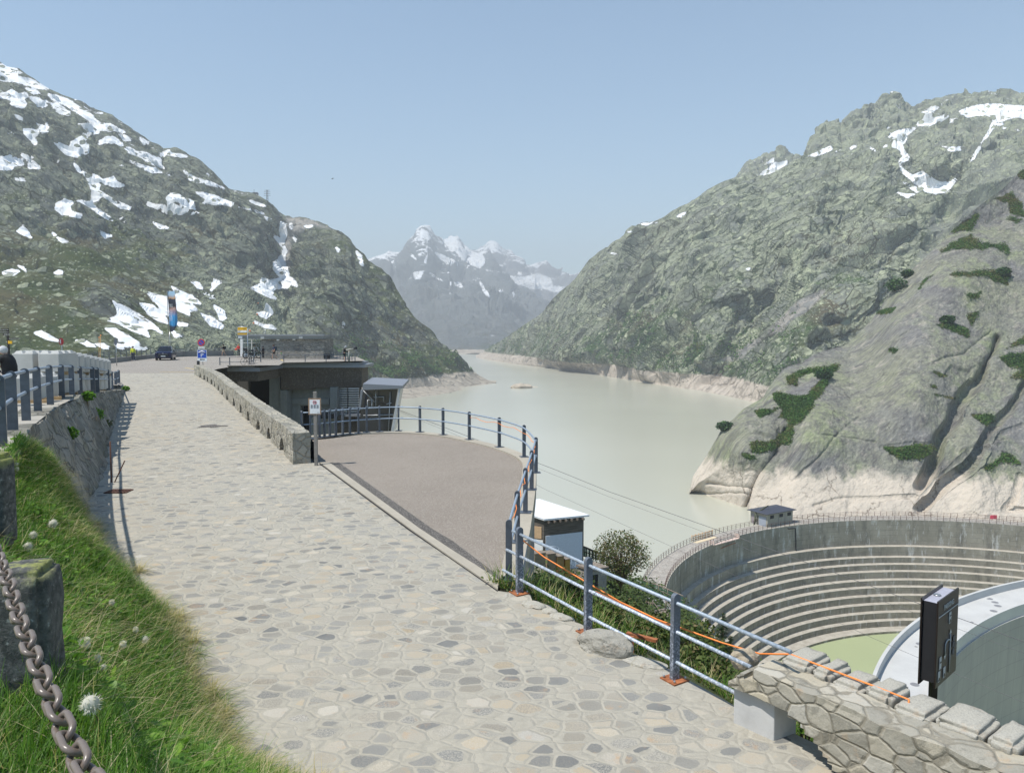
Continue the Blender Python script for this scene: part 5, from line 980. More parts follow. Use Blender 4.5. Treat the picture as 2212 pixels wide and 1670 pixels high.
# ================================================================ notice board on a post
g0 = G(688, 1002); g0 = g0 + Vector((0, -0.28, 0.0)); g0.z = ground(g0.y); dS = g0.y; k_ = dS / F / (3.351 * 1.748)
root = thing('notice_board', 'framed dog ban notice on a wooden post at the end of the parapet', 'notice', g0)
at = lambda x, y, dy=0.0: Vector(((x - 1003) * k_, dy, P(*vg([(x, y)])[0], dS).z - g0.z))
M_pw = plain('post_grey_wood', (0.22, 0.205, 0.185), 0.75, 0, .2, 6)
m = MB(); m.box((0, 0, at(1000, 400).z / 2), (k_ * 40, k_ * 40, at(1000, 400).z)); m.build('post', M_pw, root, .006)
bd = board(root, 'frame', at(1001, 585, -.045), k_ * 160, k_ * 208, plain('frame_wood', (0.30, 0.20, 0.13), 0.6), .03); board(bd, 'paper', at(1004, 587, -.062), k_ * 130, k_ * 178, plain('paper_white', (0.72, 0.73, 0.74), 0.6), .006)
c = at(1004, 533, -.068); m = MB(); m.tube([c + Vector((math.cos(a) * k_ * 22, 0, math.sin(a) * k_ * 22)) for a in np.linspace(0, 2 * math.pi, 25)[:-1]], k_ * 2.6, 4, closed=True); m.box(c, (k_ * 42, .004, k_ * 5), ry=R(40)); m.build('ban_ring', M_red, bd)
m = MB(); m.box(c, (k_ * 20, .003, k_ * 8)); m.box(c + Vector((k_ * 11, 0, k_ * 6)), (k_ * 8, .003, k_ * 7)); m.box(c + Vector((-k_ * 8, 0, -k_ * 6)), (k_ * 3, .003, k_ * 9)); m.box(c + Vector((k_ * 8, 0, -k_ * 6)), (k_ * 3, .003, k_ * 9)); m.build('dog_symbol', M_black, bd)
m = MB()
for cx in (966, 1003, 1040):
    for j in range(9): m.box(at(cx + random.Random(cx + j).uniform(-2, 2), 565 + j * 5.2, -.0665), (k_ * random.Random(cx * j + 1).uniform(22, 30), .002, k_ * 2.2))
m.box(at(1045, 660, -.0665), (k_ * 28, .002, k_ * 4)); m.build('print', plain('print_grey', (0.12, 0.12, 0.13), 0.7), bd)
# ================================================================ bus stop sign
g0 = PZ(*vk([(414, 672)])[0], ground(99)); dS = g0.y; k_ = dS / F / (4.254 * 1.748); root = thing('bus_stop_sign', 'yellow and white bus stop sign on a tall grey post', 'sign', g0)
at = lambda x, y, dy=0.0: Vector(((x - 414) * k_, dy, P(*vk([(x, y)])[0], dS).z - g0.z))
M_yl = plain('sign_yellow', (0.75, 0.42, 0.01), 0.45, 0, .05)
m = MB(); m.tube([(0, 0, 0), at(414, 90)], .045); m.tube([at(414, 90), at(400, 62), at(270, 62), at(256, 80), at(256, 195)], .035, 8); m.build('post', M_steel, root)
bd = board(root, 'sign_board', at(335, 130, -.03), k_ * 148, k_ * 118, M_yl, .06); board(bd, 'white_strip', at(335, 137, -.063), k_ * 146, k_ * 36, M_white, .008); m = MB(); m.box(at(335, 164, -.064), (k_ * 146, .006, k_ * 5)); m.build('line', M_dark, bd)
m = MB()
for (x, y, w_) in ((370, 94, 50), (284, 98, 14), (290, 130, 40), (284, 142, 26)): m.box(at(x, y, -.069), (k_ * w_, .003, k_ * 5))
m.build('print', plain('sign_print', (0.2, 0.12, 0.03), .6), bd)
# ================================================================ PARKING board
dS = 10.6; k_ = dS / F / (2.7827 * 1.748); vp = view(3300, 2150, 2.7827)
pc = P(*vp([(690, 1500)])[0], dS); root = thing('parking_sign', 'tall dark brown PARKING direction board on a post behind the stone wall', 'sign', (pc.x, pc.y, pc.z - 1.6))
O = Vector((pc.x, pc.y, pc.z - 1.6))
M_brn = plain('sign_brown', (0.022, 0.016, 0.013), 0.35, 0, .1); M_lt = plain('sign_light', (0.55, 0.55, 0.53), 0.5)
def W(x, y, d): return P(*vp([(x, y)])[0], d) - O
fd = lambda x: dS - 0.18 + (x - 660) / 220.0 * 0.62             # the right board runs away from the viewer
A_, B_ = W(645, 1255, fd(645)), W(858, 1078, fd(858)); TA, TB = W(660, 330, fd(660)), W(885, 165, fd(885))
LA, LB = W(525, 1232, dS - .02), W(545, 300, dS - .02)
ax = Vector(((B_ - A_).x, (B_ - A_).y, 0)); Lw = ax.length; ax.normalize(); nrm = Vector((ax.y, -ax.x, 0))
zb, ztp = A_.z, TA.z; Hh = ztp - zb
angp = math.atan2(ax.y, ax.x); fr_ = bpy.data.objects.new
bx = lambda s, h, off=0.0: A_ + ax * s + Vector((0, 0, h)) + nrm * off
def panel(off, name, th=.02):
    m = MB(); q = [bx(0, 0, off), bx(Lw, 0, off), bx(Lw, Hh, off), bx(0, Hh, off)]; e = -nrm * th
    m.faces(q + [p + e for p in q], [(0, 1, 2, 3), (7, 6, 5, 4), (0, 4, 5, 1), (1, 5, 6, 2), (2, 6, 7, 3), (3, 7, 4, 0)]); return m.build(name, M_brn, root)
fp = panel(0, 'front_board'); panel(-0.21, 'rear_board')
m = MB(); q0 = bx(0.05, .04, -.03); m.faces([bx(.04, .06, -.02), bx(Lw - .02, .06, -.02), bx(Lw - .02, .06, -.21), bx(.04, .06, -.21)] + [bx(.04, Hh - .04, -.02), bx(Lw - .02, Hh - .04, -.02), bx(Lw - .02, Hh - .04, -.21), bx(.04, Hh - .04, -.21)], [(0, 1, 2, 3), (4, 5, 6, 7), (1, 5, 6, 2), (0, 3, 7, 4)])
m.build('core', M_dark, root)
m = MB(); m.faces([bx(.04, Hh - .037, -.02), bx(Lw - .02, Hh - .037, -.02), bx(Lw - .02, Hh - .037, -.21), bx(.04, Hh - .037, -.21)], [(0, 1, 2, 3)]); m.build('lid', plain('sign_core', (0.36, 0.36, 0.42), .5), root)
m = MB(); pm = bx(Lw * .42, 0, -.14); m.box((pm.x, pm.y, Hh * .3 - .6), (.085, .085, zb * 2 + 1.2 + Hh * .6)); m.build('post', M_brn, root)
m = MB(); m.cyl(bx(Lw * .45, Hh - .039, -.14), bx(Lw * .45, Hh - .02, -.14), .05, 14); m.build('post_cap', M_steel, root)
rz_ = (R(90), 0, angp)
text_obj('PARKING', .105, M_lt, fp, bx(Lw * .5, Hh * .885, .006), rz_, sx=.95)
def fb(s, h, w_, hh, mat, nm, off=.006):
    m = MB(); m.box(bx(Lw * s, Hh * h, off), (w_, .006, hh), rz=angp); return m.build(nm, mat, fp)
fb(.5, .815, Lw * .96, .012, M_lt, 'line')
for s, h, hh in ((.57, .72, .16), (.17, .265, .17), (.13, .115, .15), (.38, .115, .15)): t_ = fb(s, h, .085, hh, M_lt, 'pictogram'); 
def car_pic(s, h):
    m = MB(); m.box(bx(Lw * s, Hh * h - .03, .011), (.05, .004, .028), rz=angp); m.box(bx(Lw * s, Hh * h - .008, .011), (.032, .004, .022), rz=angp); m.build('vehicle_symbol', M_brn, fp)
for s, h in ((.57, .70), (.13, .10), (.38, .10)): car_pic(s, h)
fb(.17, .275, .05, .02, M_brn, 'symbol_bar', .011); fb(.57, .745, .05, .012, M_brn, 'symbol_bar', .011)
m = MB(); m.tube([bx(Lw * .62, Hh * .06, .008), bx(Lw * .62, Hh * .52, .008)], .009, 4); m.tube([bx(Lw * .62, Hh * .40, .008)] + [bx(Lw * (.50 + .12 * math.cos(a)), Hh * (.42 + .05 * math.sin(a)), .008) for a in np.linspace(0, math.pi, 8)] + [bx(Lw * .38, Hh * .31, .008)], .009, 4)
for s, h, sg in ((.62, .56, 1), (.38, .28, -1)): m.faces([bx(Lw * (s - .06), Hh * (h - .035 * sg), .009), bx(Lw * (s + .06), Hh * (h - .035 * sg), .009), bx(Lw * s, Hh * (h + .02 * sg), .009)], [(0, 1, 2)])
m.build('route_arrows', M_lt, fp)
M_st = plain('sticker_grey', (0.10, 0.10, 0.11), .5)
for s, h in ((.82, .43), (.80, .36), (.80, .27), (.86, .34)): fb(s, h, .09, .07, M_st, 'sticker', .007)
# ================================================================ right hand wall and block
bA, bB, bC = G(*v6([(130, 1190)])[0]), G(*v6([(420, 1322)])[0]), G(*v6([(580, 1262)])[0]); bD = bA + (bC - bB)
hb_ = 0.44; m = MB(); q = [bA, bB, bC, bD]; m.faces([p - Vector((0, 0, .1)) for p in q] + [p + Vector((0, 0, hb_)) for p in q], [(3, 2, 1, 0), (4, 5, 6, 7), (0, 1, 5, 4), (1, 2, 6, 5), (2, 3, 7, 6), (3, 0, 4, 7)])
o = m.build('concrete_block', concrete_mat('whitish_concrete', (0.58, 0.58, 0.575), 0.4, True), None, 0.012); tag(o, 'whitish smooth concrete block under the broken end of the stone wall', 'block')
wd = Vector((bB.x - bA.x, bB.y - bA.y, 0)).normalized(); wdir = Vector((2.15, -2.75, 0)).normalized(); w0 = bD + (bC - bD) * 0.15 + Vector((0, 0, 0))
wp = [w0 + wdir * t for t in (-0.25, 0.6, 1.2, 2.0, 3.0, 4.2, 5.6)]; wp = [Vector((p.x, p.y, ground(p.y) - 0.15)) for p in wp]
wt = [p + Vector((0, 0, 0.15 + 0.745)) for p in wp]
def whole(s, h):
    z = h * 0.895 - 0.15; x = s - 0.62
    if s < 0.42 and z > 0.50 + 0.55 * max(s - 0.10, 0) + 0.04 * math.sin(s * 31): return True
    if s < 0.12: return True
    if s < 0.60: return z < hb_ + 0.012
    return 0 <= x < 0.80 and z < 0.45 * (1 - (x / 0.80) ** 2.2)
wall2, _, _ = thick_wall('stone_wall', wp, wt, -0.42, M_rwall, 0.05, 18, whole, 0.035, 3.2)
tag(wall2, 'granite wall with thick cap stones and ragged arched gap in the near corner', 'wall')
# cap stones are parts of the wall: every one its own rough block
rnd = random.Random(5)
def rough_block(name, size, mat, parent=None, seed=0, amp=0.025, bev=0.05, cuts=4):
    m = MB(); m.box((0, 0, 0), size); bmesh.ops.bevel(m.bm, geom=m.bm.edges[:], offset=bev, segments=2, affect='EDGES'); bmesh.ops.subdivide_edges(m.bm, edges=m.bm.edges[:], cuts=cuts, use_grid_fill=True)
    for _ in range(2): bmesh.ops.smooth_vert(m.bm, verts=m.bm.verts[:], factor=.5, use_axis_x=True, use_axis_y=True, use_axis_z=True)
    c = np.array([v.co[:] for v in m.bm.verts]); n = fbm(c * 4 + seed * 7.7, 3) * amp + facet(c * 5 + seed * 3.1, seed % 50) * amp * 0.7
    for v, k in zip(m.bm.verts, n): v.co += v.co.normalized() * k
    return m.build(name, mat, parent, smooth=True)
M_cap = stone_mat('cap_granite', 0.9, cols=[(0, (0.33, 0.31, 0.26)), (0.5, (0.40, 0.38, 0.32)), (1, (0.46, 0.44, 0.39))], mortar=(0.38, 0.36, 0.30), mw=0.01, bump=0.7, lich=0.3)
s_ = 0.22; k = 0
while s_ < 5.3:
    L = rnd.uniform(0.24, 0.46); c = w0 + wdir * (s_ + L / 2); zt_ = ground(c.y) + 0.705 + rnd.uniform(-.015, .02)
    nn = Vector((-wdir.y, wdir.x, 0)); c = c + nn * 0.21 + nn * rnd.uniform(-.015, .015)
    o = rough_block('cap_stone', (L - 0.02, 0.50 + rnd.uniform(-.04, .04), 0.22 + rnd.uniform(-.02, .03)), M_cap, wall2, k, 0.02); o.location = (c.x, c.y, zt_); o.rotation_euler = (0, 0, math.atan2(wdir.y, wdir.x) + rnd.uniform(-.05, .05)); s_ += L; k += 1
# broken stones at the wall end and loose stones on the road edge
def boulder(name, label, loc, size, mat, seed, rz=0.0, cat='boulder', group=None, flat_=0.55):
    m = MB(); bmesh.ops.create_icosphere(m.bm, subdivisions=4, radius=0.5)
    c = np.array([v.co[:] for v in m.bm.verts]); n = 0.16 * facet(c * 1.7 + seed, seed % 90) + 0.12 * fbm(c * 3 + seed, 4) + 0.05 * fbm(c * 11 + seed, 3)
    for v, q in zip(m.bm.verts, n): v.co = v.co * (1 + q); v.co.x *= size[0]; v.co.y *= size[1]; v.co.z = max(v.co.z, -0.28) * size[2]
    o = m.build(name, mat, None, smooth=False); o.location = loc; o.rotation_euler = (0, 0, rz); return tag(o, label, cat, group)
M_bould = stone_mat('boulder_granite', 0.5, cols=[(0, (0.25, 0.245, 0.215)), (1, (0.38, 0.36, 0.31))], mw=0.0, bump=0.9, lich=0.6)
p = G(1309, 1405); boulder('boulder', 'large grey boulder with yellow lichen spot between two railing posts', p + Vector((0, 0, .06)), (0.80, 0.46, 0.46), M_bould, 12, R(-32))
for (x, y, s1, s2, s3, lab) in ((1152, 1308, .42, .26, .12, 'flat pale broken stone just in front of the first rusty base plate'), (1188, 1322, .30, .22, .12, 'small pale slab lying beside the dry grass at the road edge'), (1213, 1334, .42, .24, .1, 'long pale edge stone near the first railing post'), (1392, 1432, .6, .3, .08, 'low whitish edge slab between the big boulder and the last post')):
    boulder('edge_stone', lab, G(x, y) + Vector((0, 0, .0)), (s1, s2, s3), M_cap, int(x), R(-30), 'stone')
p = w0 - wdir * 0.32 + Vector((-wdir.y, wdir.x, 0)) * 0.1; boulder('wall_stone', 'rusty orange stone at the broken end of the wall on the block', Vector((p.x, p.y, ground(p.y) + hb_ + .10)), (.34, .3, .26), stone_mat('rusty_stone', .6, cols=[(0, (.36, .27, .16)), (1, (.42, .36, .27))], mw=0, bump=.7), 3, 0.4, 'stone')
# ================================================================ small things near the left wall
M_r2 = plain('old_rebar', (0.10, 0.045, 0.03), 0.9, 0, .4, 20)
a = G(*v1([(722, 1600)])[0]); a.x = float(np.interp(a.y, dd_, bx_)) + .28; c = a + Vector((0, 0, 1.15)); o = thing('iron_stake', 'upright rusty iron stake beside the foot of the retaining wall', 'stake', a); m = MB(); m.cyl((0, 0, -.1), (0, 0, (c - a).z), .022, 6); m.build('bar', M_r2, o)
c2 = a + Vector((.38, -.1, .62)); o = thing('iron_stake', 'slanting thin rusty iron bar leaning out beside the upright stake', 'stake', a + Vector((.06, 0, 0))); m = MB(); m.tube([(0, 0, -.05), c2 - a], .016, 6); m.build('bar', M_r2, o)
p = G(*v7([(615, 214)])[0]); o = thing('drain_grate', 'rusty slotted drain grate in the shaded strip of paving', 'drain', p); m = MB()
for k in range(7): m.box((-.27 + k * .09, 0, .012), (.045, .42, .02))
m.box((0, .22, .012), (.52, .03, .022)); m.box((0, -.22, .012), (.52, .03, .022)); m.build('bars', M_r2, o); m = MB(); m.box((0, 0, .003), (.6, .42, .004)); m.build('pit', M_dark, o)
# ================================================================ concrete blocks behind the railing
def block_parts():
    L, W_, H_ = 1.3, 0.72, 0.66; m = MB(); m.box((0, 0, H_ / 2), (W_, L, H_)); body = m.build('body', M_conc, None, 0.025)
    m = MB(); 
    for j in range(3): m.box((-.18, -.42 + j * .42, H_ + .045), (.30, .30, .09), taper=.6); m.box((.18, -.42 + j * .42, H_ + .045), (.30, .30, .09), taper=.6)
    return body, m.build('studs', M_conc, None)
_b, _s = block_parts(); first = [True]
def lego(p, rz, label):
    o = thing('concrete_block', label, 'concrete block', p, rz, 'stackable concrete blocks along the terrace')
    for pr_ in (_b, _s):
        if first[0]: c = pr_
        else: c = pr_.copy(); col.objects.link(c)
        c.parent = o
    first[0] = False; return o
def beam(p, q, s, label, grp='timber beams under the concrete blocks'):
    o = MB(); d = (q - p); o.box((0, 0, 0), (d.length, s, s)); o = o.build('timber_beam', M_wood); o.location = (p + q) / 2; o.rotation_euler = (0, -math.asin(d.z / d.length), math.atan2(d.y, d.x)); return tag(o, label, 'beam', grp)
bx0, bx1 = Vector((-16.55, 28.1, 0)), Vector((-21.4, 40.2, 0)); n_ = 9; rzb = math.atan2((bx1 - bx0).y, (bx1 - bx0).x) - R(90)
for k in range(n_):
    p = bx0 + (bx1 - bx0) * (k / (n_ - 1)); z0 = zt(p.y) + 0.12; r_ = rzb if k > 0 else R(4)
    pos = 'nearest of the row' if k == 0 else ('far end of the row' if k == n_ - 1 else None)
    lego(Vector((p.x, p.y, z0)), r_, 'white concrete block in the lower layer, ' + (pos or 'hidden behind the dark railing posts')); lego(Vector((p.x, p.y, z0 + .78)), r_, 'white concrete block of the upper layer, ' + (pos or 'in the middle of the curved row'))
    d = Vector((math.cos(r_), math.sin(r_), 0)) * .55
    if k in (0, 1, 3, 5, 6, 8):
        for dz in (-.06, .72): beam(Vector((p.x, p.y - .35, z0 + dz)) - d, Vector((p.x, p.y - .35, z0 + dz)) + d, .115, 'short brown timber beam between layers of white blocks' if dz > 0 else 'short brown timber beam on the ground beneath the white blocks')
p = Vector((-17.5, 28.15, zt(28.1) + .12)); lego(p, R(3), 'white concrete block in the lower layer, leftmost behind the embracing couple'); lego(p + Vector((0, 0, .78)), R(3), 'white concrete block of the upper layer, leftmost with a full front face')
lego(Vector((-14.38, 22.9, zt(22.9) + .1)), R(18), 'single white concrete block nearest the camera right beside the couple'); lego(Vector((-15.0, 24.7, zt(24.7) + .1)), R(30), 'white concrete block second in the low front row')
beam(Vector((-15.2, 22.2, zt(22.5) + .04)), Vector((-13.5, 22.4, zt(22.6) + .04)), .12, 'long brown timber beam under the nearest white block', None); beam(Vector((-14.9, 24.0, zt(24) + .04)), Vector((-14.2, 24.2, zt(24.2) + .04)), .14, 'thick brown timber offcut on the terrace edge behind the railing', None)
# two marker poles, two far signs, finger post
for (x, y0, y1, lab) in ((1716, 600, 250, 'shorter orange snow marker pole behind the white blocks'), (1742, 590, 215, 'taller leaning orange snow marker pole behind the white blocks')):
    d = 62.0; a = P(*vl([(x - 6, y0 + 60)])[0], d); c = P(*vl([(x + 10, y1)])[0], d); a.z = ground(99) if a.z > ground(99) else a.z; o = thing('marker_pole', lab, 'pole', a); m = MB(); m.tube([(0, 0, 0), c - a], .02, 6); m.build('stick', plain('marker_orange', (.50, .27, .07), .6), o); m = MB(); m.ball(c - a, .05, 8, 6); m.build('tip', M_orange, o)
for (x, y0, y1, lab, mt) in ((1080, 460, 280, 'narrow red and white road sign seen nearly edge-on behind the blocks', M_red), (2028, 600, 285, 'thin grey road sign seen edge-on above the low plaza wall', M_fascia)):
    d = 78.0; a = P(*vl([(x, y0 + 40)])[0], d); c = P(*vl([(x, y1)])[0], d); a.z = ground(99); o = thing('road_sign', lab, 'sign', a); m = MB(); m.cyl((0, 0, 0), (0, 0, c.z - a.z), .04, 6); m.build('pole', M_steel, o); m = MB(); m.cyl((-.02, -.06, c.z - a.z - .25), (.02, -.10, c.z - a.z - .25), .36, 20); pp = m.build('plate', mt, o); pp.rotation_euler = (0, 0, 0); pp.scale = (0.42 if mt is M_red else .15, 1, 1)
    if mt is M_red: m = MB(); m.cyl((-.01, -.11, c.z - a.z - .25), (.0, -.112, c.z - a.z - .25), .22, 16); q_ = m.build('face', M_white, o); q_.scale = (.42, 1, 1)
d = 24.0; a = P(*vl([(150, 480)])[0], d); a.z = zt(d); o = thing('finger_post', 'brown hiking finger post with several pointed arms and a yellow plate', 'signpost', a)
at = lambda x, y: P(*vl([(x, y)])[0], d) - a
m = MB(); m.cyl((0, 0, 0), (0, 0, at(150, 100).z), .035, 8); m.build('post', M_dark, o)
ks = d / F / (4.608 * 1.748); M_fp = plain('sign_dark_brown', (.03, .025, .022), .5)
for (x0, x1, y, hh, tipr) in ((-190, 158, 118, 30, 0), (-190, 160, 158, 24, 0), (68, 168, 190, 22, -1), (68, 168, 214, 20, -1), (160, 352, 271, 24, 1)):
    m = MB(); cx = (x0 + x1) / 2; c_ = at(cx, y); w_ = (x1 - x0) * ks; h_ = hh * ks; pr_ = [(-w_ / 2, -h_ / 2), (w_ / 2, -h_ / 2), (w_ / 2, h_ / 2), (-w_ / 2, h_ / 2)]
    if tipr: pr_ = [(-w_ / 2 * tipr, -h_ / 2), (w_ / 2 * tipr * .88, -h_ / 2), (w_ / 2 * tipr, 0), (w_ / 2 * tipr * .88, h_ / 2), (-w_ / 2 * tipr, h_ / 2)]
    m.prism(pr_, -.015, .015, Matrix.Translation(c_ + Vector((0, -.05, 0))) @ Matrix.Rotation(R(90), 4, 'X')); ar_ = m.build('arm', M_fp, o)
    m = MB()
    for j in range(int((x1 - x0) / 16)): m.box(c_ + Vector((-w_ / 2 + .06 + j * 16 * ks, -.069, 0)), (ks * random.Random(j).uniform(6, 13), .004, ks * 8))
    m.build('print', plain('print_white', (.5, .5, .48), .6) if 'print_white' not in bpy.data.materials else bpy.data.materials['print_white'], ar_)
m = MB(); c_ = at(190, 335); m.box(c_ + Vector((0, -.04, 0)), (70 * ks, .02, 55 * ks)); m.build('yellow_plate', M_yl, o, .01)
# ================================================================ hut below the terrace
FL, FR, BR = P(*vh([(440, 487)])[0], 60), P(*vh([(1152, 418)])[0], 61.6), PZ(*vh([(365, 165)])[0], -14.0)
zR = FR.z; BL = FL + (BR - FR); base_z = -19.4
o = thing('hut', 'grey timber hut with bright white corrugated roof and pale door beside the lake', 'hut', (0, 0, 0))
M_roofw = NB('white_corrugated_roof'); b = M_roofw; wv_ = b.n('ShaderNodeTexWave'); wv_.inputs['Scale'].default_value = 3.2; b.put(wv_.inputs['Vector'], b.mapping(b.co(), rot=(0, 0, math.atan2((FR - FL).y, (FR - FL).x)))); M_roofw = b.done((.78, .79, .80), .45, b.bump(wv_.outputs[0], .6, .05))
upz = Vector((0, 0, .14)); m = MB(); q = [FL, FR, BR, BL]; m.faces(q + [p + upz for p in q], [(3, 2, 1, 0), (4, 5, 6, 7), (0, 1, 5, 4), (1, 2, 6, 5), (2, 3, 7, 6), (3, 0, 4, 7)]); m.build('roof', M_roofw, o)
ctr = (FL + BR) / 2; ins = lambda p, f: Vector((ctr.x + (p.x - ctr.x) * f, ctr.y + (p.y - ctr.y) * f, p.z))
wl = [ins(p, .88) for p in (FL, FR, BR, BL)]; m = MB(); m.faces([Vector((p.x, p.y, base_z - 3)) for p in wl] + [p - Vector((0, 0, .02)) for p in wl], [(0, 1, 5, 4), (1, 2, 6, 5), (2, 3, 7, 6), (3, 0, 4, 7), (4, 5, 6, 7)])
M_plank = NB('grey_planks'); b = M_plank; wv_ = b.n('ShaderNodeTexNoise'); b.put(wv_.inputs['Vector'], b.mapping(b.co(), scale=(1.2, 1.2, 14))); wv_.inputs['Scale'].default_value = 1.0; M_plank = b.done(b.ramp(wv_.outputs[0], [(.3, (.075, .062, .05)), (.7, (.16, .135, .11))]), .85, b.bump(wv_.outputs[0], .5, .03)); m.build('plank_wall', M_plank, o)
fd_ = (wl[1] - wl[0]).normalized(); fd_.z = 0; fn = Vector((fd_.y, -fd_.x, 0)); Lf = (wl[1] - wl[0]).length
def face_rect(name, f0, f1, z0, z1, mat, off=.05, base=None, dirv=None, nv=None, L=None):
    base = base or wl[0]; dirv = dirv or fd_; nv = nv or fn; L = L or Lf; m = MB(); a = base + dirv * (L * f0) + nv * off; c = base + dirv * (L * f1) + nv * off
    q = [Vector((a.x, a.y, z0)), Vector((c.x, c.y, z0)), Vector((c.x, c.y, z1)), Vector((a.x, a.y, z1))]; e = -nv * off; m.faces(q + [p + e for p in q], [(0, 1, 2, 3), (7, 6, 5, 4), (0, 4, 5, 1), (1, 5, 6, 2), (2, 6, 7, 3), (3, 7, 4, 0)]); return m.build(name, mat, o)
M_door = plain('pale_door', (.60, .64, .72), .45, 0, .05); face_rect('door', .04, .96, base_z - .4, zR - 1.25, M_door, .05); face_rect('door_rail', .05, .95, base_z + 1.05, base_z + 1.12, plain('door_rail_blue', (.35, .38, .45), .5), .07)
ld = (wl[3] - wl[0]); ld.z = 0; Ll = ld.length; ld.normalize(); ln = Vector((-ld.y, ld.x, 0)) * (1 if (-ld.y * -1 + 0) > 0 else 1); ln = ln if ln.dot(Vector((-1, -.5, 0))) > 0 else -ln
face_rect('hatch', .02, .30, base_z + 1.2, zR - 1.6, M_white, .05, wl[0], ld, ln, Ll); face_rect('board', .05, .42, zR - 1.5, zR - .55, plain('tan_board', (.5, .34, .2), .7), .06, wl[0], ld, ln, Ll)
m = MB(); m.tube([wl[0] + fd_ * .3 + fn * .8 + Vector((0, 0, -0.1))] + [wl[0] + fd_ * .3 + fn * .8], .02, 4); m.bm.free()
m = MB()
for k in range(7): p0 = wl[0] + fd_ * (Lf * (k + .5) / 7); m.box((p0 + fn * .2) - Vector((0, 0, .12)), (.10, .7, .16), rz=math.atan2(fd_.y, fd_.x))
m.build('rafters', M_plank, o)
# plywood boxes, stair and stone store next to the hut
hgt = {}
def crate(label, x0, x1, y0, y1, d, depth, mat, rz=R(22)):
    a, c = P(*vh([(x0, y1)])[0], d), P(*vh([(x1, y0)])[0], d); o = thing('plywood_box', label, 'box', ((a.x + c.x) / 2, d, a.z), rz); m = MB(); m.box((0, depth / 2, (c.z - a.z) / 2), ((c.x - a.x), depth, c.z - a.z)); m.build('side', mat, o); m = MB(); m.box((0, depth / 2, (c.z - a.z) + .02), ((c.x - a.x) + .05, depth + .05, .04)); m.build('lid', M_gwood, o); return o
M_ply = plain('plywood', (.33, .20, .075), .7, 0, .25, 3); M_ply2 = plain('dull_plywood', (.27, .205, .13), .75, 0, .25, 3); M_plyy = plain('yellow_plywood', (.42, .24, .045), .7, 0, .2, 3)
crate('tall dull plywood box in front of the pale hut door', 482, 628, 1010, 1400, 53, .8, M_ply2); crate('yellow brown plywood box stepping down beside the taller box', 634, 756, 1050, 1390, 53.2, .8, M_ply); crate('lowest orange plywood box at the end of the stepped row', 762, 852, 1095, 1370, 53.6, .8, M_plyy)
crate('grey plywood panel box left of the stepped boxes', 280, 470, 1005, 1290, 52, .6, M_ply2, R(24))
o = thing('stair_rail', 'blue grey metal stair railing in front of the hut door', 'railing'); m = MB(); q = [P(*vh([t])[0], 55.5) for t in ((500, 890), (640, 900), (760, 1000), (1000, 1160), (1080, 1215))]; m.tube(q, .035, 6); q2 = [p - Vector((0, 0, .5)) for p in q]; m.tube(q2, .03, 6); m.build('rail', M_rail, o)
m = MB()
for p in interp_line(q, 9): m.tube([p, p - Vector((0, 0, 1.15))], .025, 5)
m.build('balusters', M_rail, o); m = MB()
for k in range(9):
    p = q[2] + (q[4] - q[2]) * (k / 8.0) - Vector((0, .0, 1.25)); m.box(p, (.9, .35, .06), rz=R(25))
m.build('steps', M_gwood, o)
# stone store
o = thing('stone_store', 'small stone store with flat grey slab roof between boxes and bush', 'hut'); zr = P(*vh([(945, 1205)])[0], 55).z
q = [PZ(*vh([t])[0], zr) for t in ((940, 1205), (1180, 1290), (1460, 1238), (1230, 1160))]; m = MB(); m.faces(q + [p + Vector((0, 0, .14)) for p in q], [(3, 2, 1, 0), (4, 5, 6, 7), (0, 1, 5, 4), (1, 2, 6, 5), (2, 3, 7, 6), (3, 0, 4, 7)]); m.build('roof', M_gwood, o)
cq = sum(q, Vector()) / 4; wq = [cq + (p - cq) * .86 for p in q]; m = MB(); m.faces([p - Vector((0, 0, 3.4)) for p in wq] + [p - Vector((0, 0, .01)) for p in wq], [(0, 1, 5, 4), (1, 2, 6, 5), (2, 3, 7, 6), (3, 0, 4, 7)]); m.build('stone_wall', stone_mat('store_stone', 2.4, cols=[(0, (.2, .19, .16)), (1, (.36, .32, .26))], mw=.06, bump=.8), o)
m = MB(); a = wq[1] + (wq[2] - wq[1]) * .1; c = wq[1] + (wq[2] - wq[1]) * .42; nv = Vector((.25, -1, 0)).normalized() * .04; m.faces([a + nv - Vector((0, 0, .3)), c + nv - Vector((0, 0, .3)), c + nv - Vector((0, 0, 2.6)), a + nv - Vector((0, 0, 2.6)), a - nv - Vector((0, 0, .3)), c - nv - Vector((0, 0, .3)), c - nv - Vector((0, 0, 2.6)), a - nv - Vector((0, 0, 2.6))], [(0, 1, 2, 3), (4, 7, 6, 5), (0, 4, 5, 1), (1, 5, 6, 2), (2, 6, 7, 3), (3, 7, 4, 0)]); m.build('door', M_dark, o)
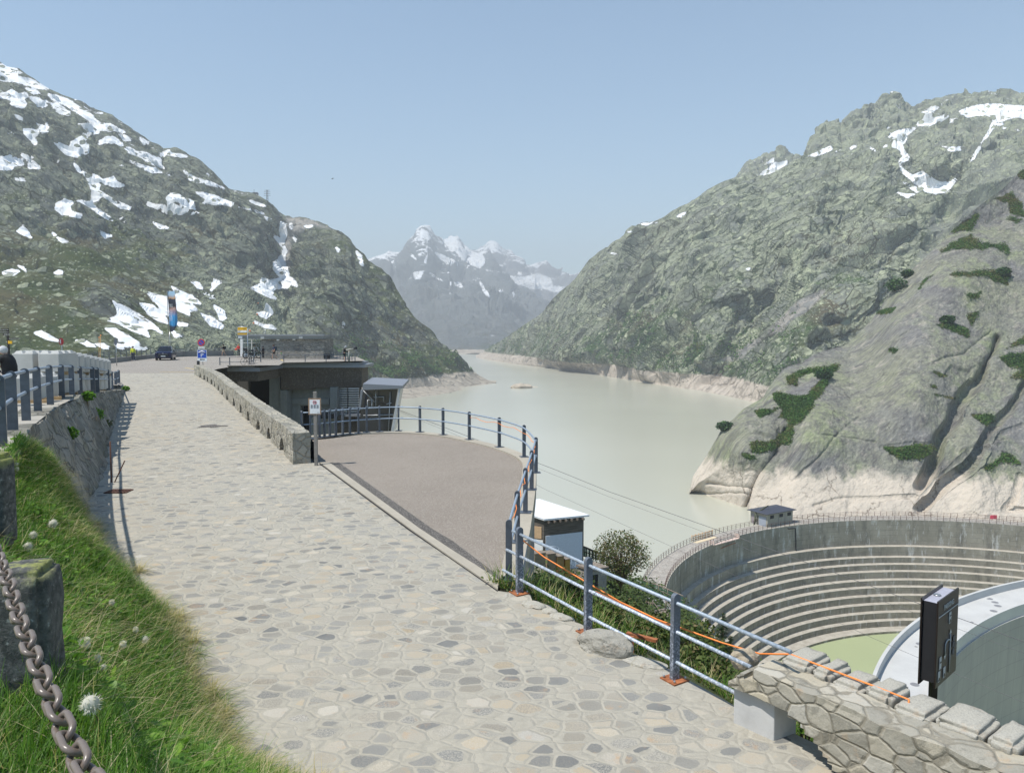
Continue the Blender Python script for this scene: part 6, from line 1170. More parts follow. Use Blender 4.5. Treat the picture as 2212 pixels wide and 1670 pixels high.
# tarpaulin over boards
o = thing('covered_boards', 'pale tarpaulin sheet over a pile of boards near the plywood boxes', 'pile'); q = [P(*vh([t])[0], 48) for t in ((140, 1240), (230, 1180), (470, 1290), (380, 1365))]; g_ = np.array([[list(q[0] * (1 - u) * (1 - v) + q[1] * u * (1 - v) + q[3] * (1 - u) * v + q[2] * u * v) for u in np.linspace(0, 1, 14)] for v in np.linspace(0, 1, 20)]); g_[:, :, 2] += .25 * np.sin(np.linspace(0, 3.14, 14))[None] + (.10 * fbm(g_.reshape(-1, 3) * 2.2, 3)).reshape(20, 14)
tq = grid_mesh('sheet', g_, plain('tarp_cream', (.66, .60, .46), .6), parent=o); m = MB()
for k in range(4): m.tube([q[0] + Vector((.1, 0, -.15 - .08 * k)), q[3] + Vector((.4, 0, -.2 - .05 * k))], .05, 4)
m.tube([q[3] + Vector((.2, 0, -.3)), q[2] + Vector((.7, 0, -.5))], .06, 4); m.build('boards', M_r2, o)
# ================================================================ green fences by the dam
M_net = plain('green_mesh', (.02, .12, .075), .6)
def fence(label, px, rail_mat=M_gwood, h_px=None, panels=True, vw=v4):
    """px: (x, top y, bottom y, distance)"""
    o = thing('fence', label, 'fence'); tp = [P(*vw([(x, a)])[0], d) for x, a, c, d in px]; bt_ = [P(*vw([(x, c)])[0], d) for x, a, c, d in px]
    m = MB(); m.tube(tp, .09, 4); m.tube([p * .5 + q * .5 for p, q in zip(tp, bt_)], .05, 4); m.tube(bt_, .06, 4); m.build('rails', rail_mat, o)
    n = 7 * (len(px) - 1) + 1; T_, B_ = interp_line(tp, n), interp_line(bt_, n)
    for k in range(0, n, 3):
        m = MB(); m.tube([T_[k] + Vector((0, 0, .08)), B_[k]], .085, 4); m.build('post', rail_mat, o)
    if panels:
        m = MB(); n2 = 60 * (len(px) - 1); T2, B2 = interp_line(tp, n2), interp_line(bt_, n2); w_ = Vector((.0, -.05, 0))
        for k in range(n2 - 1):
            a = T2[k] * .95 + B2[k] * .05 + w_; c = B2[k] + w_; dx = (T2[k + 1] - T2[k]) * (.62 if k % 3 else .30); m.faces([a, a + dx, c + dx, c, a - w_ * .3, a + dx - w_ * .3, c + dx - w_ * .3, c - w_ * .3], [(0, 1, 2, 3), (4, 7, 6, 5), (0, 3, 7, 4), (1, 5, 6, 2)])
        m.build('mesh_panel', M_net, o)
fence('green slatted fence with grey timber rails at the near end of the old dam', [(1550, 955, 1030, 118), (1750, 1020, 1100, 112), (1945, 1105, 1185, 104)]); fence('green slatted fence running left of the path towards the bush', [(1300, 1030, 1090, 92), (1400, 985, 1060, 104), (1550, 958, 1030, 117)])
fence('grey timber fence beside the bush under the stone store', [(1180, 960, 1010, 60), (1260, 985, 1040, 62)]); fence('grey timber and green fence left of the wooden steps', [(1600, 1170, 1230, 92), (1650, 1155, 1235, 93), (1705, 1170, 1260, 90)]); fence('green fence down the slope below the wooden steps', [(1910, 1320, 1400, 84), (2030, 1350, 1460, 80)])
fence('dark timber fence with square panes beside the hut', [(1085, 685, 760, 66), (1140, 705, 780, 70), (1230, 745, 800, 74), (1280, 745, 810, 74)], M_black)
o = thing('wooden_steps', 'grey wooden steps with handrails going down from the path', 'steps'); q0, q1 = P(*v4([(1745, 1225)])[0], 90), P(*v4([(1840, 1345)])[0], 84)
m = MB()
for k in range(7): p = q0 + (q1 - q0) * (k / 6.0); m.box(p, (1.5, .5, .08), rz=R(20))
m.build('treads', M_gwood, o); m = MB()
for dx in (-.8, .8): m.tube([q0 + Vector((dx, 0, 1.1)), q1 + Vector((dx, 0, 1.1))], .07, 4); m.tube([q0 + Vector((dx, 0, .1)), q1 + Vector((dx, 0, .1))], .07, 4); m.tube([q0 + Vector((dx, 0, 0)), q0 + Vector((dx, 0, 1.2))], .06, 4); m.tube([q1 + Vector((dx, 0, 0)), q1 + Vector((dx, 0, 1.2))], .06, 4)
m.build('handrails', M_gwood, o)
pa = [hill_point(*p) for p in v4([(1420, 1090), (1560, 1050), (1700, 1075), (1830, 1130), (1800, 1225), (1720, 1250), (1640, 1190), (1500, 1140)])]; zc = sum(p.z for p in pa) / len(pa)
pa = [P(*v4([t])[0], d) for t, d in (((1400, 1100), 100), ((1560, 1045), 112), ((1900, 1150), 104), ((1900, 1200), 98), ((1760, 1235), 92), ((1690, 1190), 92), ((1500, 1160), 96))]; flat('path', pa, plain('path_gravel', (.33, .31, .32), .9, 0, .15, 3))
# ================================================================ things on the old dam
def dam_pt(r, a, z=Z_CREST): return Vector((ocx + r * math.cos(a), ocy + r * math.sin(a), z))
M_rrail = plain('brown_dam_rail', (.10, .05, .04), .8)
angs = np.linspace(aL + .02, aL - 2.1, 106)
def dam_rail(label, r, angs_):
    pts = [dam_pt(r, a) for a in angs_]; o = thing('dam_railing', label, 'railing'); m = MB()
    for hh in (1.1, .75, .4): m.tube([p + Vector((0, 0, hh)) for p in pts], .028, 4)
    m.build('rails', M_rrail, o); pm_ = MB(); pm_.cyl((0, 0, 0), (0, 0, 1.15), .05, 6); pr_ = pm_.build('post', M_rrail, o); pr_.location = pts[0]
    for p in pts[1:100]: c = pr_.copy(); col.objects.link(c); c.parent = o; c.location = p
ah = lambda pxy: math.atan2(PZ(*pxy, Z_CREST).y - ocy, PZ(*pxy, Z_CREST).x - ocx)
dam_rail('brown railing on the water side of the old dam crest', usR - .15, np.linspace(aL + .02, aL - 1.95, 95)); dam_rail('brown railing on the air side of the old dam crest', oR + .15, np.linspace(aL + .02, aL - 1.95, 95))
# crest paving
cr = np.array([ring(ocx, ocy, r, Z_CREST + .012, ang_o) for r in (usR - .4, oR + .4)]); M_cr = stone_mat('crest_slabs', 1.3, cols=[(0, (.30, .27, .24)), (1, (.38, .35, .31))], mortar=(.2, .18, .16), mw=.03, bump=.3); tag(grid_mesh('crest_path', cr, M_cr), kind='structure')
# gate house
aH0, aH1 = ah(v5([(1230, 300)])[0]), ah(v5([(1540, 262)])[0]); hA = dam_pt(oR + 2.2, aH0); hB = dam_pt(oR + 2.2, aH1); dh = (hB - hA).normalized(); Lh = (hB - hA).length; nh = Vector((-dh.y, dh.x, 0)); nh = nh if nh.y > 0 else -nh
S_ = view(2300, 1850, 2.212)
def PH(x, y, d=None): return P(*S_([(x, y)])[0], d)
C1 = PZ(*S_([(1325, 318)])[0], Z_CREST); hA = PZ(*S_([(1322, 312)])[0], Z_CREST); hB = PZ(*S_([(1532, 272)])[0], Z_CREST); hL = PZ(*S_([(1180, 272)])[0], Z_CREST)
zt1 = P(*S_([(1322, 205)])[0], hA.y).z
o = thing('gate_house', 'small concrete gate house with dark hipped roof on the old dam crest', 'house'); M_hc = concrete_mat('house_render', (.36, .34, .28), .3, True)
hC = hB + (hL - hA); q = [hA, hB, hC, hL]; m = MB(); m.faces(q + [Vector((p.x, p.y, zt1)) for p in q], [(0, 1, 5, 4), (1, 2, 6, 5), (2, 3, 7, 6), (3, 0, 4, 7), (4, 5, 6, 7)]); m.build('wall', M_hc, o)
cq = sum(q, Vector()) / 4; rq = [Vector((cq.x + (p.x - cq.x) * 1.18, cq.y + (p.y - cq.y) * 1.18, zt1 + .02)) for p in q]; r1, r2 = rq[0] * .5 + rq[3] * .5, rq[1] * .5 + rq[2] * .5; r1, r2 = r1 * .72 + r2 * .28 + Vector((0, 0, .75)), r2 * .72 + r1 * .28 + Vector((0, 0, .75))
m = MB(); m.faces(rq + [p + Vector((0, 0, .14)) for p in rq] + [r1, r2], [(3, 2, 1, 0), (0, 1, 5, 4), (1, 2, 6, 5), (2, 3, 7, 6), (3, 0, 4, 7), (4, 5, 9, 8), (5, 6, 9), (6, 7, 8, 9), (7, 4, 8)]); m.build('roof', plain('slate_roof', (.045, .048, .065), .5), o)
fh = (hB - hA); fL = fh.length; fh.normalize(); fN = Vector((fh.y, -fh.x, 0)); sh_ = (hL - hA); sL = sh_.length; sh_.normalize(); sN = Vector((-sh_.y, sh_.x, 0)); sN = sN if sN.dot(-C1) > 0 else -sN; fN = fN if fN.dot(-C1) > 0 else -fN
def hrect(name, base, dv, nv, L, f0, f1, z0, z1, mat, off=.06):
    m = MB(); a, c = base + dv * L * f0, base + dv * L * f1; q = [Vector((a.x, a.y, z0)) + nv * off, Vector((c.x, c.y, z0)) + nv * off, Vector((c.x, c.y, z1)) + nv * off, Vector((a.x, a.y, z1)) + nv * off]; e = -nv * (off + .02); m.faces(q + [p + e for p in q], [(0, 1, 2, 3), (7, 6, 5, 4), (0, 4, 5, 1), (1, 5, 6, 2), (2, 6, 7, 3), (3, 7, 4, 0)]); return m.build(name, mat, o)
hz0 = Z_CREST; H_h = zt1 - Z_CREST
for f0 in (.10, .46, .78):
    wn = hrect('window', hA, fh, fN, fL, f0, f0 + .14, hz0 + H_h * .62, hz0 + H_h * .88, M_dark, .05)
for f0 in (.42, .68): hrect('pilaster', hA, fh, fN, fL, f0 - .005, f0 + .012, hz0, zt1, M_greyc, .04)
hrect('roller_door', hA, sh_, sN, sL, .08, .50, hz0, hz0 + H_h * .72, plain('roller_grey', (.30, .33, .38), .5), .06); hrect('side_door', hA, sh_, sN, sL, .78, .93, hz0, hz0 + H_h * .72, plain('door_mauve', (.26, .22, .23), .6), .06)
# crane beside the house
b0 = PZ(*S_([(1215, 290)])[0], Z_CREST); dq = b0.y; cp_ = lambda x, y: P(*S_([(x, y)])[0], dq) - b0; o = thing('crane', 'dark olive jib crane standing beside the gate house', 'crane', b0); M_ol = plain('olive_paint', (.07, .075, .04), .6)
m = MB(); m.tube([(0, 0, 0), cp_(1225, 185)], .16, 6); m.tube([cp_(1218, 270), cp_(1320, 170), ], .10, 5); m.build('mast', M_ol, o); m = MB(); m.tube([cp_(1222, 192), cp_(1330, 128)], .12, 5); m.tube([cp_(1222, 260), cp_(1270, 170), cp_(1328, 135)], .08, 5)
for k in range(5): m.tube([cp_(1230 + k * 20, 188 - k * 12), cp_(1240 + k * 18, 225 - k * 20)], .05, 4)
m.build('jib', M_ol, o); m = MB(); m.tube([cp_(1328, 130), cp_(1328, 165)], .02, 4); m.ball(cp_(1328, 168), .12, 8, 6); m.build('hook', M_dark, o)
# timber platforms on the crest and drain pipe
o = thing('work_platform', 'pinkish hanging work platform on the air side railing of the old dam', 'platform'); M_pink = plain('pale_pink_boards', (.58, .46, .40), .7); qa, qb = PZ(*S_([(838, 450)])[0], Z_CREST), PZ(*S_([(1050, 392)])[0], Z_CREST); dd = (qb - qa); Lp = dd.length; dd.normalize(); pn = Vector((dd.y, -dd.x, 0)); pn = pn if pn.dot(-qa) > 0 else -pn
c_ = (qa + qb) / 2 + pn * .6; az = math.atan2(dd.y, dd.x); m = MB(); m.box(c_ + Vector((0, 0, -.1)), (Lp, 1.3, .12), rz=az); m.build('deck', M_pink, o); m = MB(); m.box(qa + pn * .6 + Vector((0, 0, .4)), (.08, 1.3, .9), rz=az); m.box(qb + pn * .6 + Vector((0, 0, .4)), (.08, 1.3, .9), rz=az); m.build('end_board', M_pink, o); m = MB()
for hh in (.4, .75, 1.1): m.tube([qa + pn * 1.2 + Vector((0, 0, hh)), qb + pn * 1.2 + Vector((0, 0, hh))], .05, 4)
for k in range(8): p = qa + pn * 1.2 + dd * Lp * k / 7; m.tube([p, p + Vector((0, 0, 1.15))], .04, 4)
m.build('guard_rail', M_pink, o); m = MB(); m.tube([qa + pn * .2 + Vector((0, 0, -2.0)), qa + dd * Lp * .45 + pn * .3 + Vector((0, 0, -1.5)), qb + pn * .3 + Vector((0, 0, -1.2))], .09, 5); m.build('bracket', M_rust, o)
o = thing('timber_staging', 'orange timber staging on the water side of the old dam crest', 'staging'); qa, qb = PZ(*S_([(690, 432)])[0], Z_CREST), PZ(*S_([(862, 385)])[0], Z_CREST); m = MB()
for hh in (.3, .7, 1.2): m.tube([qa + Vector((0, 0, hh)), qb + Vector((0, 0, hh))], .08, 4)
for k in range(7): p = qa + (qb - qa) * (k / 6.0); m.tube([p, p + Vector((0, 0, 1.5))], .07, 4)
m.build('boards', plain('fresh_timber', (.52, .30, .14), .7), o); m = MB(); m.box((qa + qb) / 2 + Vector((.6, -.9, .05)), ((qb - qa).length, 1.1, .08), rz=math.atan2((qb - qa).y, (qb - qa).x)); m.build('deck', plain('cream_boards', (.6, .5, .34), .7), o)
pipe = [S_([t])[0] for t in ((1492, 318), (1500, 324), (1556, 320), (1560, 400), (1560, 490), (1572, 560))]; m = MB(); dP = lambda x, y: (lambda rx, rz: min(np.linspace(150, 190, 900), key=lambda d: abs(math.hypot(rx * d - ocx, d - ocy) - oR + .12) + (d < 140)))(*[float(t) for t in ray(x, y)]); m.tube([P(x, y, dP(x, y)) for x, y in pipe], .12, 6); tag(m.build('drain_pipe', M_dark), 'thin black pipe running down the stepped face of the old dam', 'pipe')
o = thing('warning_buoy', 'small red plate on the railing at the far end of the dam', 'plate', dam_pt(usR - .1, ah(vm([(2005, 105)])[0]), Z_CREST + .7)); m = MB(); m.box((0, 0, 0), (1.6, .1, 1.0), rz=0); m.build('plate', plain('buoy_red', (.7, .08, .12), .5), o, .1)
for k, (x, y) in enumerate(((1467, 628), (1430, 918), (1965, 305), (2005, 330), (2025, 355), (1995, 392), (1440, 648), (1840, 472))):
    q = PZ(*v6([(x, y)])[0], Z_CREST - .235); m = MB(); m.cyl((0, 0, 0), (0, 0, .03), (.55 if k < 6 else .22), 18); c_ = m.build('manhole_cover', M_greyc if k == 6 else plain('cover_grey', (.2, .2, .21), .7) if 'cover_grey' not in bpy.data.materials else bpy.data.materials['cover_grey'], ndam); c_.location = q
# ================================================================ cables and rope
def cable(label, pts, r, mat, name='cable', cat='cable'):
    m = MB(); m.tube(pts, r, 6); return tag(m.build(name, mat), label, cat)
M_cab = plain('cable_steel', (.11, .11, .115), .5, .5)
cable('thickest steel cable sloping from the cable station across the dams', [P(x, y, d) for x, y, d in ((815, 868, 86), (1201, 1015, 77), (1316, 1062, 74), (1548, 1144, 68), (1888, 1268, 60), (2212, 1386, 53), (2330, 1430, 51))], .022, M_cab)
cable('middle thin cable running close below the thickest one', [P(x, y, d) for x, y, d in ((840, 880, 86), (1165, 1013, 77), (1316, 1073, 73), (1523, 1150, 68), (1794, 1257, 61), (2067, 1357, 56), (2212, 1410, 53), (2330, 1452, 51))], .011, M_cab)
cable('lowest thin cable crossing the old dam and both crests', [P(x, y, d) for x, y, d in ((960, 945, 80), (1180, 1058, 72), (1316, 1119, 68), (1454, 1182, 64), (1888, 1379, 54), (2063, 1454, 50), (2212, 1517, 47), (2330, 1566, 45))], .011, M_cab)
rp = [(1119, 1155, pl_[0].y + .05), (1128, 1166, pl_[0].y + .1), (1175, 1203, 12.6), (1268, 1258, pl_[1].y + .12), (1340, 1300, 11.2), (1420, 1338, 10.5), (1460, 1352, pl_[2].y + .1), (1560, 1388, 9.5), (1642, 1412, 9.0)]
cp2 = [P(*p) for p in rp]; wtop = lambda s: w0 + wdir * s + Vector((-wdir.y, wdir.x, 0)) * .08
for s in (.3, .6, .9, 1.25, 1.6): q = wtop(s); cp2.append(Vector((q.x, q.y, ground(q.y) + .83)))
q = wtop(1.66) - Vector((-wdir.y, wdir.x, 0)) * .15; cp2.append(Vector((q.x, q.y, ground(q.y) + .52)))
cable('bright orange rope hanging along the railing and over the wall', cp2, .011, M_orange, 'rope', 'rope')
rt = railing; k = [G(*p, .05) + Vector((0, .02, .90)) for p in tp[-8:]]; cable('orange rope wound along the top rail of the rounded terrace', [p + Vector((.03 * math.sin(i * 2), 0, .04 * math.sin(i * 1.7) - .08)) for i, p in enumerate(smooth_path(k, 40))], .009, M_orange, 'rope', 'rope')
a, c = P(1265, 1240, 13.4), P(1524, 1368, 12.5); cable('rusty iron rail lying in the bushes behind the railing', [P(*v4([(1215, 1075)])[0], 13.2), P(*v4([(1560, 1240)])[0], 12.2), P(*v4([(1830, 1365)])[0], 11.6)], .028, M_rust, 'iron_rail', 'rail')
m = MB(); q = P(*v4([(1600, 1448)])[0], 12.6); m.box(q, (.55, .08, .05), rz=R(-35)); m.box(q + Vector((-.18, -.1, -.3)), (.06, .06, .7)); tag(m.build('iron_bracket', M_rust), 'rusty iron bracket sticking out of the plants below the railing', 'bracket')
# ================================================================ far things
pk = P(*vB([(1348, 245)])[0], 1195); o = thing('pylon', 'lattice power pylon with stacked cross arms on the left ridge', 'pylon', pk); kx = 1195 / F / (2.212 * 1.748); M_py = plain('pylon_grey', (.10, .11, .13), .7); m = MB(); hp_ = 92 * kx
for dx in (-6, 6): m.tube([(dx * kx * 1.3, 0, -6), (dx * kx * .8, 0, hp_)], .32, 4)
for j in range(7): m.tube([(-7 * kx, 0, hp_ * j / 7), (7 * kx, 0, hp_ * (j + 1) / 7)], .2, 4); m.tube([(7 * kx, 0, hp_ * j / 7), (-7 * kx, 0, hp_ * (j + 1) / 7)], .2, 4)
m.build('lattice_mast', M_py, o)
for (yy, ww) in ((88, 22), (74, 26), (60, 27), (46, 27)): m = MB(); m.box((0, 0, yy * kx), (2 * ww * kx, .7, 2.2 * kx)); m.build('cross_arm', M_py, o)
pk = P(*vB([(1250, 190)])[0], 1190); o = thing('ridge_hut', 'tiny grey hut with a thin mast on the left ridge', 'hut', pk); m = MB(); m.box((0, 0, 1.0), (34 * kx, 8, 14 * kx)); m.build('walls', M_py, o); m = MB(); m.tube([(-12 * kx, 0, 0), (-12 * kx, 0, 42 * kx)], .35, 4); m.build('mast', M_py, o); m = MB(); m.box((0, 0, 1.0 + 8 * kx), (38 * kx, 9, 2 * kx)); m.build('roof', M_py, o)
o = thing('bird', 'tiny dark bird gliding in the empty sky', 'bird', P(718, 387, 180)); m = MB(); m.ball((0, 0, 0), .09, 8, 6, sc=(2.2, 1, 1)); m.faces([(0, 0, 0), (.1, .1, .02), (.45, .75, .10), (.3, .78, .10)], [(0, 1, 2, 3)]); m.faces([(0, 0, 0), (.1, -.1, .02), (.45, -.75, .10), (.3, -.78, .10)], [(0, 1, 2, 3)]); m.faces([(-.15, 0, 0), (-.36, .07, 0), (-.36, -.07, 0)], [(0, 1, 2)]); m.build('body', M_dark, o)
M_isl = plain('island_rock', (.42, .36, .28), .9, 0, .3, .15, .8, .6); q = PZ(1127, 838, Z_LAKE); boulder('islet', 'pale rocky islet rising from the milky lake', q + Vector((0, 0, .6)), (26, 16, 9), M_isl, 21, 0.2, 'island'); q = PZ(1150, 836, Z_LAKE); boulder('islet', 'low flat pale reef just right of the islet', q + Vector((0, 0, -.4)), (14, 8, 2.4), M_isl, 33, 0.1, 'island')
for (x, y, s, lab) in ((1203, 1327, 1.0, 'marker ball beside the yellow bus stop sign'), (1234, 1262, .9, 'second marker ball above the shelter roof'), (1264, 1188, .8, 'third marker ball against the snow gully'), (1272, 1095, .6, 'topmost small marker ball high on the slope')):
    d = 210 + (1327 - y) * 1.2; o = thing('marker_ball', 'orange ' + lab, 'marker', P(*vB([(x, y)])[0], d), group='orange balls on an overhead wire'); m = MB(); m.ball((0, 0, 0), 9 * s / (2.212 * 1.748) * d / F, 12, 8); m.build('ball', plain('ball_orange', (.55, .17, .07), .6) if 'ball_orange' not in bpy.data.materials else bpy.data.materials['ball_orange'], o)
cable('thin overhead wire carrying the orange marker balls', [P(*vB([p])[0], 210 + (1327 - p[1]) * 1.2) for p in ((1203, 1335), (1234, 1262), (1264, 1188), (1272, 1095), (1276, 1000))], .03, M_cab)
# ================================================================ banner
gB = Vector((0, 0, 0)); dBn = 118.0; pb0 = P(*vb([(872, 1225)])[0], dBn); o = thing('banner_flag', 'tall blue feather banner with white lettering on twin poles', 'banner', pb0); at = lambda x, y, dy=0.: P(*vb([(x, y)])[0], dBn) - pb0 + Vector((0, dy, 0))
m = MB(); m.tube([at(878, 1330), at(842, 198), at(992, 198)], .055, 6); m.build('pole', M_steel, o); m = MB(); m.tube([at(902, 1330), at(886, 950)], .05, 6); m.build('pole', M_steel, o)
b = NB('banner_print'); gz = b.rng(b.sep(b.co('Generated'))[2], 0, 1); n_ = b.noise(1.6, 5, .65, b.co())
M_ban = b.done(b.ramp(b.math('ADD', gz, b.math('MULTIPLY', b.math('SUBTRACT', n_, .5), .12)), [(0, (.015, .02, .04)), (.12, (.02, .03, .06)), (.17, (.03, .22, .48)), (.36, (.05, .30, .60)), (.46, (.22, .22, .36)), (.56, (.42, .26, .22)), (.63, (.02, .02, .03)), (.80, (.03, .035, .06)), (.83, (.55, .32, .17)), (.88, (.45, .42, .45)), (.93, (.40, .58, .75)), (1, (.38, .56, .75))]), .6)
out = [(842, 200), (992, 200), (1012, 420), (1032, 640), (1036, 760), (1022, 850), (990, 910), (930, 948), (880, 945), (872, 800), (862, 500)]; m = MB(); q = [at(x, y, .25 * math.sin(x * .03)) for x, y in out]; n_ = len(q); m.faces(q + [p + Vector((0, .03, 0)) for p in q], [tuple(range(n_)), tuple(range(n_, 2 * n_))[::-1]] + [(k, (k + 1) % n_, n_ + (k + 1) % n_, n_ + k) for k in range(n_)]); fl_ = m.build('flag', M_ban, o)
kk = dBn / F / (4.9125 * 1.748); text_obj('SEIT', kk * 34, M_white, fl_, at(930, 452, -.35)); text_obj('1932', kk * 34, M_white, fl_, at(930, 484, -.35)); text_obj('GRIMSEL', kk * 76, plain('print_lilac', (.62, .58, .68), .6), fl_, at(925, 655, -.35), (R(90), R(90), 0), sx=.72)
# ================================================================ people
def skin_mesh(name, verts, edges, radii, mat, parent, sub=1):
    me = bpy.data.meshes.new(name); me.from_pydata([tuple(v) for v in verts], edges, []); o = bpy.data.objects.new(name, me); col.objects.link(o)
    md = o.modifiers.new('s', 'SKIN'); md.use_smooth_shade = True
    for k, r in enumerate(radii): me.skin_vertices[0].data[k].radius = (r, r) if not hasattr(r, '__len__') else r
    me.skin_vertices[0].data[0].use_root = True
    sd = o.modifiers.new('d', 'SUBSURF'); sd.levels = sub; sd.render_levels = sub
    bpy.context.view_layer.update(); m2 = bpy.data.meshes.new_from_object(o.evaluated_get(bpy.context.evaluated_depsgraph_get())); m2.name = name
    bpy.data.objects.remove(o); bpy.data.meshes.remove(me); return link(name, m2, mat, parent, True)
M_skin = plain('skin', (.50, .30, .21), .6, 0, .06)
_mc = {}
def cloth(c, nm='cloth'):
    k = (nm,) + tuple(c)
    if k not in _mc: _mc[k] = plain('%s_fabric' % nm, c, .9, 0, .15, 12)
    return _mc[k]
def person(label, loc, rz, h=1.74, pose=None, top=(.02, .02, .02), legs=(.03, .03, .05), hair=(.03, .02, .015), shorts=False, sleeves=True, shoes=(.03, .03, .03), helmet=None, wide=1.0, long_top=0.0, pack=None):
    J = dict(pel=(0, 0, .95), wai=(0, 0, 1.10), che=(0, 0, 1.32), neb=(0, -.01, 1.46), nek=(0, 0, 1.53), hed=(0, .02, 1.63), top=(0, .01, 1.70), nos=(0, .115, 1.615))
    for s, q in ((-1, 'L'), (1, 'R')):
        J.update({'sh' + q: (.18 * s, 0, 1.42), 'el' + q: (.23 * s, -.03, 1.14), 'wr' + q: (.25 * s, .06, .90), 'hi' + q: (.09 * s, 0, .90), 'kn' + q: (.10 * s, .02, .50), 'an' + q: (.10 * s, -.02, .09), 'to' + q: (.115 * s, .15, .035)})
    J.update(pose or {}); S = h / 1.78; J = {k: Vector(v) * S for k, v in J.items()}
    root = thing('person', label, 'person', loc, rz)
    V, E, RR, ix = [], [], [], {}
    def add(k, p, r, par):
        ix[k] = len(V); V.append(p); RR.append(r * S)
        if par is not None: E.append((ix[par], ix[k]))
    add('pel', J['pel'], .125, None); add('wai', J['wai'], .11 * wide, 'pel'); add('che', J['che'], .135, 'wai'); add('neb', J['neb'], .075, 'che'); add('nek', J['nek'], .052, 'neb'); add('jaw', J['nek'].lerp(J['hed'], .55) + (J['nos'] - J['hed']) * .25, .068, 'nek'); add('hed', J['hed'], .088, 'jaw'); add('top', J['top'], .07, 'hed'); add('nos', J['nos'], .016, 'hed')
    for q in 'LR':
        add('sh' + q, J['sh' + q], .055, 'che'); add('el' + q, J['el' + q], .042, 'sh' + q); add('wr' + q, J['wr' + q], .028, 'el' + q)
        d = (J['wr' + q] - J['el' + q]).normalized(); sd = Vector((0, 1, 0)) if abs(d.y) < .7 else Vector((1, 0, 0)); sd = (sd - d * sd.dot(d)).normalized()
        add('pa' + q, J['wr' + q] + d * .075 * S, .03, 'wr' + q)
        for f, (o_, L) in enumerate(((-.026, .07), (-.009, .085), (.009, .08), (.025, .062))): add('f%d' % f + q, V[ix['pa' + q]] + (sd * o_ + d * L) * S, .0085, 'pa' + q)
        add('th' + q, J['wr' + q] + (d * .07 + sd * .058) * S, .010, 'wr' + q)
        add('hi' + q, J['hi' + q], .085, 'pel'); add('kn' + q, J['kn' + q], .056, 'hi' + q); add('an' + q, J['an' + q], .038, 'kn' + q); add('to' + q, J['to' + q], .034, 'an' + q)
    skin_mesh('body', V, E, RR, M_skin, root, 1)
    # top
    V, E, RR, ix = [], [], [], {}
    add('pel', J['pel'] - Vector((0, 0, long_top)), .145 * wide, None); add('wai', J['wai'], .135 * wide, 'pel'); add('che', J['che'], .158 * wide, 'wai'); add('neb', J['neb'], .088, 'che')
    for q in 'LR':
        add('sh' + q, J['sh' + q], .078, 'che'); mid = J['sh' + q].lerp(J['el' + q], .75)
        if sleeves: add('el' + q, J['el' + q], .062, 'sh' + q); add('wr' + q, J['wr' + q], .045, 'el' + q)
        else: add('el' + q, mid, .064, 'sh' + q)
    skin_mesh('jacket' if sleeves else 'shirt', V, E, RR, cloth(top, 'top'), root, 1)
    V, E, RR, ix = [], [], [], {}
    add('pel', J['pel'] + Vector((0, 0, .03)), .145, None)
    for q in 'LR':
        add('hi' + q, J['hi' + q], .105, 'pel')
        if shorts: add('kn' + q, J['hi' + q].lerp(J['kn' + q], .85), .088, 'hi' + q)
        else: add('kn' + q, J['kn' + q], .076, 'hi' + q); add('an' + q, J['an' + q], .062, 'kn' + q)
    skin_mesh('shorts' if shorts else 'trousers', V, E, RR, cloth(legs, 'legs'), root, 1)
    for q in 'LR': skin_mesh('shoe', [J['an' + q] - Vector((0, 0, .02)) * S, J['an' + q].lerp(J['to' + q], .5) - Vector((0, 0, .01)), J['to' + q] + Vector((0, 0, .012))], [(0, 1), (1, 2)], [.052 * S, .05 * S, .045 * S], cloth(shoes, 'shoe'), root, 1)
    ax = (J['top'] - J['nek']).normalized(); fw = (J['nos'] - J['hed']); fw = (fw - ax * fw.dot(ax)).normalized(); M = Matrix((fw.cross(ax), fw, ax)).transposed().to_4x4()
    m = MB(); c = J['hed'] + ax * .03 * S - fw * .018 * S
    m.ball(c, .112 * S if not helmet else .135 * S, 14, 10, M=M, sc=(.92, 1.02, .98)); 
    cut = J['hed'] + fw * .035 * S; bmesh.ops.bisect_plane(m.bm, geom=m.bm.verts[:] + m.bm.edges[:] + m.bm.faces[:], plane_co=cut, plane_no=(fw * .9 - ax * .75), clear_outer=True)
    hp = m.build('helmet' if helmet else 'hair', cloth(helmet or hair, 'head'), root, smooth=True); sm = hp.modifiers.new('t', 'SOLIDIFY'); sm.thickness = -.012
    m = MB()
    for s in (-1, 1): m.ball(J['hed'] + fw * .082 * S + fw.cross(ax) * .032 * s * S + ax * .012 * S, .010 * S, 8, 6)
    m.build('eyes', M_dark, root); m = MB(); m.box(J['hed'] + fw * .088 * S - ax * .058 * S, (.045 * S, .02 * S, .008 * S), rz=math.atan2(fw.y, fw.x) - R(90)); m.build('mouth', cloth((.3, .1, .09), 'mouth'), root)
    if pack: m = MB(); m.box(J['che'] + Vector((0, -.24, -.06)) * S, (.30 * S, .20 * S, .44 * S)); m.build('backpack', cloth(pack, 'pack'), root, .05)
    return root
WALK = dict(knL=(-.10, .17, .52), anL=(-.10, .20, .10), toL=(-.10, .36, .06), knR=(.10, -.06, .50), anR=(.10, -.34, .14), toR=(.10, -.22, .035), elL=(-.24, -.12, 1.16), wrL=(-.24, -.05, .94), elR=(.24, .06, 1.15), wrR=(.24, .24, 1.02))
pp_ = PZ(*vb([(212, 1490)])[0], ground(99)); person('person in bright yellow jacket and dark jeans standing by the low wall', pp_, R(198), 1.78, None, (.62, .66, .05), (.03, .04, .075), (.05, .02, .012), shoes=(.6, .6, .6), wide=1.15)
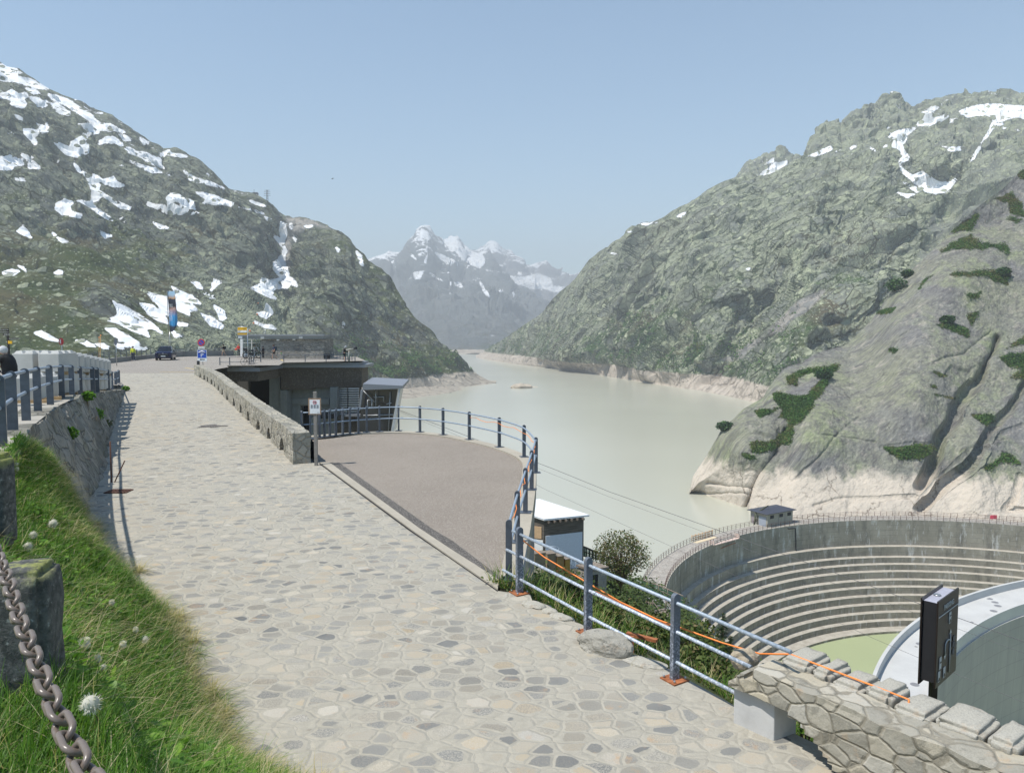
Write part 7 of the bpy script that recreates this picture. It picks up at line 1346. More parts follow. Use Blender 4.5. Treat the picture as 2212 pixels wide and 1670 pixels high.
pp_ = PZ(*vb([(1890, 1402)])[0], ground(99)); person('person in black top and beige shorts walking left and holding a phone', pp_, R(95), 1.72, dict(WALK, wrL=(-.12, .34, 1.28), elL=(-.22, .12, 1.12), wrR=(.10, .34, 1.28), elR=(.22, .12, 1.12)), (.012, .014, .015), (.48, .38, .27), (.015, .012, .01), True, pack=(.012, .014, .015))
pp_ = PZ(*vk([(262, 531)])[0], ground(99)); red_ = person('person in red jacket and dark trousers beside the shelter column', pp_, R(20), 1.74, None, (.66, .06, .05), (.025, .03, .05), (.42, .26, .12)); o = MB(); o.box((-.42, .1, .98), (.34, .16, .30)); o = o.build('shoulder_bag', cloth((.66, .08, .05), 'bag'), None, .06); o.location = pp_; tag(o, 'red shoulder bag held at the side of the person in red', 'bag')
pp_ = PZ(*vk([(516, 566)])[0], ground(99)); person('person in white motorcycle jacket standing behind the black motorcycle', pp_, R(-80), 1.82, dict(wrL=(-.2, .3, .95), wrR=(.2, .28, 1.0)), (.60, .60, .58), (.42, .43, .44), (.03, .025, .02), wide=1.1)
pp_ = PZ(*vk([(655, 578)])[0], ground(99)); person('person in black riding gear and dark helmet next to the motorcycle', pp_, R(60), 1.66, dict(wrL=(-.15, .28, 1.05), wrR=(.2, .25, 1.1), elR=(.28, .05, 1.2)), (.02, .02, .025), (.02, .022, .028), helmet=(.03, .03, .035), shoes=(.4, .4, .4), wide=1.1)
pp_ = PZ(*vk([(832, 580)])[0], ground(99)); person('person in navy shirt and black shorts with dark backpack walking left', pp_, R(92), 1.90, dict(WALK, hed=(0, .06, 1.60), nos=(0, .15, 1.56)), (.02, .03, .08), (.015, .015, .02), (.05, .03, .02), True, False, (.02, .02, .02), pack=(.015, .03, .05))
pp_ = PZ(*vk([(945, 583)])[0], ground(99)); person('small child in green top by the stone shelter wall', pp_, R(100), 1.02, dict(elR=(.24, .2, 1.25), wrR=(.22, .42, 1.30)), (.05, .26, .10), (.42, .40, .38), (.30, .18, .09), False, False)
pp_ = PZ(*vk([(1962, 626)])[0], ground(99)); person('person in black jacket, shorts and grey cycling helmet leaning by the corner railing', pp_, R(-75), 1.86, dict(che=(0, .06, 1.31), neb=(0, .10, 1.44), nek=(0, .12, 1.50), hed=(0, .16, 1.60), top=(0, .16, 1.68), nos=(0, .25, 1.58), elR=(.25, .18, 1.16), wrR=(.2, .42, 1.2), elL=(-.25, .18, 1.14), wrL=(-.18, .40, 1.05)), (.015, .015, .018), (.02, .02, .022), helmet=(.30, .31, .32), shorts=True)
o = thing('telescope', 'pale viewing telescope pointing right at the corner of the roof railing', 'telescope', PZ(*vk([(2035, 622)])[0], ground(99))); m = MB(); m.cyl((0, 0, 0), (0, 0, 1.25), .11, 10); m.build('pillar', plain('telescope_grey', (.22, .24, .22), .6), o); m = MB(); m.cyl((-.5, 0, 1.33), (.55, 0, 1.52), .055, 10); m.build('tube', plain('telescope_pale', (.5, .47, .42), .5), o); m = MB(); m.cyl((.5, 0, 1.51), (.9, 0, 1.62), .05, 10, r2=.17); m.build('hood', M_dark, o)
pw = P(*vl([(196, 1300)])[0], 20.9); pw.z = zt(20.9)
LEAN = dict(che=(0, .05, 1.31), neb=(0, .10, 1.44), nek=(0, .13, 1.49), hed=(0, .18, 1.56), top=(0, .17, 1.65), nos=(0, .27, 1.50), shL=(-.17, .08, 1.41), shR=(.17, .08, 1.41), elL=(-.22, .28, 1.20), wrL=(-.14, .52, 1.18), elR=(.24, .26, 1.14), wrR=(.15, .48, 1.10), anL=(-.10, .10, .09), toL=(-.11, .30, .035), knL=(-.1, .1, .5), anR=(.1, .30, .09), toR=(.12, .50, .035), knR=(.1, .16, .5))
wom = person('person with silver hair in loose black top hugging a companion at the railing', pw, R(92), 1.70, LEAN, (.012, .012, .014), (.02, .022, .035), (.46, .47, .48), False, False, (.01, .09, .09), wide=1.55, long_top=.14)
pm2 = P(*vl([(-120, 1300)])[0], 21.1); pm2.z = zt(21.0)
person('person in grey sweater and dark trousers being hugged, partly cut off at left', pm2, R(-88), 1.72, dict(LEAN, che=(0, .05, 1.32), neb=(0, .10, 1.44), nek=(0, .13, 1.50), hed=(0, .20, 1.58), top=(0, .20, 1.67), nos=(0, .29, 1.54), anL=(-.1, 0, .09), toL=(-.11, .18, .035), knL=(-.1, .03, .5), anR=(.1, -.02, .09), toR=(.12, .17, .035), knR=(.1, .02, .5), elL=(-.25, .2, 1.2), wrL=(-.16, .38, 1.26), elR=(.25, .2, 1.2), wrR=(.16, .38, 1.26)), (.14, .155, .17), (.015, .017, .022), (.10, .06, .04), wide=1.2, shoes=(.05, .1, .1))
# ================================================================ car
M_car = plain('navy_car_paint', (.008, .012, .045), .18, .3, .02, 1); M_tyre = plain('tyre_rubber', (.012, .012, .012), .85); M_carglass = plain('car_glass', (.012, .014, .018), .06, 0, .02)
pc_ = PZ(*vb([(712, 1482)])[0], ground(99)); car = thing('parked_car', 'dark navy car with headlights facing the camera beside the banner', 'car', pc_ + Vector((-.3, 2.2, 0)), 0)
car.rotation_euler = (0, 0, R(17)); 
def sect(y, zs, ws): return [( w_, y, z) for z, w_ in zip(zs, ws)]
def loft_body(secs, mat, name):
    m = MB(); rings = []
    for s in secs: rings.append([m.bm.verts.new(p) for p in [(x, y, z) for x, y, z in s] + [(-x, y, z) for x, y, z in s[::-1]]])
    n = len(rings[0])
    for a, c in zip(rings, rings[1:]):
        for k in range(n): f = m.bm.faces.new((a[k], a[(k + 1) % n], c[(k + 1) % n], c[k])); f.smooth = True
    m.bm.faces.new(rings[0]); m.bm.faces.new(rings[-1][::-1]); o = m.build(name, mat, car); sd = o.modifiers.new('b', 'BEVEL'); sd.width = .03; sd.segments = 2; return o
Y = [-2.28, -2.2, -1.7, -.95, .9, 1.9, 2.25]
loft_body([sect(-2.30, (.32, .55, .80, .92), (.80, .88, .88, .74)), sect(-2.15, (.24, .55, .88, 1.02), (.88, .95, .95, .84)), sect(-1.2, (.22, .55, .98, 1.12), (.92, 1.0, .99, .86)), sect(0, (.22, .55, 1.0, 1.14), (.92, 1.0, .99, .9)), sect(1.6, (.24, .55, 1.02, 1.16), (.92, 1.0, .98, .88)), sect(2.2, (.32, .6, 1.0, 1.12), (.85, .94, .92, .82))], M_car, 'body')
loft_body([sect(-1.15, (1.10, 1.12), (.84, .82)), sect(-.35, (1.10, 1.60), (.88, .66)), sect(1.2, (1.12, 1.60), (.88, .66)), sect(2.05, (1.12, 1.30), (.82, .72))], M_carglass, 'windows'); loft_body([sect(-.42, (1.585, 1.63), (.66, .60)), sect(.3, (1.59, 1.69), (.69, .60)), sect(1.3, (1.57, 1.66), (.68, .6)), sect(1.75, (1.44, 1.5), (.66, .6))], M_car, 'roof')
for sx in (-1, 1):
    for y in (-1.42, 1.38):
        m = MB(); m.cyl((sx * .72, y, .34), (sx * .96, y, .34), .34, 22); wh = m.build('tyre', M_tyre, car, .03); m = MB(); m.cyl((sx * .93, y, .34), (sx * .975, y, .34), .22, 16); m.build('rim', M_steel, wh)
    m = MB(); m.box((sx * .66, -2.235, .83), (.36, .10, .09)); m.build('headlight', plain('headlight_glass', (.75, .75, .72), .1) if 'headlight_glass' not in bpy.data.materials else bpy.data.materials['headlight_glass'], car, .02)
    m = MB(); m.box((sx * 1.03, -.62, 1.12), (.20, .12, .15)); m.build('mirror', M_car, car, .04)
m = MB(); m.box((0, -2.30, .62), (1.15, .06, .20)); m.build('grille', M_black, car, .02); m = MB(); m.box((0, -2.325, .82), (1.0, .02, .02)); m.build('chrome_strip', M_steel, car)
m = MB(); m.tube([(0, -2.34, .92), (.07, -2.34, .82), (0, -2.34, .72), (-.07, -2.34, .82)], .018, 5, closed=True); m.build('emblem', M_steel, car); m = MB(); m.box((0, -2.34, .52), (.50, .02, .11)); m.build('number_plate', M_white, car)
# ================================================================ motorcycle and bicycle
def two_wheeler(label, loc, rz, s, moto):
    o = thing('motorcycle' if moto else 'bicycle', label, 'motorcycle' if moto else 'bicycle', loc, rz); L = .72 * s if moto else .52 * s; r = .32 * s if moto else .34 * s; t = .06 * s if moto else .018
    for sx in (-1, 1):
        m = MB(); m.tube([(sx * L + r * math.cos(a), 0, r + t * .5 + r * math.sin(a)) for a in np.linspace(0, 6.283, 23)[:-1]], t, 6, closed=True); wh = m.build('wheel', M_tyre, o); m = MB()
        for k in range(5): a = k * 1.256; m.tube([(sx * L, 0, r), (sx * L + r * math.cos(a), 0, r + r * math.sin(a))], .012, 4)
        m.build('spokes', M_steel, wh)
    if moto:
        m = MB(); m.box((0, 0, .48 * s), (.62 * s, .30 * s, .36 * s)); m.build('engine', M_black, o, .05); m = MB(); m.ball((.18 * s, 0, .86 * s), .27 * s, 12, 8, sc=(1.2, .6, .62)); m.build('tank', M_dark, o)
        m = MB(); m.box((-.38 * s, 0, .85 * s), (.62 * s, .28 * s, .12 * s), ry=R(-6)); m.build('seat', M_black, o, .04); m = MB(); m.box((-.72 * s, 0, 1.02 * s), (.42 * s, .72 * s, .38 * s)); m.build('luggage_case', M_black, o, .05)
        m = MB(); m.tube([(L, .08, r), (.45 * s, .08, 1.02 * s)], .03, 6); m.tube([(L, -.08, r), (.45 * s, -.08, 1.02 * s)], .03, 6); m.tube([(.35 * s, -.42 * s, 1.12 * s), (.46 * s, 0, 1.06 * s), (.35 * s, .42 * s, 1.12 * s)], .02, 6); m.build('fork', M_steel, o)
        m = MB(); m.box((.58 * s, 0, 1.12 * s), (.10 * s, .42 * s, .46 * s), ry=R(-28)); m.build('windscreen', M_carglass, o, .03); m = MB(); m.tube([(.1 * s, -.18 * s, .3 * s), (-.85 * s, -.2 * s, .42 * s)], .05 * s, 6); m.build('exhaust', M_steel, o)
    else:
        m = MB()
        for a, c in (((-L, 0, r), (-.12, 0, .32)), ((-.12, 0, .32), (.30, 0, .82)), ((-.12, 0, .32), (-.2, 0, .85)), ((-.2, 0, .80), (.30, 0, .80)), ((-L, 0, r), (-.2, 0, .80)), ((L, 0, r), (.30, 0, .98))): m.tube([a, c], .02, 6)
        m.build('frame', M_black, o); m = MB(); m.box((-.22, 0, .90), (.26, .13, .05)); m.build('saddle', M_black, o, .02); m = MB(); m.tube([(.32, -.28, 1.0), (.34, 0, 1.0), (.32, .28, 1.0)], .016, 6); m.build('handlebar', M_black, o)
    return o
two_wheeler('black touring motorcycle with luggage parked in front of the shelter glass', PZ(*vk([(478, 566)])[0], ground(99)), R(6), 1.15, True)
two_wheeler('thin black bicycle leaning at the post of the bus stop sign', PZ(*vk([(395, 672)])[0], ground(99)) + Vector((0, .3, 0)), R(50), 1.0, False)
# ================================================================ chain and stone posts
ch = [((x / 1.371) / 1.748, (1700 + y / 1.371) / 1.748, d) for x, y, d in ((-130, 250, 3.3), (-60, 430, 2.85), (0, 575, 2.5), (45, 690, 2.25), (75, 800, 2.08), (112, 905, 1.93), (150, 1010, 1.80), (192, 1110, 1.69), (232, 1215, 1.60), (275, 1310, 1.52), (318, 1410, 1.45), (365, 1510, 1.39), (412, 1605, 1.33), (470, 1700, 1.27), (560, 1860, 1.18))]
cp3 = smooth_path([P(x, y, d) for x, y, d in ch], 300); b = NB('chain_paint'); co = b.co(); M_chain = b.done(b.mix(b.rng(b.noise(45, 5, .7, co), .6, .7), (.155, .125, .105), (.10, .065, .045)), .33, b.bump(b.noise(60, 4, .6, co), .25, .004), 0.0)
chain = thing('chain', 'heavy grey brown painted chain hanging across the near grass corner', 'chain', cp3[150]); m = MB(); hw, hl, wr_ = .0185, .0205, .0068
pth = [(hw * math.cos(a), 0, hl + hw * math.sin(a)) for a in np.linspace(0, math.pi, 9)] + [(hw * math.cos(a), 0, -hl + hw * math.sin(a)) for a in np.linspace(math.pi, 2 * math.pi, 9)]
m.tube(pth, wr_, 10, closed=True); lk0 = m.build('link', M_chain, chain); pitch = 2 * (hl + hw - wr_) - .002; acc = 0; k = 0; L_ = [0]
for a, c in zip(cp3, cp3[1:]): L_.append(L_[-1] + (c - a).length)
tot = L_[-1]; n = int(tot / pitch)
for k in range(n):
    s = k * pitch; j = int(np.searchsorted(L_, s)); j = max(1, min(j, len(cp3) - 1)); p = cp3[j]; t = (cp3[min(j + 1, len(cp3) - 1)] - cp3[j - 1]).normalized()
    if k == 0: c = lk0
    else: c = lk0.copy(); col.objects.link(c); c.parent = chain
    side = t.cross(Vector((0, 0, 1))).normalized(); up_ = side.cross(t); ang = R(35 if k % 2 else 125) + random.Random(k).uniform(-.12, .12); xa = side * math.cos(ang) + up_ * math.sin(ang); M = Matrix((xa, t.cross(xa), t)).transposed().to_4x4()
    c.matrix_local = Matrix.Translation(p - cp3[150]) @ M
b = NB('lichen_granite'); co = b.co(); P_ = b.n('ShaderNodeNewGeometry').outputs['Position']; nz = b.sep(P_)[2]
c = b.mix(b.rng(b.noise(14, 6, .7, co), .4, .6), (.05, .053, .05), (.13, .13, .122)); c = b.mix(b.rng(b.noise(28, 5, .7, co), .6, .68), c, (.30, .31, .29))
c = b.mix(b.math('MULTIPLY', b.rng(b.noise(7, 5, .7, co), .46, .56), b.rng(nz, -1.20, -1.06)), c, (.34, .36, .07)); M_lich = b.done(c, .9, b.bump(b.noise(22, 6, .7, co), 1.0, .02))
o = rough_block('stone_post', (.27, .30, .72), M_lich, None, 4, .012, .04, 3); o.location = (-2.36, 3.66, -1.47); o.rotation_euler = (0, 0, R(12)); tag(o, 'rough granite post with yellow lichen on top behind the chain', 'post')
o = rough_block('stone_post', (.30, .30, .85), M_lich, None, 9, .010, .05, 3); o.location = (-4.60, 6.75, -1.48); tag(o, 'farther grey granite post at the left edge above the grass', 'post')
# ================================================================ vegetation
def foliage_mat(name, cols, rough=.6, trans=.25):
    b = NB(name); c = b.ramp(b.attr('tone'), cols); s = b.n('ShaderNodeBsdfTranslucent'); b.put(s.inputs[0], b.mix(1.0, c, (1.15, 1.2, .7), 'MULTIPLY')); mx = b.n('ShaderNodeMixShader'); mx.inputs[0].default_value = trans
    b.done(c, rough, spec=.3); b.l(b.b.outputs[0], mx.inputs[1]); b.l(s.outputs[0], mx.inputs[2]); b.l(mx.outputs[0], b.o.inputs[0]); return b.m
def ribbon_mesh(name, base, dirs, length, width, droop, tone, mat, seg=3, rs=None, parent=None):
    """many curved blades in one mesh"""
    n = len(base); rs = rs or np.random.RandomState(1); side = np.stack([-dirs[:, 1], dirs[:, 0], np.zeros(n)], 1); side /= np.linalg.norm(side, axis=1)[:, None] + 1e-9
    hd = np.stack([dirs[:, 0], dirs[:, 1], np.zeros(n)], 1); rows = []
    for k in range(seg + 1):
        t = k / seg; w_ = width * (1 - t) ** .8 * (1.0 if k < seg else 0); c = base + dirs * (length * t)[:, None] + hd * (droop * length * t * t)[:, None]; c[:, 2] -= droop * length * t * t * .9
        if k < seg: rows.append(c - side * (w_ / 2)[:, None]); rows.append(c + side * (w_ / 2)[:, None])
        else: rows.append(c)
    V = np.stack(rows, 1); per = V.shape[1]; V = V.reshape(-1, 3); o_ = (np.arange(n) * per)[:, None]
    quads = np.concatenate([np.stack([o_[:, 0] + 2 * k, o_[:, 0] + 2 * k + 1, o_[:, 0] + 2 * k + 3, o_[:, 0] + 2 * k + 2], 1) for k in range(seg - 1)]); tris = np.stack([o_[:, 0] + 2 * (seg - 1), o_[:, 0] + 2 * seg - 1, o_[:, 0] + 2 * seg], 1)
    me = bpy.data.meshes.new(name); me.vertices.add(len(V)); me.vertices.foreach_set('co', V.reshape(-1).astype(np.float32)); lv = np.concatenate([quads.reshape(-1), tris.reshape(-1)]).astype(np.int32)
    me.loops.add(len(lv)); me.loops.foreach_set('vertex_index', lv); st = np.concatenate([np.arange(len(quads)) * 4, len(quads) * 4 + np.arange(len(tris)) * 3]).astype(np.int32); me.polygons.add(len(st)); me.polygons.foreach_set('loop_start', st); me.update(calc_edges=True)
    a = me.attributes.new('tone', 'FLOAT', 'POINT'); a.data.foreach_set('value', np.repeat(tone, per).astype(np.float32)); return link(name, me, mat, parent)
def leaf_mesh(name, cen, size, tone, mat, rs, parent=None, up=0.5, asp=.6):
    n = len(cen); nv = rs.normal(size=(n, 3)); nv[:, 2] = np.abs(nv[:, 2]) + up; nv /= np.linalg.norm(nv, axis=1)[:, None]; a = np.cross(nv, rs.normal(size=(n, 3))); a /= np.linalg.norm(a, axis=1)[:, None]; b_ = np.cross(nv, a); s = size[:, None]
    V = np.stack([cen - a * s, cen - a * s * .3 + b_ * s * asp + nv * s * .12, cen + a * s * .45 + b_ * s * asp * .8 + nv * s * .1, cen + a * s, cen + a * s * .45 - b_ * s * asp * .8 + nv * s * .1, cen - a * s * .3 - b_ * s * asp + nv * s * .12], 1).reshape(-1, 3)
    o_ = np.arange(n) * 6; q = np.concatenate([np.stack([o_, o_ + 1, o_ + 2, o_ + 3], 1), np.stack([o_, o_ + 3, o_ + 4, o_ + 5], 1)]); me = bpy.data.meshes.new(name); me.vertices.add(len(V)); me.vertices.foreach_set('co', V.reshape(-1).astype(np.float32))
    me.loops.add(q.size); me.loops.foreach_set('vertex_index', q.reshape(-1).astype(np.int32)); me.polygons.add(len(q)); me.polygons.foreach_set('loop_start', (np.arange(len(q)) * 4).astype(np.int32)); me.update(calc_edges=True)
    at_ = me.attributes.new('tone', 'FLOAT', 'POINT'); at_.data.foreach_set('value', np.repeat(tone, 6).astype(np.float32)); return link(name, me, mat, parent)
M_grass = foliage_mat('grass_blades', [(0, (.045, .11, .014)), (.35, (.10, .215, .026)), (.6, (.18, .30, .045)), (.72, (.30, .29, .09)), (.85, (.50, .42, .23)), (1, (.64, .56, .38))], .5, .45)
M_leaf = foliage_mat('weed_leaves', [(0, (.045, .12, .016)), (.5, (.12, .26, .028)), (1, (.21, .36, .05))], .45, .4)
rs = np.random.RandomState(11); NB_ = 125000
iu, iv = rs.uniform(0, bank.shape[1] - 1.01, NB_), rs.uniform(0, 1, NB_) ** .95 * (bank.shape[0] - 1.01)
def bank_at(iu, iv):
    a, c = iu.astype(int), iv.astype(int); fu, fv = (iu - a)[:, None], (iv - c)[:, None]; return (bank[c, a] * (1 - fu) + bank[c, a + 1] * fu) * (1 - fv) + (bank[c + 1, a] * (1 - fu) + bank[c + 1, a + 1] * fu) * fv
bp = bank_at(iu, iv); vv_ = iv / bank.shape[0]
k_ = (bp[:, 1] > 1.8); bp, vv_ = bp[k_], vv_[k_]
yy = np.concatenate([rs.uniform(1.6, 10.5, 24000), rs.uniform(1.3, 4.2, 22000)]); xx = np.interp(yy, [p[1] for p in topE], [p[0] for p in topE]) - rs.uniform(0, 1, 46000) ** 1.3 * 3.0; lp_ = np.stack([xx, yy, np.array([zt(y) for y in yy])], 1)
bp = np.concatenate([bp, lp_]); vv_ = np.concatenate([vv_, np.zeros(len(lp_))]); n = len(bp)
cl = fbm(bp * 1.1, 3); cl2 = fbm(bp * 3.3 + 40, 3); dist = np.linalg.norm(bp, axis=1)
straw = np.clip(.11 + .80 * sstep(vv_, .80, .99) + .5 * sstep(cl, .10, .5), 0, .9); isst = rs.uniform(size=n) < straw * .75
leafy = sstep(cl2 + cl * .5, .05, .35); keepb = ~((rs.uniform(size=n) < leafy * .55) & ~isst)
bp, vv_, cl, cl2, dist, isst = (q[keepb] for q in (bp, vv_, cl, cl2, dist, isst)); n = len(bp)
tone = np.where(isst, rs.uniform(.68, 1, n), np.clip(.30 + .25 * cl + rs.normal(0, .16, n), 0, .64)); Lb = np.where(isst, rs.uniform(.14, .44, n), rs.uniform(.10, .32, n) * (1 + .5 * np.clip(cl2, -.5, .8)))
az = rs.uniform(0, 6.283, n); tilt = np.where(isst, rs.uniform(.35, 1.2, n), rs.uniform(.05, .6, n)); dr = np.stack([np.cos(az) * np.sin(tilt) + .12, np.sin(az) * np.sin(tilt) + .10, np.cos(tilt)], 1); dr /= np.linalg.norm(dr, axis=1)[:, None]
ribbon_mesh_o = ribbon_mesh('grass', bp - np.array([0, 0, .01]), dr, Lb, np.clip(.0028 + .0008 * dist, .004, .011) * np.where(isst, .75, 1.15), rs.uniform(.1, .75, n), tone, M_grass, 3, rs); tag(ribbon_mesh_o, kind='stuff')
nc_ = 95; cu_ = rs.uniform(0, bank.shape[1] - 1.01, nc_); cb_ = bank_at(cu_, np.full(nc_, bank.shape[0] - 1.6)) + rs.normal(0, .13, (nc_, 3)) * np.array([1, 1, 0]); nb_ = rs.randint(30, 130, nc_); tb = np.repeat(cb_, nb_, 0); nn_ = len(tb); tb = tb + rs.normal(0, .045, (nn_, 3)) * np.array([1, 1, .3]); gr_ = np.repeat(rs.uniform(0, 1, nc_) < .45, nb_)
az = rs.uniform(0, 6.283, nn_); tl = rs.uniform(.15, 1.25, nn_); dr = np.stack([np.cos(az) * np.sin(tl) + .2, np.sin(az) * np.sin(tl), np.cos(tl)], 1); dr /= np.linalg.norm(dr, axis=1)[:, None]
tag(ribbon_mesh('grass_tufts', tb, dr, rs.uniform(.14, .48, nn_), np.full(nn_, .0085), rs.uniform(.2, .9, nn_), np.where(gr_, rs.uniform(.1, .62, nn_), rs.uniform(.7, 1, nn_)), M_grass, 3, rs), kind='stuff')
NL = 42000; iu, iv = rs.uniform(0, bank.shape[1] - 1.01, NL), rs.uniform(0, .9, NL) * (bank.shape[0] - 1.01); q = bank_at(iu, iv); f = sstep(fbm(q * 3.3 + 40, 3) + .5 * fbm(q * 1.1, 3), .0, .35); q = q[(rs.uniform(size=NL) < f) & (q[:, 1] > 1.8)]; n = len(q)
q = q + np.stack([rs.normal(0, .02, n), rs.normal(0, .02, n), rs.uniform(.02, .17, n)], 1); tag(leaf_mesh('weeds', q, rs.uniform(.016, .046, n), rs.uniform(0, 1, n), M_leaf, rs, up=1.2), kind='stuff')
# dandelion clocks, each a plant of its own
M_fluff = foliage_mat('seed_fluff', [(0, (.62, .60, .54)), (1, (.74, .72, .66))], .9, .35); M_stem = plain('stem_brown', (.13, .09, .04), .8)
fl7 = [(275, 380, 1, 'white', 'upper round clock near the dry grass fringe'), (172, 437, .8, 'white', 'clock just above the large chain end'), (145, 497, .9, 'white', 'clock lowest of the three near the far stone post'), (85, 72, .55, 'white', 'tiny far clock, upper of a close pair'), (88, 97, .55, 'white', 'tiny far clock, lower of a close pair'), (438, 1005, 1.05, 'cream', 'closed head right beside the chain'), (750, 980, .8, 'white', 'clock at the right among grass near the paving'), (503, 1080, .8, 'grey white', 'half blown clock in leafy weeds'), (532, 1125, .6, 'whitish', 'small clock just below the half blown one'), (470, 1312, 1.25, 'white', 'largest clock low in the middle of the grass'), (635, 1010, .8, 'cream', 'closed head in the middle of the weeds'), (702, 932, .7, 'cream', 'bud left of the rightmost clock'), (578, 790, .7, 'tan', 'closed bud above the leafy patch'), (122, 597, .6, 'cream', 'small bud beside the yellow flower')]
I_, J_ = unproj(bank); flat_b = bank.reshape(-1, 3)
for k, (x, y, s, c_, lab) in enumerate(fl7):
    px, py = v7([(x, y)])[0]; j = np.argmin(((I_ - px) ** 2 + (J_ - py) ** 2).ravel()); d = flat_b[j][1]; st_ = .22 * F / d; j = np.argmin(((I_ - px) ** 2 + (J_ - py - st_) ** 2).ravel()); b0 = Vector(flat_b[j]); hd_ = P(px, py, b0.y - .02); hd_.z = max(hd_.z, b0.z + .05)
    o = thing('dandelion', '%s dandelion %s' % (c_, lab), 'flower', b0); m = MB(); v = hd_ - b0; m.tube([(0, 0, -.02), v * .5 + Vector((.01, 0, .01)), v], .0022, 5); m.build('stem', M_stem, o)
    r = .034 * s * max(1.0, d / 3.6) ** .5; N_ = 130; dv = rs.normal(size=(N_, 3)); dv /= np.linalg.norm(dv, axis=1)[:, None]
    if c_ in ('cream', 'tan'): dv[:, 2] = np.abs(dv[:, 2]) + .6; dv /= np.linalg.norm(dv, axis=1)[:, None]
    hb2 = ribbon_mesh('seed_head', np.array(v)[None] + dv * r * .15, dv, np.full(N_, r), np.full(N_, r * .20), np.zeros(N_), rs.uniform(0, 1, N_), M_fluff, 2, rs, o); mb = MB(); mb.ball(v, r * .78, 10, 8); mb.build('seed_ball', M_fluff, o)
px, py = v7([(180, 585)])[0]; j = np.argmin(((I_ - px) ** 2 + (J_ - py - 25) ** 2).ravel()); b0 = Vector(flat_b[j]); o = thing('wildflower', 'tiny yellow flower near the far end of the chain', 'flower', b0); hd_ = P(px, py, b0.y) - b0; m = MB(); m.tube([(0, 0, 0), hd_], .002, 5); m.build('stem', M_stem, o); m = MB()
for k in range(8): a = k * .785; m.faces([hd_, hd_ + Vector((.016 * math.cos(a - .3), .016 * math.sin(a - .3), .005)), hd_ + Vector((.02 * math.cos(a), .02 * math.sin(a), .006)), hd_ + Vector((.016 * math.cos(a + .3), .016 * math.sin(a + .3), .005))], [(0, 1, 2, 3)])
m.build('petals', plain('petal_yellow', (.75, .55, .03), .6), o)
# ---- ground cover of the hillside
hg = hill_grid; Ih, Jh = unproj(hg); cand = hg[:, :, 1] > 12.5; cand &= (Jh < 1700) & (Ih < 1760); pts = hg[cand]; pj = np.stack([Ih[cand], Jh[cand]], 1)
M_cov = foliage_mat('hill_leaves', [(0, (.028, .05, .012)), (.4, (.055, .09, .018)), (.65, (.10, .135, .03)), (.82, (.15, .11, .05)), (1, (.27, .22, .12))], .65, .2)
wts = np.clip(1.0 - .6 * gauss(pj[:, 0], pj[:, 1], 1190, 1260, 60, 25), .1, 1) * (fbm(pts / 3.0, 3) > -.12) * np.where((pj[:, 0] > 1180) & (pj[:, 0] < 1300) & (pj[:, 1] < 1262), .05, 1)
N_ = 60000; ii = rs.choice(len(pts), N_, p=wts / wts.sum()); q = pts[ii]; dq_ = q[:, 1]; q = q + rs.normal(0, 1, (N_, 3)) * (dq_ * .006)[:, None]; q[:, 2] += rs.uniform(0, 1, N_) ** 1.5 * np.where(dq_ > 62, .25, np.clip(dq_ * .013, .05, .9))
cl = fbm(pts[ii] / 4.0 + 9, 3); tone = np.clip(.32 + .45 * cl + rs.normal(0, .14, N_), 0, 1); tag(leaf_mesh('ground_cover', q, np.clip(dq_ * .0018, .02, .18) * rs.uniform(.6, 1.5, N_), tone, M_cov, rs, up=.4), kind='stuff')
nb = 9000; ii = rs.choice(len(pts), nb, p=(wts * (pts[:, 1] < 35)) / (wts * (pts[:, 1] < 35)).sum()); az = rs.uniform(0, 6.28, nb); dr = np.stack([np.cos(az) * .4, np.sin(az) * .4, np.ones(nb)], 1); dr /= np.linalg.norm(dr, axis=1)[:, None]
tag(ribbon_mesh('dry_grass', pts[ii], dr, rs.uniform(.3, .8, nb), np.full(nb, .016), rs.uniform(.1, .6, nb), np.where(rs.uniform(size=nb) < .45, rs.uniform(.68, .95, nb), rs.uniform(.15, .5, nb)), M_grass, 3, rs), kind='stuff')
# ---- bushes
def bush(label, base, w_, h, n, mat, seed, leaf=.07, twig=14, name='bush', cat='bush', lo=.15, tone=(.2, .8), wispy=.5):
    rs = np.random.RandomState(seed); o = thing(name, label, cat, base); m = MB()
    for k in range(twig):
        a = rs.uniform(0, 6.28); s = rs.uniform(.3, 1); e = Vector((math.cos(a) * w_ * .5 * s, math.sin(a) * w_ * .4 * s, h * rs.uniform(.6, 1.02) * (1 - .35 * s * s))); m.tube([(0, 0, -.2), e * .45 + Vector((0, 0, h * .12)), e], [.035 * h * .4, .02 * h * .4, .006], 4)
    m.build('branches', M_stem, o); d = rs.normal(size=(n, 3)); d /= np.linalg.norm(d, axis=1)[:, None]; r = rs.uniform(.25, 1, n) ** .55; c = d * r[:, None]; lump = 1 + .35 * fbm(c * 2.2 + seed, 3)
    c *= lump[:, None]; c[:, 0] *= w_ / 2; c[:, 1] *= w_ * .42; c[:, 2] = h * lo + (c[:, 2] * .5 + .5) * h * (1 - lo); kp = fbm(c / w_ * 6 + seed, 2) > -.28; c = c[kp]
    leaf_mesh('leaves', c, leaf * rs.uniform(.6, 1.4, len(c)), np.clip(rs.uniform(tone[0], tone[1], len(c)) + .25 * fbm(c / w_ * 4, 2), 0, 1), mat, rs, o, up=.2); return o
pb_ = P(*vh([(1640, 1330)])[0], 72); bush('large loose olive bush with reddish twigs beside the stone store', pb_ + Vector((0, 0, -1.2)), 5.6, 5.4, 6500, M_cov, 3, .085, 40, tone=(.35, .95))
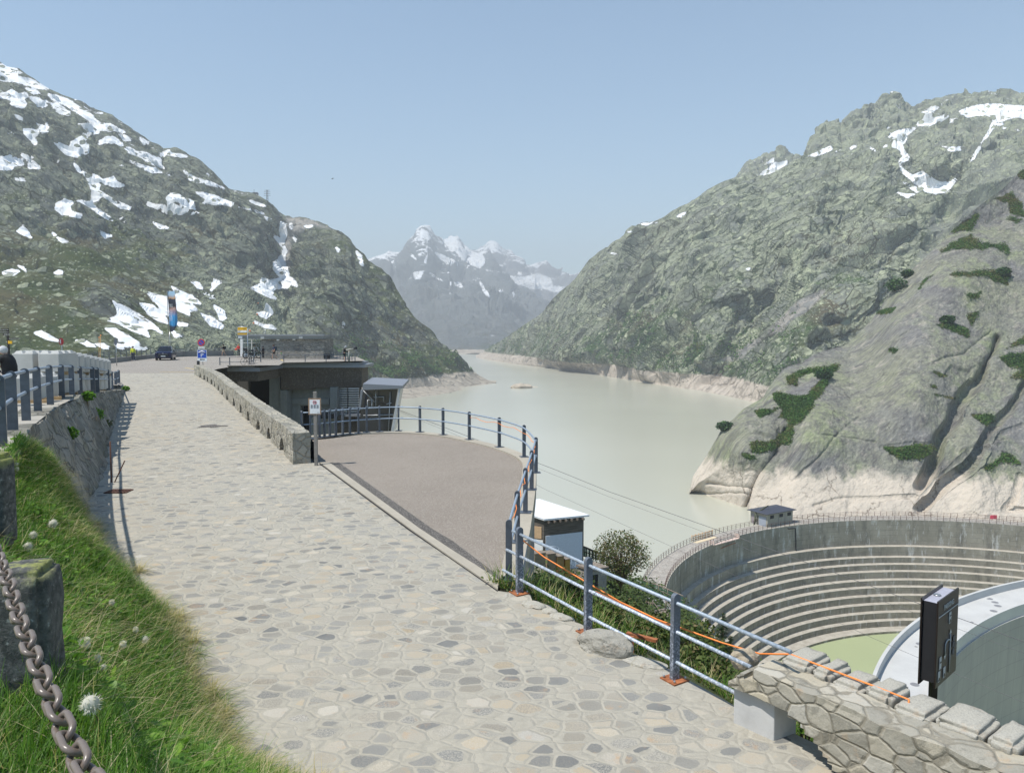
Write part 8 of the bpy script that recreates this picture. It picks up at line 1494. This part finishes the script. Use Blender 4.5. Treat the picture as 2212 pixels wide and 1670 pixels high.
for k, (x, y, d, w_, h, n, lab) in enumerate(((1300, 1285, 64, 3.2, 2.0, 1500, 'low green bush right of the stone store'), (1345, 1330, 56, 3.0, 2.0, 1500, 'low bush beside the gravel path near the fence'), (1190, 1288, 22, 1.1, .7, 700, 'small green bush just behind the first railing post'), (1236, 1300, 20, .9, .8, 600, 'leafy low bush among pale stones behind the railing'), (1310, 1345, 17, .9, .7, 700, 'dense dark green shrub behind the middle railing post'), (1395, 1390, 16, 1.3, .7, 900, 'brownish tangled shrub above the rusty bracket'), (1500, 1425, 17, 1.4, 1.3, 1100, 'tall thin shrub right of the last railing post'), (1430, 1385, 30, 2.4, 1.6, 1300, 'olive shrub below the wooden steps'), (1535, 1470, 16, 1.0, .8, 700, 'grassy low shrub under the rail ends'))):
    bush(lab, P(x, y + 6, d) + Vector((0, 0, -h * .25)), w_, h, n, M_cov, 20 + k, .0024 * d + .008, 10)
pz_ = wp[1] + Vector((.25, .75, 0)); bush('small green leafy plant seen through the gap in the stone wall', Vector((pz_.x, pz_.y, pz_.z - .25)), .7, .62, 500, M_leaf, 77, .022, 10, 'plant', 'plant')
for k, (x, y, lab) in enumerate((('', 0, ''),)): pass
for k, (px_, py_, s, lab) in enumerate(((190, 862, .5, 'small green plant growing from the top of the masonry wall'), (205, 905, .8, 'bushy green fern on the retaining wall face'), (225, 925, .7, 'yellowish tuft on the retaining wall beside the fern'), (150, 945, .5, 'small green tuft low on the curved wall'), (272, 843, .5, 'grass tuft at the far end of the retaining wall'))):
    d = float(np.interp(px_, [100, 150, 205, 225, 272], [17, 21, 29, 31, 48.5])); p = P(px_, py_, d - .35); p.x = max(p.x, wx(d) + .10); bush(lab, p + Vector((0, 0, -.25 * s)), .9 * s, .8 * s, 420, M_leaf if k != 2 else M_cov, 50 + k, .045, 8, 'plant', 'plant', tone=(.1, .8))
# ---- conifer below the wall
def conifer(label, base, h, w_, seed, cut=0):
    rs = np.random.RandomState(seed); o = thing('conifer', label, 'tree', base); m = MB(); m.tube([(0, 0, -.5), (0.02, 0, h * .5), (0, 0, h)], [.11, .07, .012], 7); C = []
    for k in range(150):
        t = rs.uniform(.04, .98); a = rs.uniform(0, 6.28); L = w_ * .5 * (1 - t) ** .8 * rs.uniform(.65, 1.1) + .10; z0 = h * t; tip = Vector((math.cos(a) * L, math.sin(a) * L, z0 - L * .18 + .12 * L)); m.tube([(0, 0, z0), tip], [.018, .004], 4)
        ns = int(70 * L / w_ * 2) + 14; s = rs.uniform(.12, 1, ns); C.append(np.array([0, 0, z0]) + (np.array(tip) - np.array([0, 0, z0]))[None] * s[:, None] + rs.normal(0, .035 * h / 4, (ns, 3)) * np.array([1, 1, .6]))
    m.build('trunk', M_stem, o); C = np.concatenate(C); az = rs.uniform(0, 6.28, len(C)); dr = np.stack([np.cos(az), np.sin(az), rs.uniform(-.3, .5, len(C))], 1); dr /= np.linalg.norm(dr, axis=1)[:, None]
    ribbon_mesh('needles', C, dr, rs.uniform(.07, .17, len(C)) * h / 4, np.full(len(C), .022 * h / 4), np.full(len(C), .2), np.clip(.18 + .3 * fbm(C * 1.5, 2) + rs.normal(0, .1, len(C)), 0, .6), M_needle, 2, rs, o); return o
M_needle = foliage_mat('needles', [(0, (.012, .035, .012)), (.4, (.03, .085, .02)), (.65, (.07, .14, .03))], .6, .2)
pt_ = P(*v5([(940, 1465)])[0], 40); hC = (P(*v5([(935, 1020)])[0], 40) - pt_).z; conifer('young green conifer standing below the railing in front of the old dam', pt_, hC, hC * .42, 5)
pt_ = P(*v5([(1010, 1470)])[0], 43); conifer('darker shaded conifer close behind the young green one', pt_, hC * .62, hC * .30, 8)
# ---- turf and shrubs on cliff ledges and lower slopes
ci, cj = unproj(cliff_grid); cg = cliff_grid.reshape(-1, 3); vm_ = vegm.ravel(); ok = (vm_ + 10 * fbm(cg / 6.0, 4) > 0.6) & (ci.ravel() < 2260); src = cg[ok]; N_ = 42000; q = src[rs.randint(0, len(src), N_)]; q = q + rs.normal(0, .35, (N_, 3)); q[:, 1] -= rs.uniform(0, .5, N_); q[:, 2] += rs.uniform(-.1, .3, N_)
tn = np.clip(.40 + .9 * fbm(q / 14.0, 3) + rs.normal(0, .16, N_), 0, 1); M_turfl = foliage_mat('ledge_turf', [(0, (.028, .075, .012)), (.4, (.065, .15, .02)), (.62, (.11, .125, .032)), (1, (.17, .135, .06))], .7, .15); tag(leaf_mesh('ledge_turf', q, rs.uniform(.14, .36, N_), tn, M_turfl, rs, up=.3), kind='stuff')
for nm_, gr_, msk in (('shrubs', left_grid, lambda I, J, p: (gauss(I, J, 900, 800, 120, 24) + .8 * gauss(I, J, 790, 770, 60, 30)) * (p[:, 2] > -46)), ('shrubs', right_grid, lambda I, J, p: (sstep(J, 640, 800) * .8 + gauss(I, J, 1420, 730, 110, 50)) * (p[:, 2] > -43) * (I < 1720))):
    p = gr_.reshape(-1, 3); I, J = (t.ravel() for t in unproj(gr_)); f = msk(I, J, p) * (fbm(p / 26.0, 4) > .05); N_ = 15000; q = p[rs.choice(len(p), N_, p=f / f.sum())] + rs.normal(0, 1.3, (N_, 3)); q[:, 2] += rs.uniform(0, 2.2, N_)
    tag(leaf_mesh(nm_, q, rs.uniform(.5, 1.5, N_), np.clip(.25 + .6 * fbm(q / 30.0, 3) + rs.normal(0, .14, N_), 0, .85), M_turfl, rs, up=.3), kind='stuff')
# ---- dwarf pines on the cliff
ci, cj = unproj(cliff_grid)
for k, (x, y, w_, h, lab) in enumerate(vF_ for vF_ in ((1430, 150, 10, 7, 'dark bush on the cliff skyline, larger one'), (1500, 70, 6, 4, 'dark bush near the cliff skyline higher up'), (385, 1005, 7, 4.5, 'dark bush on the lower cliff edge above the lake'), (1740, 350, 6, 4, 'green bush on the ledge high on the cliff'), (990, 690, 7, 5, 'green bush beside the lone block on the cliff'), (2080, 60, 6, 4, 'green bush at the upper right of the cliff'))):
    px, py = vF([(x, y)])[0]; j = np.argmin(((ci - px) ** 2 + (cj - py) ** 2).ravel()); b0 = Vector(cliff_grid.reshape(-1, 3)[j]); bush(lab, b0 + Vector((0, -.5, -h * .3)), w_, h, 900, M_needle, 90 + k, .42, 6, tone=(0, .6))
# ================================================================ haze
hm = bpy.data.materials.new('haze_air'); hm.use_nodes = True; t_ = hm.node_tree; t_.nodes.clear()
pv = t_.nodes.new('ShaderNodeVolumePrincipled'); om = t_.nodes.new('ShaderNodeOutputMaterial')
pv.inputs['Color'].default_value = (0.89, 0.95, 1.0, 1); pv.inputs['Density'].default_value = 0.000235; pv.inputs['Anisotropy'].default_value = 0.0
t_.links.new(pv.outputs[0], om.inputs['Volume'])
m = MB(); m.box((0, 4200, 420), (9600, 8800, 1000)); hz = m.build('haze', hm); hz['kind'] = 'stuff'
